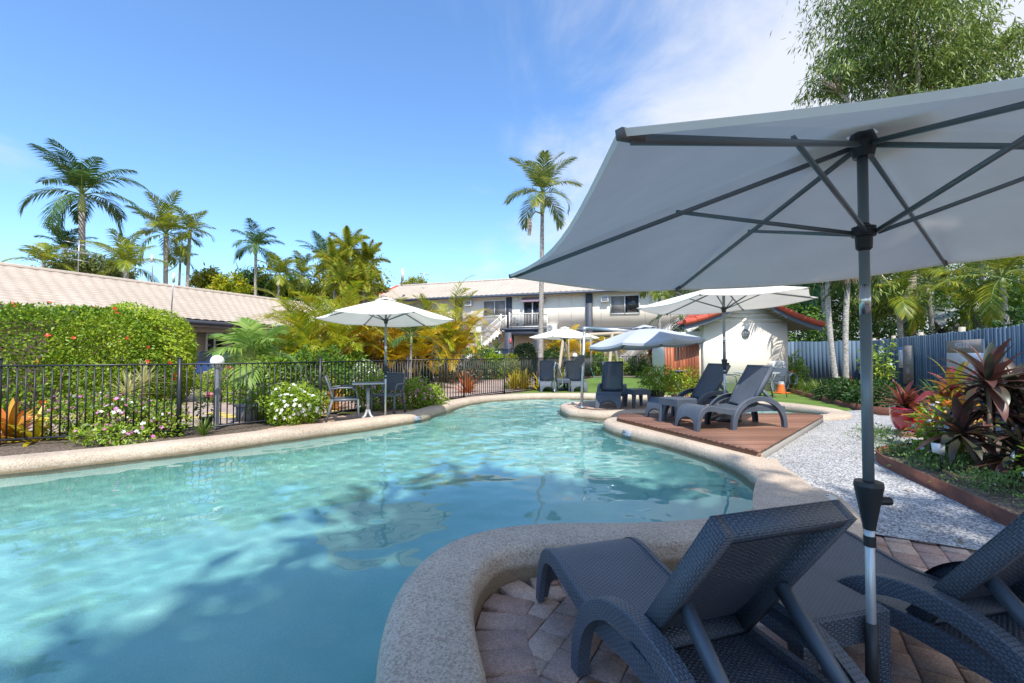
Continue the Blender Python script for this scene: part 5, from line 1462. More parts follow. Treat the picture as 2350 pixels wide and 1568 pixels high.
LM = {
 'green': leafmat('leaf_green', [(.045, .11, .014), (.10, .21, .022), (.19, .31, .035)]),
 'deep': leafmat('leaf_deep', [(.018, .05, .012), (.04, .10, .02), (.08, .16, .03)]),
 'lime': leafmat('leaf_lime', [(.14, .27, .012), (.34, .47, .025), (.56, .62, .06)], .4),
 'ixora': leafmat('leaf_ixora', [(.07, .16, .012), (.17, .30, .02), (.38, .46, .035)], .35),
 'palm': leafmat('leaf_palm', [(.022, .065, .016), (.055, .125, .025), (.13, .21, .03)], .3, .35),
 'palmy': leafmat('leaf_palm_yellow', [(.07, .13, .015), (.20, .26, .02), (.46, .40, .03)], .35),
 'gold': leafmat('leaf_gold', [(.13, .20, .012), (.40, .36, .015), (.64, .40, .012), (.62, .22, .012)], .4),
 'goldg': leafmat('leaf_goldgreen', [(.08, .17, .012), (.20, .30, .018), (.44, .44, .02), (.60, .40, .02)], .4),
 'foxtail': leafmat('leaf_foxtail', [(.10, .18, .02), (.25, .33, .03), (.45, .46, .06), (.44, .30, .07)], .35),
 'vinca': leafmat('leaf_vinca', [(.11, .23, .014), (.25, .39, .03), (.46, .52, .06)], .35),
 'gum': leafmat('leaf_gum', [(.08, .14, .03), (.17, .25, .05), (.34, .40, .08)], .35),
 'grey': leafmat('leaf_greygreen', [(.10, .15, .05), (.20, .25, .08), (.34, .36, .12)], .35),
 'brom': leafmat('bromeliad_orange', [(.30, .26, .015), (.52, .26, .015), (.62, .17, .03), (.55, .40, .04)], .35, .35, .5, 2.5),
 'bromr': leafmat('bromeliad_red', [(.40, .12, .03), (.60, .16, .04), (.55, .28, .06)], .35),
 'bromy': leafmat('bromeliad_yellow', [(.26, .28, .015), (.52, .42, .015), (.62, .44, .03)], .35),
 'varieg': leafmat('variegated_strap', [(.24, .30, .08), (.55, .52, .24), (.66, .60, .38)], .3),
 'cordy': leafmat('cordyline_dark', [(.022, .018, .022), (.05, .06, .035), (.13, .055, .05), (.26, .10, .05)], .25, .35, .5, 4),
 'cordyr': leafmat('cordyline_red', [(.16, .012, .03), (.30, .03, .06), (.40, .38, .03), (.16, .26, .03)], .35, .35, .5, 5),
 'croton': leafmat('croton', [(.10, .20, .015), (.55, .42, .02), (.60, .14, .03), (.40, .02, .02)], .3, .35, .5, 6),
 'banana': leafmat('banana_leaf', [(.08, .20, .05), (.14, .30, .07), (.22, .38, .12)], .35),
 'liriope': leafmat('liriope', [(.05, .12, .015), (.12, .21, .025), (.34, .34, .05)], .3),
 'cover': leafmat('ground_cover', [(.08, .16, .04), (.16, .27, .07), (.28, .38, .13)], .3),
 'dead': leafmat('dry_frond', [(.26, .18, .11), (.40, .29, .18)], .3),
}
M_FLW = leafmat('white_petal', [(.80, .80, .76), (.86, .86, .84)], .3); M_FLP = leafmat('pink_petal', [(.62, .14, .44), (.78, .34, .64)], .3)
M_FLR = leafmat('red_petal', [(.62, .03, .012), (.75, .09, .03)], .3); M_FLB = leafmat('pale_blue_petal', [(.62, .68, .82), (.80, .82, .88)], .3)
M_STEM = mat('stem_brown', (.20, .14, .09), .85, var=.25, vs=20); M_STEMG = mat('stem_green', (.22, .28, .06), .6, var=.2, vs=10); M_STEMO = mat('cane_yellow', (.50, .33, .06), .5, var=.2, vs=6)
def barkmat(name, c1, c2, ring=14, rough=.9):
    t = NT(name); p = t.pos(); s = t.n('ShaderNodeSeparateXYZ'); t.l(p, s.inputs[0])
    z = t.math('MULTIPLY_ADD', t.noise(p, 5, 4), .10, s.outputs[2]); f = t.math('FRACT', t.math('MULTIPLY', z, ring))
    m = t.n('ShaderNodeMapping'); m.inputs['Scale'].default_value = (14, 14, 30); t.l(p, m.inputs[0])
    n = t.noise(m.outputs[0], 1, 4, .7)
    c = t.mix(t.rng(f, 0, .12, .55, 0), t.ramp(n, [(.38, c1), (.6, c2)]), c1)
    return t.out(t.bsdf(c, rough, 0, .2, t.bump(t.math('ADD', n, t.math('MULTIPLY', f, .4)), .5, .02)).outputs[0])
M_PALMB = barkmat('palm_trunk_grey', (.13, .115, .105), (.52, .48, .44)); M_PALMW = barkmat('palm_trunk_pale', (.26, .23, .20), (.60, .56, .50), 9)
M_SHAFT = mat('crownshaft', (.40, .44, .16), .45, var=.15, vs=4); M_BARK = barkmat('paperbark', (.22, .155, .11), (.58, .49, .41), 1.2)

def blob_points(c, r, n, box=2.0, lump=.16, inner=.35, rr=rng, zmin=-.95):
    d = rdirs(int(n*1.3), rr); d = d[d[:, 2] > zmin][:n]
    k = 1/(np.sum(np.abs(d)**box, 1)**(1/box))
    f = 1 + lump*(np.sin(4.1*d[:, 0] + 2*d[:, 1] + c[0]*3) * np.sin(3.7*d[:, 2] + 3.3*d[:, 1] + c[1]) + .6*np.sin(9*d[:, 0] + 1.3*c[1])*np.sin(8*d[:, 2] + 7*d[:, 1]))
    rad = 1 - inner*rr.random(len(d))**2.2
    return np.array(c) + d*(k*f*rad)[:, None]*np.array(r), d
def rotz(v, c, a):
    if not a: return v
    q = v - np.array(c); return np.stack([q[:, 0]*cos(a) - q[:, 1]*sin(a), q[:, 0]*sin(a) + q[:, 1]*cos(a), q[:, 2]], 1) + np.array(c)
def add_flowers(g, p, d, size, r=rng, petals=5):
    n = len(p); d = unit(d + .35*r.normal(size=(n, 3))); a = unit(np.cross(d, r.normal(size=(n, 3)))); b = np.cross(d, a)
    for k in range(petals):
        t = 2*pi*k/petals; e = a*cos(t) + b*sin(t) + d*.15
        add_leaves(g, p, e, size*.55, size*.42, r, .1, d)
def bush(name, label, c, r, n, L, W, m, cat='bush', box=2.0, rot=0, droop=.2, flowers=(), group=None, lump=.16, stems=True, inner=.35, zmin=-.95):
    """clipped or loose bush: foliage, a few stems inside, and its flowers as parts"""
    o = thing(name, label, cat, (c[0], c[1], gz(c[0], c[1])), 0, group)
    p, d = blob_points(c, r, n, box, lump, inner, rng, zmin); d2 = d*np.array([1/r[0], 1/r[1], 1/r[2]]); d2 = unit(d2)
    p = rotz(p, c, rot); d2 = rotz(d2, (0, 0, 0), rot)
    p[:, 2] = np.maximum(p[:, 2], gz(c[0], c[1]) + .02)
    ld = unit(d2*.8 + rng.normal(size=p.shape)*.55 + np.array([0, 0, -droop]))
    g = G(); add_leaves(g, p, ld, L*(.7 + .6*rng.random(len(p))), W*(.7 + .6*rng.random(len(p))), nrm=unit(d2 + .5*rng.normal(size=p.shape) + np.array([0, 0, .4])))
    g.build('foliage', m, o)
    if stems:
        g = G()
        for k in range(7):
            a = 2*pi*k/7; b = Vector((c[0] + .12*r[0]*cos(a), c[1] + .12*r[1]*sin(a), gz(c[0], c[1]) - .02))
            q = np.array([[c[0] + .62*r[0]*cos(a+.3), c[1] + .62*r[1]*sin(a+.3), c[2] + .35*r[2]]])
            q = rotz(q, c, rot)[0]; g.tube([b, b.lerp(Vector(q), .5) + Vector((0, 0, .1*r[2])), q], [.022, .016, .007], 5, False)
        g.build('stems', M_STEM, o)
    for fn, fm, size, top in flowers:
        p, d = blob_points(c, np.array(r)*1.03, fn*3, box, lump, .02, rng, top); p, d = p[:fn], d[:fn]
        g = G(); add_flowers(g, rotz(p, c, rot), rotz(unit(d + np.array([0, 0, .35])), (0, 0, 0), rot), size*(.75 + .5*rng.random(len(p)))); g.build('flowers', fm, o, kind='stuff')
    return o
def palm(label, base, top, nf, L, m, ll=.5, lw=.035, r0=.11, r1=.075, shaft=0, droop=(1.0, 1.9), els=(85, -15), vee=.25, hang=.7, nl=34, az0=0, bark=None, bottle=False, name='palm_tree', group=None, bend=.0, stalk=None, cat='palm', spear=False, extra=None, seed=None):
    r = np.random.default_rng(seed if seed is not None else int(abs(base[0]*131 + base[1]*17)))
    base, top = Vector(base), Vector(top)
    o = thing(name, label, cat, tuple(base), 0, group)
    n = 9; pts = []
    for k in range(n+1):
        t = k/n; q = base.lerp(top, t); q.x += bend*sin(pi*t); pts.append(q)
    rad = [r0*1.25 if k == 0 else r0 + (r1-r0)*k/n for k in range(n+1)]
    G().tube(pts, rad, 12).build('trunk', bark or M_PALMB, o, smooth=True)
    ax = (pts[-1]-pts[-2]).normalized()
    hd = top + ax*shaft
    if shaft: G().tube([top, top + ax*shaft*.12, top + ax*shaft*.6, hd], [r1*1.05, r1*1.35, r1*1.2, r1*.7], 12).build('crownshaft', M_SHAFT, o, smooth=True)
    g, gs = G(), G()
    for k in range(nf):
        t = (k + .5)/nf; az = az0 + k*2.39996 + r.normal(0, .12); el = radians(els[0] + (els[1]-els[0])*t**1.35 + r.normal(0, 6))
        add_frond(g, gs, hd - ax*.03*k/nf, az, el, L*(.85 + .25*r.random()), (droop[0] + (droop[1]-droop[0])*r.random())*(.55 + .6*t), nl, ll, lw, vee + r.normal(0, .08), hang, r=r, bottle=bottle, rad=.02*max(.5, L/2))
    if spear: gs.tube([hd, hd + ax*L*.9], [.03, .004], 6)
    g.build('fronds', m, o); gs.build('frond_stalks', stalk or M_STEMG, o)
    return o
def cane_clump(label, base, h, ns, m, spread=.35, L=1.5, seed=1, name='golden_cane_palm', nf=6, els=(80, 5), group='golden cane palms behind the pool fence', lean=(0, 0)):
    r = np.random.default_rng(seed); base = Vector(base)
    o = thing(name, label, 'palm', tuple(base), 0, group); g, gs, gt = G(), G(), G()
    for k in range(ns):
        a = 2*pi*k/ns + r.random(); q = .5 + .5*r.random()
        b = base + Vector((spread*.5*cos(a)*q, spread*.5*sin(a)*q, 0)); hh = h*(.42 + .58*r.random()) if k else h
        t = b + Vector((spread*1.3*cos(a)*q + lean[0]*hh, spread*1.3*sin(a)*q + lean[1]*hh, hh*.62))
        gt.tube([b, b.lerp(t, .5) + Vector((.03*cos(a), .03*sin(a), 0)), t], [.045, .04, .03], 7)
        for j in range(nf):
            az = a + j*2.4 + r.normal(0, .2); el = radians(els[0] + (els[1]-els[0])*(j/nf) + r.normal(0, 8))
            add_frond(g, gs, t, az, el, L*(.75 + .45*r.random())*min(1.2, .6 + .4*hh/2.5), 1.0 + 1.0*r.random(), 26, .42, .034, .45, .35, .2, r, rad=.013)
    gt.build('canes', M_PALMW if name != 'golden_cane_palm' else barkmat('cane_ringed', (.20, .17, .07), (.46, .40, .20), 8), o, smooth=True); g.build('fronds', m, o); gs.build('frond_stalks', M_STEMO, o)
    return o
def rosette(name, label, base, n, L, W, els, droop, m, shape='lance', cat='plant', group=None, seg=7, seed=0, stem=None, jit=.3, heads=None, fold=.12):
    r = np.random.default_rng(seed + 3); base = Vector(base)
    o = thing(name, label, cat, tuple(base), 0, group); g = G(); hs = heads or [(0, 0, 0)]
    for hx, hy, hz in hs:
        k = np.arange(n); az = k*2.39996 + r.normal(0, jit, n); el = np.radians(els[0] + (els[1]-els[0])*((k+.5)/n)**.9 + r.normal(0, 6, n))
        add_straps(g, np.array(base + Vector((hx, hy, hz)))[None] + np.stack([.02*np.cos(az), .02*np.sin(az), -.10*L*(k/n)], 1), az, el, L*(.72 + .4*r.random(n)), W*(.75 + .4*r.random(n)), droop*(.6 + .8*r.random(n)), seg, r, shape, fold)
    g.build('leaves', m, o)
    if stem is not None:
        gt = G()
        for hx, hy, hz in hs:
            if hz > .05: gt.tube([base + Vector((hx*.2, hy*.2, -.02)), base + Vector((hx*.7, hy*.7, hz*.55)), base + Vector((hx, hy, hz))], [stem*1.2, stem, stem*.8], 7)
        if gt.n: gt.build('stem', M_STEM, o, smooth=True)
    return o
def leafy_tree(label, base, blobs, n, L, W, m, trunk_r=.2, name='leafy_tree', fork=None, droop=.35, clump=.17, group=None, cat='tree', bark=None, kids=1.0, per=26):
    """trunk, limbs to every mass of the crown, and leaf clumps spread through each mass"""
    base = Vector(base); o = thing(name, label, cat, tuple(base), 0, group)
    fk = Vector(fork) if fork is not None else base.lerp(Vector(blobs[0][0]), .5)
    gt = G(); gt.tube([base, base.lerp(fk, .5) + Vector((trunk_r*.3, 0, 0)), fk], [trunk_r*1.25, trunk_r, trunk_r*.8], 12)
    g = G(); tot = sum(b[1][0]*b[1][1] + b[1][0]*b[1][2] for b in blobs)
    for c, r_ in blobs:
        c = Vector(c); sh = (r_[0]*r_[1] + r_[0]*r_[2])/tot
        mid = fk.lerp(c, .55) + Vector((rng.normal(0, .1), rng.normal(0, .1), .1))*r_[0]
        gt.tube([fk, mid, c], [trunk_r*.55, trunk_r*.36, trunk_r*.16], 8)
        nc = max(6, int(n*sh/per)); cp, cd = blob_points(c, r_, nc, 2, .22, .75)
        for q in cp[::max(1, len(cp)//9)]: gt.tube([tuple(c.lerp(mid, .3)), tuple((np.array(c) + q)/2 + rng.normal(0, .06, 3)*r_[0]), tuple(q)], [trunk_r*.16, trunk_r*.09, trunk_r*.03], 5)
        cs = clump*np.mean(r_)
        k = np.repeat(np.arange(len(cp)), per); p = cp[k] + rng.normal(size=(len(k), 3))*cs*np.array([1, 1, .7])
        ld = unit(cd[k]*.5 + rng.normal(size=p.shape)*.7 + np.array([0, 0, -droop]))
        add_leaves(g, p, ld, L*(.6 + .7*rng.random(len(p))), W*(.7 + .6*rng.random(len(p))))
    gt.build('trunk', bark or M_STEM, o, smooth=True); g.build('crown', m, o)
    return o

# ------------------------------------------------------------------ left garden
bush('flowering_hedge', 'tall green hedge dotted with red flowers at the left edge', (-10.75, 10.35, 1.23), (2.3, 1.0, 1.25), 21000, .085, .05, LM['ixora'], 'hedge', 3.2, radians(33), .1, [(130, M_FLR, .10, -.9)], lump=.10, inner=.22)
bush('clipped_bush', 'large rounded lime green clipped bush in front of the left wing', (-10.15, 12.05, 1.30), (1.5, 1.25, 1.36), 21000, .085, .042, LM['lime'], 'bush', 2.5, 0, .7, (), lump=.07, inner=.18)
for k, (x, z) in enumerate(((-10.9, 2.5), (-10.2, 2.62), (-9.2, 2.66))):
    pass
VG = 'flowering periwinkle clumps'
def vinca(label, c, r, fl, n=2600, L=.062):
    n = int(n*(.45 if c[0] < -5.5 and c[1] < 9 else 1)); fl = [(int(f[0]*1.5), f[1], f[2]*1.15, f[3]) for f in fl]
    return bush('periwinkle', label, (c[0], c[1], gz(*c) + r[2]*.85), r, n, L, .03, LM['vinca'], 'flowers', 2.0, 0, .0, fl, VG, .25, inner=.6)
vinca('pink periwinkle behind the fence beside the orange bromeliads, first from the left', (-7.0, 7.35), (.42, .35, .36), [(34, M_FLP, .055, -.1), (9, M_FLW, .055, 0)])
vinca('pink and white periwinkle behind the fence, second from the left edge', (-6.35, 7.30), (.45, .34, .38), [(26, M_FLP, .055, -.1), (22, M_FLW, .055, 0)])
vinca('white topped periwinkle behind the fence below the striped dracaenas', (-5.95, 7.62), (.40, .32, .30), [(12, M_FLP, .055, -.1), (16, M_FLW, .055, 0)])
vinca('low periwinkle with few pink flowers just left of the tall fence post', (-5.62, 7.45), (.32, .25, .20), [(10, M_FLP, .05, -.1)], 1300)
vinca('low sprawling periwinkle in front of the fence above the coping at left', (-5.9, 6.72), (.55, .22, .15), [(12, M_FLP, .05, -.1), (6, M_FLW, .05, 0)], 1500)
vinca('large bush of white periwinkle flowers left of the bistro chair', (-4.1, 8.66), (.54, .40, .38), [(120, M_FLW, .055, -.4)], 4200)
vinca('white periwinkle behind the fence between the planter and the big white bush', (-4.75, 9.05), (.50, .40, .36), [(70, M_FLW, .052, -.3)], 3000)
vinca('pink periwinkle behind the grey armchair under the umbrella', (-3.15, 10.55), (.55, .4, .42), [(60, M_FLP, .055, -.3)], 3000)
vinca('pink periwinkle right of the bistro table against the fence', (-2.45, 10.85), (.45, .4, .40), [(44, M_FLP, .055, -.3)], 2600)
vinca('yellowing periwinkle at the end of the bed right of the bistro table', (-2.0, 11.1), (.36, .3, .28), [(16, M_FLP, .05, -.3)], 1700)
vinca('pink flowered shrub at the foot of the lime clipped bush beside the driveway', (-8.0, 12.4), (.5, .45, .5), [(20, M_FLP, .06, -.3)], 2200, .075)
BG = 'bromeliads in the garden beds'
rosette('bromeliad', 'orange and yellow bromeliad at the left edge behind the fence', (-7.85, 7.15, .1), 30, .74, .095, (80, 5), .9, LM['brom'], group=BG, seed=1)
rosette('bromeliad', 'yellow green bromeliad right of the leftmost orange one', (-7.35, 7.05, .1), 24, .60, .08, (78, 15), .9, LM['bromy'], group=BG, seed=2)
rosette('bromeliad', 'big orange bromeliad behind the left armchair', (-4.25, 10.75, .1), 40, .66, .07, (82, 20), .55, LM['brom'], group=BG, seed=3)
rosette('bromeliad', 'red orange bromeliad beside the fence post behind the far coping', (-1.5, 15.3, .1), 34, .85, .075, (85, 25), .25, LM['bromr'], group=BG, seed=4)
rosette('bromeliad', 'clump of upright yellow bromeliads left of the palm trunk', (.35, 16.6, .1), 30, .85, .06, (86, 45), .25, LM['bromy'], 'lance', group=BG, seed=5, heads=[(-.3, 0, 0), (.12, .1, 0), (.0, -.15, 0)])
rosette('bromeliad', 'lone yellow bromeliad with arching leaves at the foot of the palm trunk', (.98, 16.2, .1), 18, .7, .075, (80, 20), .8, LM['bromy'], group=BG, seed=6)
rosette('bromeliad', 'yellow bromeliads behind the umbrella pole of the far loungers', (2.2, 19.3, .1), 34, .9, .06, (86, 45), .3, LM['bromy'], group=BG, seed=7, heads=[(-.25, 0, 0), (.25, .1, 0)])
for lab, b, s in (('striped dracaena with cream leaves, the lower one before the hedge', Q(289, 935, 9.6), .52), ('striped dracaena with cream leaves, the taller one before the hedge', Q(327, 935, 10.1), .72)):
    b.z = .1; rosette('dracaena', lab, b, 46, .50, .03, (85, -5), .25, LM['varieg'], stem=.02, heads=[(.02, 0, s)], seed=8, group='striped dracaenas')
rosette('grass_tuft', 'green grass tuft at the foot of the tall fence post', (-5.12, 7.58, .1), 70, .34, .012, (88, 40), .8, LM['liriope'], 'lance', 'grass', seed=9, fold=.05)
for k, (x, y, r_, lab) in enumerate(((-6.6, 12.3, .75, 'green shrub behind the planter palm'), (-5.6, 12.9, .8, 'green shrub below the golden canes, right of the planter'), (-5.0, 14.0, .7, 'small green shrub in the bed behind the orange bromeliad'), (-7.8, 14.6, .7, 'green shrub against the left wing under its windows'))):
    bush('garden_shrub', lab, (x, y, .12 + r_*.8), (r_*1.15, r_, r_*.95), 3600, .11, .055, LM['green' if k % 2 else 'ixora'], 'shrub', group='green shrubs of the left bed', lump=.25)
bush('white_flower_spray', 'pale white flowering shrub hanging at the fence below the golden canes', (-3.95, 12.2, .85), (.32, .25, .42), 900, .07, .035, LM['cover'], 'shrub', flowers=[(110, M_FLW, .05, -.8)])

# golden canes and their neighbours
cane_clump('golden cane palm nearest the left wing, arching over its eave', (-7.4, 16.6, .1), 3.9, 7, LM['goldg'], .5, 1.7, 21)
cane_clump('golden cane palm with pale arching fronds left of the umbrella', (-6.1, 14.9, .1), 3.7, 8, LM['goldg'], .5, 1.65, 22)
cane_clump('orange golden cane palm directly behind the left umbrella', (-5.5, 16.6, .1), 3.1, 8, LM['gold'], .5, 1.5, 23)
cane_clump('deep orange golden cane palm right of the umbrella pole', (-4.6, 17.6, .1), 3.2, 8, LM['gold'], .5, 1.5, 24)
cane_clump('yellow golden cane palm low behind the fence post', (-3.7, 17.0, .1), 2.7, 6, LM['gold'], .45, 1.3, 25)
cane_clump('tall golden cane palm with silvery arching fronds before the back block', (-3.3, 20.6, .1), 4.9, 10, LM['goldg'], .6, 2.0, 26)
cane_clump('leaning golden cane palm at the left end of the white staircase', (-2.75, 20.3, .1), 3.9, 6, LM['gold'], .4, 1.4, 27, lean=(.12, 0))
cane_clump('golden cane palm behind the others, far back beside the wing', (-6.6, 20.5, .1), 4.4, 7, LM['goldg'], .5, 1.7, 28)
cane_clump('short golden cane palm in the middle of the bed', (-6.9, 14.3, .1), 2.2, 5, LM['goldg'], .4, 1.2, 29)
palm('small slender green palm standing in front of the golden canes', (-3.3, 14.8, .1), (-3.28, 14.8, 1.75), 9, 1.0, LM['palm'], .42, .03, .045, .035, .25, (.9, 1.5), (85, -5), .2, .5, 24, group='single palms')

for k, (x, y, h_, lab) in enumerate(((-5.6, 18.6, 1.1, 'dark green shrub between the golden canes, left'), (-4.2, 19.0, 1.1, 'dark green shrub between the golden canes, right'), (-7.0, 18.0, 1.2, 'dark green shrub behind the tallest golden cane'))):
    bush('garden_shrub', lab, (x, y, .1 + h_), (1.0, .6, h_), 2600, .2, .07, LM['deep'], 'shrub', droop=.4, lump=.3)
# potted palm
pb = Vector((-5.16, 8.98, .12))
pt_ = thing('planter_box', 'square grey ribbed planter holding a young palm behind the fence', 'planter', tuple(pb))
M_PLANT = mat('planter_grey', (.27, .28, .29), .7, var=.15)
G().slab([pb + Vector((x, y, .0)) for x, y in ((-.17, -.17), (.17, -.17), (.17, .17), (-.17, .17))], (0, 0, .30)).build('box', M_PLANT, pt_)
g = G(); g.box(pb + Vector((0, 0, .31)), (.40, .40, .05)); g.build('rim', M_PLANT, pt_, bevel=.008)
for s in range(7): G().box(pb + Vector((-.15 + .05*s, -.175, .14)), (.018, .012, .25)).build('rib', M_PLANT, pt_)
palm('young potted palm with long drooping green fronds', pb + Vector((0, 0, .3)), pb + Vector((.05, 0, 1.02)), 11, .95, leafmat('leaf_young_palm', [(.10, .22, .03), (.22, .36, .06), (.38, .48, .14)], .4), .46, .05, .04, .03, .18, (1.2, 1.9), (85, 10), .15, .75, 17, group='single palms', name='potted_palm')
# small flower pot by the lamp
b = Vector((-5.42, 8.12, .12)); o = thing('flower_pot', 'small black pot with a pink flowering plant left of the lamp post', 'flower pot', tuple(b))
G().lathe([(.07, 0), (.09, .17), (.1, .17), (.1, .19), (.08, .19), (.075, .15), (.001, .15)], b, 16).build('pot', M_PLAST, o, smooth='auto')
g = G(); p, d = blob_points(b + Vector((0, 0, .36)), (.15, .15, .20), 110); add_leaves(g, p, unit(d + .4*rng.normal(size=d.shape)), .085, .04); g.build('foliage', LM['deep'], o)
g = G(); p, d = blob_points(b + Vector((.03, 0, .58)), (.055, .055, .045), 60); add_flowers(g, p, d, .05); g.build('flowers', leafmat('coral_petal', [(.72, .22, .26), (.80, .42, .45)], .3), o)
g = G(); g.tube([b + Vector((0, 0, .15)), b + Vector((.03, 0, .56))], .008, 6); g.build('stem', M_STEMG, o)

# bollard lamps
M_OPAL = mat('opal_globe', (.86, .86, .85), .18, 0, .5, var=.01)
def bollard(label, b, h, r, pr):
    b = Vector(b); o = thing('bollard_lamp', label, 'lamp', tuple(b), 0, 'globe bollard lamps')
    G().tube([b, b + Vector((0, 0, h))], pr, 16).build('post', mat('lamp_post_grey', (.20, .22, .255), .45), o, smooth='auto')
    G().lathe([(pr, h-.02), (pr*1.5, h), (r*.75, h+.03), (r*.75, h+.045), (.001, h+.045)], b, 20).build('collar', mat('lamp_collar', (.55, .55, .54), .4), o, smooth='auto')
    G().ball(b + Vector((0, 0, h + r*.93)), r, 28, 18).build('globe', M_OPAL, o, smooth=True)
bollard('white globe bollard lamp behind the left fence beside the planter', (-5.24, 8.10, .12), 1.075, .112, .045)
bollard('white globe bollard lamp far behind the swing', P(1319.5, 866, .12), 1.05, .14, .06)

# ------------------------------------------------------------------ beds before the back block
bush('ixora_hedge', 'low hedge with red flowers below the white staircase', (-2.1, 23.2, .85), (1.8, .8, .8), 5200, .12, .065, LM['ixora'], 'hedge', 2.6, 0, .1, [(40, M_FLR, .12, -.5)])
bush('round_bush', 'dark round clipped bush between the undercroft columns', (.72, 25.5, 1.0), (.62, .6, .95), 5200, .10, .055, LM['deep'], 'bush', 2.6, 0, .2, (), lump=.08)
bush('garden_shrub', 'dark leafy shrub right of the palm trunk behind the far fence', (2.0, 23.5, .85), (.65, .55, .8), 2600, .17, .05, LM['deep'], 'shrub', droop=.5)
bush('garden_shrub', 'yellow green shrub left of the round clipped bush', (-.1, 24.6, .75), (.5, .45, .62), 1800, .15, .04, LM['palmy'], 'shrub', droop=.5)
bush('fern', 'bright green feathery fern before the parked wagon', (-.9, 23.0, 1.05), (.5, .35, .28), 1500, .14, .04, LM['lime'], 'fern', droop=.2)
for k, (x, y, r_, lab) in enumerate(((-1.5, 16.6, .22, 'tiny green tuft behind the fence left of the red bromeliad'), (-.2, 17.0, .2, 'tiny green tuft behind the fence right of the red bromeliad'), (-2.4, 15.2, .28, 'small green tuft at the fence foot below the slender palm'))):
    rosette('grass_tuft', lab, (x, y, .1), 60, r_*1.6, .02, (85, 15), .9, LM['liriope'], cat='grass', seed=30+k, fold=.05)
cane_clump('bright yellow cane palm seen between the swing posts', (3.3, 28.0, .1), 3.0, 7, LM['gold'], .6, 1.6, 31, group='cane palms by the right staircase', nf=7)
cane_clump('yellow green cane palm right of the swing behind the gate', (5.2, 28.5, .1), 2.6, 6, LM['gold'], .6, 1.4, 32, group='cane palms by the right staircase')
for k, (x, y, r_, m_, lab) in enumerate(((4.7, 26.4, .7, 'green', 'green shrub just behind the gate post of the far fence'), (5.9, 26.6, .6, 'lime', 'lime shrub behind the far fence under the staircase'), (7.3, 26.8, .6, 'green', 'green shrub at the foot of the right staircase'), (9.6, 27.0, .9, 'lime', 'lime green shrub behind the far fence left of the slat screen'))):
    bush('garden_shrub', lab, (x, y, .12 + r_*.8), (r_, r_*.8, r_), 1900, .15, .08, LM[m_], 'shrub', lump=.3)
rosette('cordyline', 'bronze red cordyline by the right staircase', P(1506, 868, .12), 40, .8, .10, (80, -20), .9, LM['cordyr'], stem=.04, heads=[(0, 0, 1.0), (.4, .2, .6), (-.3, .1, 1.3)], seed=33)
b = P(1518, 866, .12); cane_clump('green palm with pale fronds left of the slat screen', (b.x + .4, b.y, .1), 2.3, 5, LM['goldg'], .4, 1.3, 34, group='cane palms by the right staircase')
palm('dark green palm drooping over the hut roof edge', (8.6, 21.5, .1), (8.0, 21.4, 3.05), 12, 2.1, LM['palm'], .55, .045, .09, .07, .3, (1.2, 1.8), (80, -10), .2, .7, 30, group='single palms')
palm('palm with a pale trunk and yellow hanging fronds beside the back block', (7.85, 24.3, .1), (7.9, 24.3, 4.7), 11, 1.7, LM['palmy'], .6, .045, .10, .08, .5, (1.5, 2.1), (70, -50), .1, 1.0, 30, group='single palms')
rosette('yucca', 'spiky dark green yucca in the shade under the white staircase', Q(1139, 845, 30), 50, .75, .05, (80, -30), .5, LM['palm'], stem=.05, heads=[(0, 0, 1.35), (-.55, 0, .75)], seed=35)

# ------------------------------------------------------------------ tall palms
b = P(1240, 874, .12); b.z = .1
king = palm('tall palm with grey trunk and hanging cream flower spray beside the far loungers', b, (1.46, b.y, 8.15), 17, 2.2, leafmat('leaf_king_palm', [(.06, .12, .045), (.13, .21, .06), (.26, .31, .07), (.50, .36, .05)], .35), .62, .042, .145, .085, 1.0, (1.1, 1.9), (86, -20), .25, .45, 44, group='tall palms', spear=True, seed=9)
g = G(); s0 = Vector((1.46, b.y-.1, 8.1)); g.tube([s0, s0 + Vector((-.35, -.1, .10)), s0 + Vector((-.62, -.1, -.25))], [.045, .04, .03], 8); g.build('spadix_stalk', M_STEMG, king, smooth=True)
g = G(); e0_ = s0 + Vector((-.62, -.1, -.25))
for k in range(34): a = rng.random()*6.28; q = e0_ + Vector((.10*cos(a)*rng.random(), .10*sin(a)*rng.random(), 0)); g.tube([q, q + Vector((.02*cos(a), .02*sin(a), -.35)), q + Vector((-.02, 0, -.75 - .1*rng.random()))], [.016, .014, .006], 4, False)
g.build('flower_spray', mat('cream_spray', (.72, .58, .46), .8), king)
def skyline(label, x, ytop, ybase, Y, L, m, nf=13, **k):
    t = Q(x, ytop, Y); bx = k.pop('bx', x); b_ = Q(bx, ybase, Y); b_.z = .1
    return palm(label, b_, t, nf, L, m, group='palms on the left skyline', name='palm_tree', **k)
skyline('tallest dark palm on the left skyline, its fronds blown to the left', 188, 488, 700, 27, 3.5, LM['palm'], 17, ll=.95, lw=.06, r0=.19, r1=.15, shaft=1.1, droop=(1.3, 2.2), els=(88, -25), vee=.1, hang=.8, nl=46, az0=2.6, bark=M_PALMB, bx=192, spear=True)
skyline('twin stemmed palm with a golden lower frond, second tall one from left', 381, 545, 700, 30, 2.8, LM['palmy'], 17, ll=.8, lw=.055, r0=.15, r1=.13, shaft=.2, droop=(1.1, 2.0), els=(88, -35), nl=40, bark=M_PALMW, hang=.6)
skyline('small golden palm leaning beside the twin stemmed palm', 435, 547, 700, 31, 1.75, LM['palmy'], 11, ll=.6, lw=.05, r0=.13, r1=.10, shaft=.5, droop=(.9, 1.6), els=(75, -20), nl=30, bark=M_PALMW, bx=423)
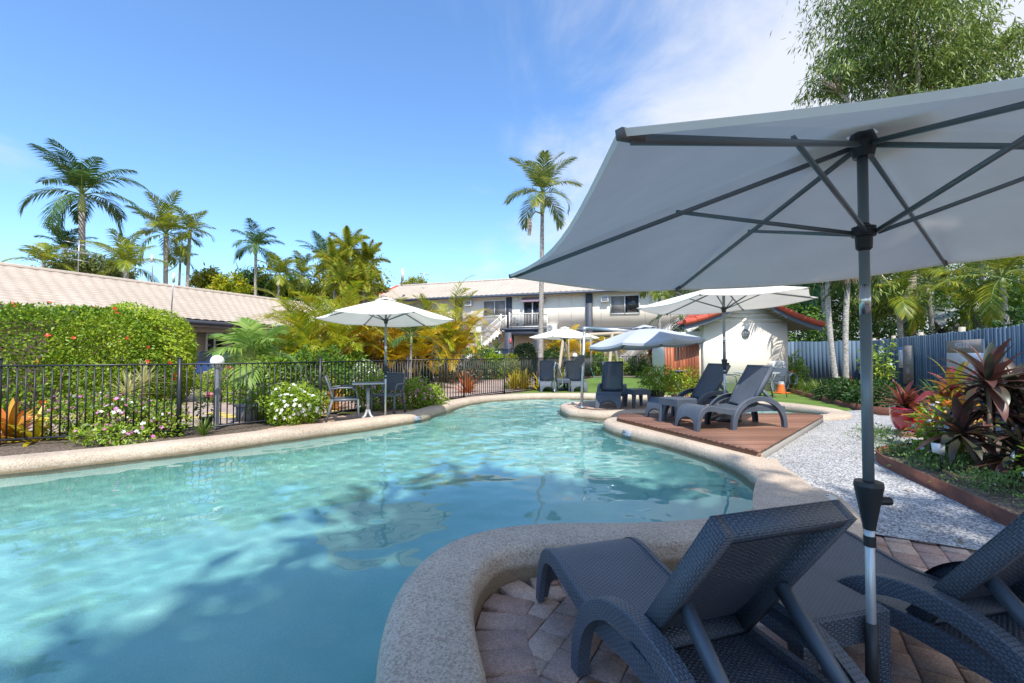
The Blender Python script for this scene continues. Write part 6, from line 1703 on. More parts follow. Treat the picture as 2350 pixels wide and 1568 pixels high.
skyline('tiny low palm between the two golden palms', 414, 594, 700, 33, 1.25, LM['palm'], 9, ll=.5, lw=.05, r0=.10, r1=.07, droop=(.6, 1.3), els=(70, -20), nl=24, bark=M_PALMW, bx=405)
skyline('low bushy palm over the ridge with upswept fronds', 290, 612, 690, 25, 2.3, LM['palmy'], 13, ll=.7, lw=.05, r0=.14, r1=.12, droop=(1.3, 2.0), els=(88, 5), nl=34, hang=.9)
skyline('lone palm on a thin pale trunk in the middle of the skyline', 587, 582, 720, 34, 2.25, LM['palm'], 14, ll=.75, lw=.05, r0=.13, r1=.10, shaft=.5, droop=(1.3, 2.0), els=(85, -15), nl=36, hang=.8, bark=M_PALMW)
skyline('bushy yellow green palm right of the lone thin palm', 640, 634, 720, 33, 1.9, LM['palmy'], 15, ll=.65, lw=.05, droop=(1.1, 2.0), els=(88, -40), nl=32)
skyline('green palm left of the bronze foxtail palms', 692, 632, 720, 35, 1.9, LM['palmy'], 12, ll=.65, lw=.05, droop=(1.1, 1.9), els=(85, -30), nl=32)
skyline('green palm with a plume reaching left of the foxtail palms', 742, 590, 720, 37, 2.4, LM['palm'], 12, ll=.7, lw=.05, droop=(1.0, 1.8), els=(85, -10), nl=32)
skyline('small palm poking over the left end of the left roof', 100, 606, 660, 24, 1.6, LM['palmy'], 9, ll=.6, lw=.05, droop=(1.0, 1.7), els=(80, 0), nl=28)
skyline('feathery palm plume left of the grey green tree', 150, 575, 660, 27, 1.7, LM['palm'], 9, ll=.7, lw=.045, droop=(1.0, 1.7), els=(85, 10), nl=30)
for k, (x, y, Y, L, lab) in enumerate(((800, 575, 33, 2.1, 'top'), (768, 610, 32, 2.0, 'left'), (842, 605, 34, 2.0, 'right'), (790, 655, 31, 2.0, 'lowest'), (835, 660, 32, 1.9, 'lower right'))):
    skyline(f'bronze green foxtail palm with bushy tails, {lab} of the group', x, y, 740, Y, L, LM['foxtail'], 15, ll=.42, lw=.07, r0=.13, r1=.11, droop=(1.0, 1.8), els=(85, -35), nl=24, bottle=True, hang=.4)
TRG = 'trees behind the roofs'
def sky_tree(label, x, y, Y, rx, rz_, m, n=3600, L=.28, W=.13):
    c = Q(x, y, Y); r_ = rx*Y/1044; h = rz_*Y/1044
    bl = [(c, (r_*.75, r_*.7, h*.8)), (c + Vector((-r_*.55, 0, -h*.3)), (r_*.55, r_*.5, h*.6)), (c + Vector((r_*.5, .3, -h*.35)), (r_*.55, r_*.5, h*.6))]
    return leafy_tree(label, (c.x, c.y, .1), bl, n, L, W, LM[m], .14, group=TRG, clump=.22)
sky_tree('grey green feathery tree behind the television aerial', 186, 612, 26, 66, 46, 'grey', 5200, .26, .08)
sky_tree('yellowish tree right of the grey green one behind the ridge', 262, 628, 27, 34, 34, 'grey', 2400, .25, .09)
sky_tree('dark bushy tree right of the small golden palm', 478, 645, 33, 36, 32, 'foxtail', 2600, .30, .12)
sky_tree('olive bushy tree with a pale plume over the left roof', 528, 655, 32, 40, 28, 'goldg', 2600, .32, .10)
sky_tree('dark green tree behind the lone thin palm', 585, 650, 38, 44, 40, 'deep', 3600, .28, .15)
sky_tree('green tree filling the gap behind the bushy palms', 672, 664, 38, 56, 36, 'green', 4200, .28, .15)
sky_tree('mixed green tree under the foxtail palms', 770, 680, 38, 70, 30, 'green', 4200, .30, .14)
sky_tree('yellow green leafy mass behind the foxtail palms', 798, 622, 36, 74, 66, 'foxtail', 5200, .36, .10)
sky_tree('dark tree right of the foxtail palms behind the red hip', 868, 672, 42, 36, 26, 'deep', 2600, .3, .14)
sky_tree('dark reddish tree peeking over the ridge of the back block', 950, 652, 46, 28, 20, 'foxtail', 1800, .3, .14)
cane_clump('yellow cane palm just behind the ridge of the left wing', tuple(Q(540, 700, 33)[:2]) + (.1,), 6.6, 7, LM['goldg'], .9, 2.0, 41, group='cane palms behind the left wing')
cane_clump('yellow cane palm behind the far end of the left wing', tuple(Q(700, 700, 34)[:2]) + (.1,), 5.6, 8, LM['goldg'], .9, 2.0, 42, group='cane palms behind the left wing')
cane_clump('golden cane palm between the left wing and the back block', tuple(Q(800, 720, 27)[:2]) + (.1,), 4.7, 9, LM['gold'], .9, 1.8, 43, group='cane palms behind the left wing')
rosette('banana_plant', 'broad banana leaves rising over the ridge beside the low bushy palm', tuple(Q(315, 700, 25)[:2]) + (.1,), 9, 2.0, .62, (88, 45), .5, LM['banana'], 'broad', 'banana plant', stem=.12, heads=[(0, 0, 3.2)], seed=44)
rosette('banana_plant', 'low banana leaves on the ridge left of the leaning palm', tuple(Q(412, 700, 27)[:2]) + (.1,), 8, 1.3, .5, (85, 30), .7, LM['banana'], 'broad', 'banana plant', stem=.12, heads=[(0, 0, 3.9)], seed=45)

# ------------------------------------------------------------------ pots on the island
def pot_bush(label, c, prof, m, r_, lm, fl=(), n=2200, L=.07):
    c = Vector(c); o = thing('potted_shrub', label, 'potted plant', tuple(c), 0, 'potted shrubs on the island')
    G().lathe(prof, c, 24).build('pot', m, o, smooth='auto'); top = max(z for _, z in prof)
    cc = c + Vector((0, 0, top + r_[2]*.75)); p, d = blob_points(cc, r_, n, 2, .35, .75, rng); p[:, 2] = np.maximum(p[:, 2], c.z + top - .06)
    g = G(); add_leaves(g, p, unit(d + .6*rng.normal(size=d.shape) + np.array([0, 0, .1])), L, L*.42); g.build('foliage', lm, o)
    g = G()
    for k in range(9): a = k*.7; q = cc + Vector((r_[0]*.6*cos(a), r_[1]*.6*sin(a), r_[2]*.4)); g.tube([c + Vector((0, 0, top-.05)), q], [.012, .005], 5, False)
    g.build('stems', M_STEMG, o)
    for fn, fm in fl: p, d = blob_points(cc, np.array(r_)*1.0, fn*2, 2, .35, .1, rng, -.1); g = G(); add_flowers(g, p[:fn], d[:fn], .03); g.build('flowers', fm, o, kind='stuff')
pot_bush('leafy green shrub in a black plastic pot behind the island table', (3.52, 11.15, .196), [(.16, 0), (.20, .30), (.215, .30), (.215, .33), (.19, .33), (.18, .27), (.001, .27)], M_PLAST, (.42, .38, .34), LM['vinca'], [(24, leafmat('mauve_petal', [(.35, .22, .55), (.5, .35, .65)], .3))], 1500)
pot_bush('straggly yellow green shrub in a low terracotta bowl behind the deck table', (4.2, 11.2, .196), [(.12, 0), (.26, .16), (.29, .20), (.29, .225), (.26, .225), (.22, .17), (.001, .16)], mat('terracotta', (.42, .25, .18), .8), (.52, .38, .36), LM['lime'], (), 900)
b = Vector((3.33, 10.95, .196)); o = thing('bucket', 'small blue bucket beside the black pot on the island', 'bucket', tuple(b)); G().lathe([(.06, 0), (.075, .15), (.082, .15), (.082, .16), (.07, .16), (.06, .02), (.001, .02)], b, 18).build('shell', mat('blue_plastic', (.02, .12, .45), .4), o, smooth='auto')
G().tube([b + Vector((.08*cos(t), 0, .15 + .05*sin(t))) for t in np.linspace(0, pi, 9)], .004, 5).build('handle', M_AER, o)

# ------------------------------------------------------------------ garden beds on the right
M_RUST = mat('rusted_steel', (.17, .065, .04), .85, var=.35, vs=14, bump=.2, bs=40)
def edging(label, pts, h=.14):
    p = spline(pts, 8, False); o = thing('garden_edging', label, 'garden edging', (p[0][0], p[0][1], .1), 0, 'rusty steel garden edgings')
    q = offset(p, .012, False); zz = np.array([gz(*a) for a in p])
    A = np.column_stack([p, zz-.05]); B_ = np.column_stack([p, zz+h]); C = np.column_stack([q, zz+h]); D = np.column_stack([q, zz-.05])
    G().grid(np.array([A, B_, C, D])).build('strip', M_RUST, o)
edging('rusty steel edging curving along the back bed below the palings', [(9.9, 16.8), (9.55, 15.9), (8.85, 13.8), (8.35, 12.0), (8.08, 10.7), (8.15, 9.9), (8.6, 9.3)])
edging('rusty steel edging curving round the near bed at the right', [(5.1, 6.0), (4.6, 5.75), (4.33, 5.35), (4.18, 4.8), (4.10, 4.23), (4.02, 3.75), (3.98, 3.2), (4.05, 2.4)])
sheet('mulch_bed', [(9.95, 16.8), (9.6, 15.9), (8.9, 13.8), (8.4, 12.0), (8.13, 10.7), (8.2, 9.9), (8.7, 9.3), (9.9, 9.6), (12.8, 13.7), (14.1, 18), (11.7, 20.4)], M_SOIL, .07, (), .6)
sheet('mulch_bed', [(5.1, 6.05), (4.6, 5.75), (4.36, 5.35), (4.21, 4.8), (4.13, 4.23), (4.05, 3.75), (4.01, 3.2), (4.08, 2.4), (5.4, 2.6), (6.55, 4.6), (8.4, 7.5), (7.4, 7.2), (6.4, 6.75)], M_SOIL, .08, (), .3)
LG2 = 'grassy clumps along the back bed'
for k, (x, y) in enumerate(((9.75, 15.6), (9.35, 14.5), (9.15, 13.7), (9.9, 14.6), (10.3, 15.6))):
    labs = ['grassy clump nearest the traffic cone', 'grassy clump second from the traffic cone', 'grassy clump nearest the dark shrubs at the edging', 'yellow tipped grassy clump behind the front row', 'grassy clump at the back against the palings']
    rosette('liriope', labs[k] + ' in the back bed', (x, y, .18), 120, .62, .018, (88, 15), 1.5, LM['liriope'], cat='grass', group=LG2, seed=50+k, fold=.05)
bush('garden_shrub', 'upright leafy shrub at the corner of hut and palings', (10.35, 16.9, .75), (.5, .4, .62), 1300, .11, .06, LM['vinca'], 'shrub', lump=.35, inner=.8)
for k, (x, y, lab) in enumerate(((8.95, 12.6, 'dark green low shrub in the back bed, left one'), (8.75, 11.7, 'dark green low shrub in the back bed, middle one'), (8.6, 10.9, 'dark green low shrub in the back bed behind the grey pole'), (9.5, 11.9, 'dark green low shrub at the back of the bed'))):
    bush('low_shrub', lab, (x, y, .42), (.5, .45, .30), 1500, .09, .045, LM['deep'], 'shrub', lump=.25, group='low shrubs of the back bed')
rosette('bromeliad', 'orange brown bromeliads at the foot of the twin palms', (9.75, 13.15, .18), 26, .45, .05, (80, 10), .5, LM['bromr'], group=BG, seed=60, heads=[(0, 0, .1), (.3, .2, .15), (-.3, .1, .05)])
bush('white_flower_shrub', 'tall thin white flowering shrub against the palings behind the pole', (10.6, 13.2, 1.0), (.42, .35, .78), 900, .10, .05, LM['vinca'], 'shrub', flowers=[(46, M_FLB, .075, -.6)], lump=.4, inner=.9)
for s, (bx_, by_, tx, ty, tz) in enumerate(((10.25, 14.35, 9.95, 14.3, 4.55), (10.45, 14.25, 10.65, 14.2, 4.9))):
    palm(['left', 'right'][s] + ' one of the two thin palms in front of the blue palings', (bx_, by_, .1), (tx, ty, tz), 11, 1.9, LM['palm'], .55, .045, .085, .07, .3, (1.3, 2.0), (80, -40), .1, .9, 30, group='two thin palms by the palings', seed=70+s, bark=M_PALMW, bend=-.1)
g = G(); gs = G(); r_ = np.random.default_rng(8)
pp = [o for o in bpy.data.objects if o.get('label', '').startswith('right one of the two thin')][0]
for k in range(5): add_frond(g, gs, (10.6, 14.2, 4.75), k*1.3 + .2, radians(-35), 1.2, 1.2, 22, .5, .035, 0, 1.2, r=r_)
g.build('dry_fronds', LM['dead'], pp)
# red pot
b = Vector((6.36, 7.28, gz(6, 7) + .09)); o = thing('glazed_pot', 'glossy red glazed pot standing on bricks beside the path', 'flower pot', tuple(b))
pr = [(.15, 0), (.20, .03), (.25, .14), (.272, .27), (.262, .325), (.275, .335), (.282, .355), (.272, .372), (.245, .372), (.24, .33), (.001, .32)]
G().lathe(pr, b, 40).build('bowl', mat('red_glaze', (.36, .008, .02), .12, 0, .6, var=.08, coat=.8), o, smooth=True)
for k, (dx, dy, lab) in enumerate(((-.17, -.1, 'left'), (.16, -.12, 'front right'), (.02, .17, 'rear'))):
    t = thing('paving_brick', f'red brick under the glazed pot, {lab} one', 'brick', (b.x+dx, b.y+dy, b.z-.09), 0, 'bricks under the red pot')
    G().box((b.x+dx, b.y+dy, b.z-.046), (.23, .11, .086), .1*k).build('brick', mat('red_brick', (.28, .13, .10), .85, var=.2, vs=15), t, bevel=.006)
rosette('cordyline', 'dark red potted cordyline in the glazed red pot', b + Vector((0, 0, .3)), 22, .44, .085, (85, 0), .7, leafmat('cordyline_pot', [(.06, .015, .02), (.14, .04, .03), (.34, .10, .06), (.50, .40, .16)], .3, .35, .5, 6), seed=61, heads=[(0, 0, .05), (-.08, .05, .12)], group='cordylines')
rosette('spiky_plant', 'spiky green plant behind the red pot against the palings', (7.2, 7.6, .2), 34, .62, .04, (85, 25), .35, LM['palm'], seed=62, stem=.03, heads=[(0, 0, .35)])
# cordylines, croton, plumbago, banana leaf
rosette('cordyline', 'tall dark purple cordyline filling the right edge', (4.98, 4.75, .18), 36, .46, .10, (90, -25), .75, LM['cordy'], seed=63, stem=.022, heads=[(-.02, 0, .98), (.18, .15, .72), (.30, -.1, .50), (-.12, .2, .42), (.42, .15, .85), (.1, -.2, .25)], group='cordylines')
rosette('cordyline', 'tall cordyline with red and lime leaves left of the purple one', (5.75, 5.95, .18), 20, .48, .12, (88, 0), .7, LM['cordyr'], seed=64, stem=.02, heads=[(0, 0, .78), (-.15, -.1, .45)], group='cordylines')
rosette('cordyline', 'dark cordyline behind the purple one at the frame edge', (5.9, 4.9, .18), 30, .5, .12, (88, -25), .8, LM['cordy'], seed=65, stem=.022, heads=[(0, 0, .75), (.2, .1, .4), (-.2, -.2, .35)], group='cordylines')
bush('croton', 'yellow and red leaved croton below the cordylines', (5.45, 5.62, .56), (.25, .22, .25), 240, .15, .055, LM['croton'], 'shrub', lump=.3, inner=.7)
bush('plumbago', 'loose shrub with pale blue white flowers right of the red pot', (5.12, 5.5, .42), (.20, .22, .36), 700, .075, .034, LM['vinca'], 'shrub', flowers=[(40, M_FLB, .062, -.5)], lump=.35, inner=.8)
bush('plumbago', 'pale flowered shrub at the right frame edge behind the lounger', (5.0, 4.05, .34), (.3, .3, .24), 700, .08, .04, LM['vinca'], 'shrub', flowers=[(12, M_FLB, .07, -.4)], lump=.35, inner=.8)
rosette('banana_plant', 'broad grey green leaves reaching in at the right edge', (6.15, 4.75, .18), 9, .85, .26, (70, 0), .8, LM['banana'], 'broad', 'plant', stem=.04, heads=[(0, 0, .45)], seed=66)
CVG = 'ground cover mounds in the near bed'
for k, (x, y, rx, lab) in enumerate(((4.75, 5.6, .30, 'mounds nearest the path tip'), (4.62, 5.0, .36, 'mound along the rusty edging'), (4.55, 4.35, .40, 'mound below the tall cordyline'), (4.5, 3.65, .36, 'mound nearest the lounger'), (5.2, 5.25, .30, 'mound under the croton'), (5.5, 6.85, .34, 'grassy mound before the red pot'))):
    bush('ground_cover', f'soft green low ground cover, {lab}', (x, y, .24), (rx*.9, rx*.8, .10), 800, .036, .016, LM['cover'], 'ground cover', droop=-.2, stems=False, group=CVG, lump=.4, inner=.9, flowers=[(8, M_FLP, .02, .2)] if k in (2, 3) else ())
b = Vector((4.55, 4.85, .2)); o = thing('garden_light', 'small white spike light on a black stake in the near bed', 'lamp', tuple(b))
G().tube([b, b + Vector((0, 0, .22))], .010, 8).build('stake', M_PLAST, o); G().slab([b + Vector((-.10, 0, .20)), b + Vector((.02, .02, .16)), b + Vector((.02, .02, .28)), b + Vector((-.11, 0, .30))], Vector((.01, -.03, 0))).build('head', M_WFR, o)

# ------------------------------------------------------------------ beyond the palings
RG = 'palms beyond the palings'
for k, (x, yb, Y, L, m_, nf, lab) in enumerate((
    (1885, 640, 24, 2.6, 'palm', 13, 'dark palm behind the hut roof tip'), (1990, 690, 24, 2.3, 'palm', 12, 'low palm behind the grey pole'),
    (2130, 660, 21, 2.6, 'palmy', 14, 'bright palm left of the neighbour roof'), (2170, 610, 28, 2.8, 'palm', 13, 'far palm above the neighbour roof'),
    (2300, 655, 17, 2.6, 'palmy', 15, 'big bright palm at the right edge over the palings'), (2250, 600, 22, 2.8, 'palmy', 13, 'tall palm with a yellow stem right of the neighbour roof'),
    (2345, 610, 20, 2.7, 'palm', 13, 'dark palm at the far right edge'), (1850, 690, 27, 2.4, 'palm', 12, 'palm seen under the deck umbrella corner'),
    (2060, 700, 19, 1.7, 'palmy', 11, 'small palm against the palings beside the paperbark trunk'), (1930, 600, 31, 2.8, 'palm', 12, 'far palm over the hut'))):
    t = Q(x, yb, Y); palm(lab, (t.x + .3, t.y, .1), t, nf, L, LM[m_], .62, .05, .11, .09, .3, (1.1, 1.9), (85, -35), .15, .6, 34, group=RG, seed=80+k, bark=M_PALMW)
GT = 'trees beyond the palings'
def back_tree(label, x, y, Y, r_, m, n=5200, L=.26, W=.09, sq=.8):
    c = Q(x, y, Y); bl = [(c, (r_, r_*.8, r_*sq)), (c + Vector((-r_*.7, .4, -r_*.5)), (r_*.7, r_*.6, r_*.6)), (c + Vector((r_*.7, -.2, -r_*.45)), (r_*.7, r_*.6, r_*.6))]
    leafy_tree(label, (c.x, c.y, .1), bl, n, L, W, LM[m], .2, group=GT, clump=.25)
back_tree('dark green tree behind the hut', 1800, 640, 33, 3.4, 'deep', 7000)
back_tree('dark green tree between hut and paperbark', 1950, 650, 29, 3.2, 'deep', 7000)
back_tree('green willow leaved tree behind the grey pole', 2010, 690, 24, 2.0, 'gum', 5200, .24, .05)
back_tree('green tree right of the paperbark trunk', 2150, 640, 31, 3.2, 'green', 6000)
back_tree('dark tree above the neighbour roof', 2260, 610, 34, 4.2, 'deep', 7000)
back_tree('green tree at the right edge beyond the palings', 2370, 650, 25, 3.0, 'green', 6000)
bush('ivy_bank', 'green undergrowth along the foot of the trees beyond the palings', (16.5, 21.5, 1.4), (3.2, 1.0, 1.3), 5200, .18, .08, LM['deep'], 'undergrowth', 2.5, radians(-40), .3, lump=.3)
for k, (x, y, rx, h, lab) in enumerate(((13.5, 24.5, 2.6, 2.2, 'dark green undergrowth bank behind the back palings'), (18.5, 26, 3.2, 2.4, 'dark green undergrowth bank deep behind the corner of the palings'), (20.5, 17.5, 2.6, 2.0, 'dark green undergrowth bank below the neighbour roof'), (15.5, 12.5, 1.8, 1.3, 'green undergrowth bank close behind the right palings'))):
    bush('undergrowth', lab, (x, y, .1 + h), (rx, 1.0, h), 4200, .24, .10, LM['deep' if k % 2 else 'green'], 'undergrowth', 2.5, radians(-30), .3, lump=.3, group='undergrowth beyond the palings')
# the tall paperbark
tb = Q(2078, 790, 21); tb.z = .1
c = lambda x, y, d=0: Q(x, y, 21 + d)
leafy_tree('tall paperbark tree with pale trunk rising above the big umbrella', tb,
  [(c(2010, 60), (2.6, 2.2, 2.4)), (c(1945, 150, 1), (1.7, 1.8, 1.6)), (c(2090, 20, -1), (2.6, 2.2, 2.6)), (c(2150, 120), (2.2, 2.0, 2.0)), (c(2190, 60, 1.5), (1.6, 1.8, 2.4)), (c(2265, 125, 0), (1.3, 1.5, 1.5)), (c(2315, 95, .5), (.8, 1.0, 1.6)), (c(1905, 190, 0), (1.2, 1.4, .9)), (c(2030, -80), (3.2, 2.6, 2.4)), (c(2120, -120, 1), (3.0, 2.5, 2.4)), (c(2060, 190, .5), (2.6, 2.2, 1.6)), (c(2200, 200, .5), (2.6, 2.2, 1.6)), (c(2085, 330, -.5), (2.6, 2, 2.4)), (c(1990, 660, -1.5), (1.4, 1.0, 1.3))],
  40000, .34, .06, LM['gum'], .27, 'paperbark_tree', c(2085, 380), 1.3, .17, None, 'tree', M_BARK, per=44)

# ------------------------------------------------------------------ trees behind the camera: they throw the dappled shade over the near paving
def shade_tree(label, base, spots, n, L=.5, W=.20):
    # crowns 14 m up; their shade falls about 9 m further on
    bl = [((x + 1.3, y - 9.35, 14.0), (r_, r_*.9, 1.4)) for x, y, r_ in spots]
    leafy_tree(label, base, bl, n, L, W, LM['gum'], .30, 'shade_tree', (base[0], base[1], 9.5), .3, .32, 'shade trees behind the viewer', 'tree', M_BARK, per=24)
shade_tree('shade tree behind the viewer on the right', (4.4, -8.5, 0), [(1.3, 1.5, 2.0), (3.1, 2.0, 1.8), (4.7, 3.2, .8), (1.3, 4.0, 1.0), (2.6, .2, 1.8)], 7400)
shade_tree('shade tree behind the viewer on the left', (.6, -9.5, 0), [(-.1, 1.8, 1.7), (-.3, 4.2, 1.2), (-1.3, .8, 1.6), (.6, .2, 1.8)], 7200)

# ------------------------------------------------------------------ vehicles half hidden by the planting
def car(label, name, loc, rz, col, L=4.2, Wd=1.72, H=1.42, van=False):
    o = thing(name, label, 'car', loc, rz); hw = Wd/2
    paint = mat('paint_' + name, col, .18, .3, .5, var=.02, coat=.8)
    # side outline (x forward, z), lofted over three widths
    lo = [(-L/2, .35), (-L/2-.02, .62), (-L/2+.03, .88), (-L/2+.10, .95)]
    hood = [(L/2-.95, .96), (L/2-.2, .80), (L/2, .62), (L/2, .32)]
    belt = lo + hood
    secs = []
    for y, k in ((-hw, .0), (-hw*.97, .03), (-hw*.80, .05), (0, .07), (hw*.80, .05), (hw*.97, .03), (hw, .0)):
        secs.append([(x*(1 - .02*(abs(y)/hw)**4), y, z + (k if z > .8 else 0) - (0 if abs(y) < hw else .06*(z > .9))) for x, z in belt])
    V = np.array(secs); g = G(); g.grid(V); g.grid(np.array([[(x, y, .30) for x, z in belt] for y in (-hw, hw)]))
    for yy in (0, -1):
        n = len(belt); b_ = [tuple(V[yy][i]) for i in range(n)]; g.add(b_ + [(x, y, .30) for x, y, z in b_], [[i, i+1, n+i+1, n+i] for i in range(n-1)])
    g.build('body', paint, o, smooth='auto', local=True)
    r0, r1 = (-L/2+.18, -L/2+.42) if van else (-L/2+.35, -L/2+.85); f1, f0 = L/2-1.75, L/2-1.0
    cab = [(r0, .97), (r1, H-.05), ((r1+f1)/2, H), (f1, H-.03), (f0, .98)]
    g = G(); rows = [[(x, s*(hw - .06 - .16*(z-.97)/(H-.97)), z) for x, z in cab] for s in (-1, 1)]
    for s in (0, 1): g.add(rows[s], tris=[[0, 1, 2], [0, 2, 4], [2, 3, 4]])
    g.grid(np.array([[rows[0][0], rows[0][1]], [rows[1][0], rows[1][1]]])); g.grid(np.array([[rows[0][3], rows[0][4]], [rows[1][3], rows[1][4]]]))
    g.build('windows', M_PANE, o, local=True)
    g = G(); top = [(r1-.03, H-.05), ((r1+f1)/2, H+.02), (f1+.03, H-.02)]
    g.grid(np.array([[(x, s*(hw-.20), z + .005 + .02*(1-abs(s))) for x, z in top] for s in (-1, -.5, 0, .5, 1)]))
    for s in (-1, 1):
        for (x0, z0), (x1, z1) in ((cab[0], cab[1]), (cab[3], cab[4])):
            g.bar((x0, s*(hw-.05), z0), (x1, s*(hw-.19), z1), .07, .05)
        xm = (r1+f1)/2; g.bar((xm, s*(hw-.05), .97), (xm, s*(hw-.2), H-.01), .08, .04)
    g.build('roof', paint, o, local=True)
    for sx in (-1, 1):
        for sy in (-1, 1):
            wv = [(x, z) for x, z in ((.001, .0), (.30, .0), (.315, .03), (.315, .17), (.30, .20), (.001, .20))]
            g = G().lathe([(a, b_ - .1) for a, b_ in wv], (0, 0, 0), 22); v = g.v[0]; g.v[0] = np.stack([v[:, 0] + sx*(L/2-.78), v[:, 2] + sy*(hw-.09), v[:, 1] + .315], 1)
            wh = g.build('wheel', mat('tyre', (.02, .02, .02), .8), o, local=True)
            g = G().lathe([(.001, .115), (.19, .105), (.20, .09)], (0, 0, 0), 18); v = g.v[0]; g.v[0] = np.stack([v[:, 0] + sx*(L/2-.78), (v[:, 2])*sy + sy*(hw-.095), v[:, 1] + .315], 1); g.build('rim', mat('alloy', (.5, .51, .52), .3, .9), wh, local=True)
    for sy in (-1, 1):
        G().box((-L/2-.005, sy*(hw-.22), .78), (.05, .30, .18)).build('tail_light', mat('tail_red', (.50, .02, .02), .2), o, local=True)
        G().box((L/2-.03, sy*(hw-.25), .68), (.06, .36, .14)).build('headlight', mat('lamp_clear', (.7, .72, .75), .1), o, local=True)
    G().box((-L/2-.03, 0, .60), (.02, .42, .12)).build('number_plate', mat('plate_yellow', (.60, .52, .25), .5), o, local=True)
    G().box((-L/2-.03, 0, .40), (.10, Wd*.94, .16)).build('bumper', mat('bumper_black', (.03, .03, .035), .5), o, local=True)
    return o
car('dark blue hatchback parked under the eave of the left wing behind the lamp', 'parked_car', (-11.3, 18.6, .12), radians(100), (.015, .03, .10))
wgn = car('dark silver wagon parked under the back block, white letters on its rear window', 'parked_wagon', (-.55, 29.2, .12), radians(78), (.12, .13, .15), 4.4, 1.8, 1.62, True)
bx = Vector((-.55, 29.2, .12)); R_ = Matrix.Rotation(radians(78), 4, 'Z')
M = Matrix.Translation(bx) @ R_ @ Matrix.Translation((-2.2+.27, 0, 1.28)) @ Matrix.Rotation(radians(-90), 4, 'Z') @ Matrix.Rotation(radians(70), 4, 'X') @ Matrix.Translation((0, 0, .03))
tx = text('4CA', .38, Matrix.Identity(4), M_WHITE); tx.parent = wgn; tx.matrix_local = Matrix.Translation((-2.2+.27, 0, 1.28)) @ Matrix.Rotation(radians(-90), 4, 'Z') @ Matrix.Rotation(radians(68), 4, 'X') @ Matrix.Translation((0, 0, .06))
# fire point on the balcony column
u_, z_ = B.at(1171, 836, BW - .05); c = B.pt(u_, BW - .02, .95)
fe = thing('fire_extinguisher', 'red fire extinguisher hung on the left balcony column', 'fire extinguisher', tuple(c))
G().lathe([(.001, -.28), (.085, -.28), (.09, -.26), (.09, .20), (.05, .28), (.03, .30), (.03, .34)], c + B.n*.10, 18).build('cylinder', mat('extinguisher_red', (.55, .02, .02), .25), fe, smooth='auto')
G().lathe([(.092, -.10), (.092, .12)], c + B.n*.10, 18).build('label_band', M_PAP, fe, smooth=True)
g = G(); g.box(c + B.n*.10 + Vector((0, 0, .37)), (.10, .04, .06)); g.tube([c + B.n*.1 + Vector((.03, 0, .35)), c + B.n*.16 + Vector((.10, 0, .2)), c + B.n*.14 + Vector((.11, 0, -.1))], .014, 6); g.build('valve', M_PLAST, fe)
for lab, x0, y0, x1, y1, body in (('small red and white fire point sign just above the extinguisher', 1167.5, 814, 1173, 822, 'o'), ('narrow red sign high on the left balcony column', 1169, 777, 1173.4, 789, 'FIRE')):
    a0, a1, b0, b1 = B.rect(x0, y0, x1, y1, BW - .09)
    o = thing('fire_sign', lab, 'sign', tuple(B.pt((a0+a1)/2, BW-.09, (b0+b1)/2)), group='fire signs')
    B.box(G(), a0, a1, BW-.097, BW-.085, b0, b1).build('plate', mat('sign_red', (.60, .03, .03), .5), o)
    p = B.pt((a0+a1)/2, BW-.082, (b0+b1)/2)
    text('\n'.join(body) if body == 'FIRE' else body, .085 if body == 'FIRE' else .16, Matrix(((B.u.x, 0, B.n.x, p.x), (B.u.y, 0, B.n.y, p.y), (0, 1, 0, p.z), (0, 0, 0, 1))), M_WHITE, o, space=.8)
# a fallen leaf on the near paving
b = P(1259, 1339, .012); o = thing('fallen_leaf', 'dry brown leaf lying on the near paving by the coping', 'leaf', tuple(b))
g = G(); add_straps(g, np.array(b)[None] + np.array([[0, 0, .004]]), np.array([.1]), np.array([.12]), .085, .032, .5, 6, shape='lance'); g.build('blade', mat('dry_leaf', (.30, .13, .07), .7), o)
# a few dry leaves and twigs scattered on the path, paving and coping
g = G(); r_ = np.random.default_rng(12)
for k in range(46):
    x, y = (r_.uniform(2.9, 5.2), r_.uniform(3.4, 8.4)) if k < 30 else (r_.uniform(0, 3.2), r_.uniform(1.6, 3.3))
    if dist_poly([(x, y)], OUTS)[0] < .7 or inpoly([(x, y)], DECK)[0]: continue
    add_straps(g, np.array([[x, y, gz(x, y) + .026]]), np.array([r_.random()*6.28]), np.array([.06]), r_.uniform(.04, .085), r_.uniform(.012, .026), .3, 4, shape='lance')
g.build('leaf_litter', leafmat('dry_litter', [(.20, .10, .05), (.34, .20, .09), (.40, .30, .14)], .1), kind='stuff')
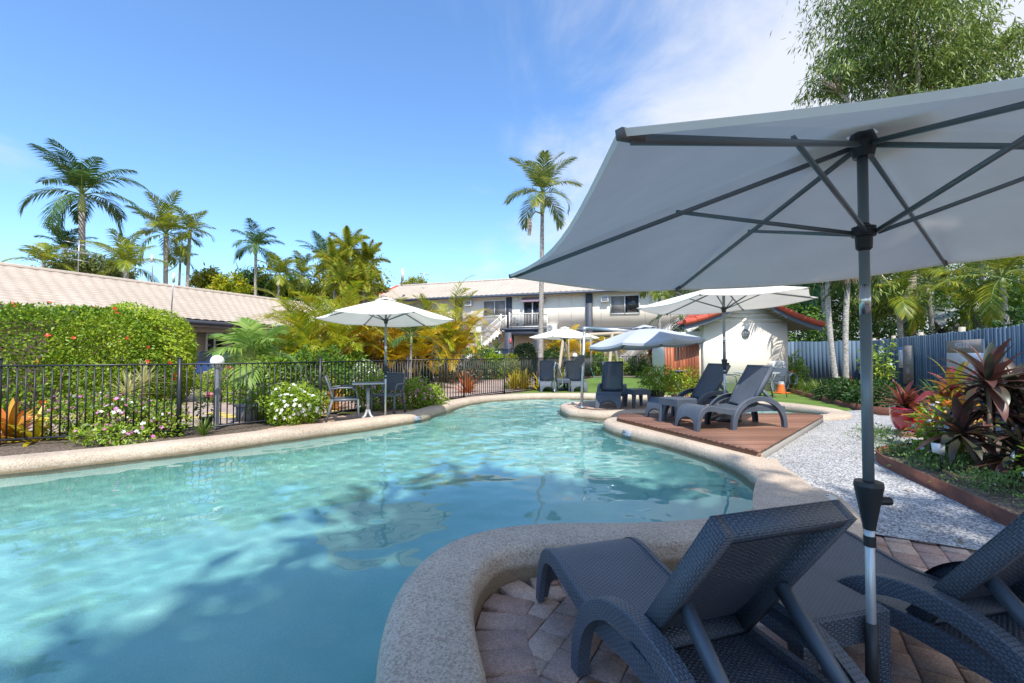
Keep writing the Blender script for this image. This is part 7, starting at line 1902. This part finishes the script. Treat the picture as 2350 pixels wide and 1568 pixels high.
# person sitting in the ground floor doorway
def person():
    pb = B.pt(B.at(1281, 806, -2.2)[0], -2.2, ZG)
    o = thing('person', 'person in dark clothes sitting in the ground floor doorway behind the swing', 'person', tuple(pb))
    J = [(0, 0, .50), (0, 0, .78), (0, -.02, 1.02), (0, -.03, 1.13), (0, -.05, 1.22), (0, -.06, 1.34),      # pelvis..head
         (-.18, -.02, 1.02), (-.23, .02, .78), (-.20, -.2, .66), (.18, -.02, 1.02), (.23, .02, .78), (.12, -.24, .68),
         (-.10, -.05, .50), (-.12, -.45, .52), (-.12, -.48, .10), (-.12, -.62, .04), (.10, -.05, .50), (.12, -.45, .52), (.12, -.42, .10), (.12, -.56, .04)]
    E = [(0, 1), (1, 2), (2, 3), (3, 4), (4, 5), (2, 6), (6, 7), (7, 8), (2, 9), (9, 10), (10, 11), (0, 12), (12, 13), (13, 14), (14, 15), (0, 16), (16, 17), (17, 18), (18, 19)]
    Rr = [.15, .13, .15, .055, .085, .095, .06, .045, .035, .06, .045, .035, .10, .075, .045, .04, .10, .075, .045, .04]
    M = Matrix.Rotation(B.rz, 3, 'Z')
    me = bpy.data.meshes.new('body'); me.from_pydata([tuple(M @ Vector(j)) for j in J], E, []); ob = bpy.data.objects.new('body', me); COL.objects.link(ob); ob.parent = o
    sk = ob.modifiers.new('skin', 'SKIN'); 
    for v, r_ in zip(me.skin_vertices[0].data, Rr): v.radius = (r_, r_*.85)
    me.skin_vertices[0].data[0].use_root = True
    ob.modifiers.new('sub', 'SUBSURF').levels = 1; ob.modifiers[-1].render_levels = 2
    me.materials.append(mat('dark_cloth', (.03, .035, .045), .8)) 
    G().ball(M @ Vector((0, -.075, 1.33)), .09, 14, 10, 1.2).build('face', mat('skin', (.42, .26, .19), .6), o, smooth=True, local=True)
    G().ball(M @ Vector((0, -.05, 1.37)), .098, 14, 10, 1.0).build('hair', mat('hair', (.03, .02, .015), .6), o, smooth=True, local=True)
    for s in (-1, 1): G().tube([M @ Vector((s*.16 - (.0), -.19, .67)), M @ Vector((s*.13, -.27, .66)), M @ Vector((s*.12, -.33, .63))], [.035, .04, .02], 8).build('hand', mat('skin', (.42, .26, .19), .6), o, smooth=True, local=True)
    st = thing('stool', 'dark stool under the person in the ground floor doorway', 'stool', tuple(pb))
    G().box(pb + Vector((0, 0, .39)), (.4, .4, .04), B.rz).build('seat', M_PLAST, st)
    for a in (-1, 1):
        for b_ in (-1, 1): G().bar(pb + Vector((.15*a, .15*b_, .37)), pb + Vector((.18*a, .18*b_, 0)), .03, .03).build('leg', M_PLAST, st)
person()
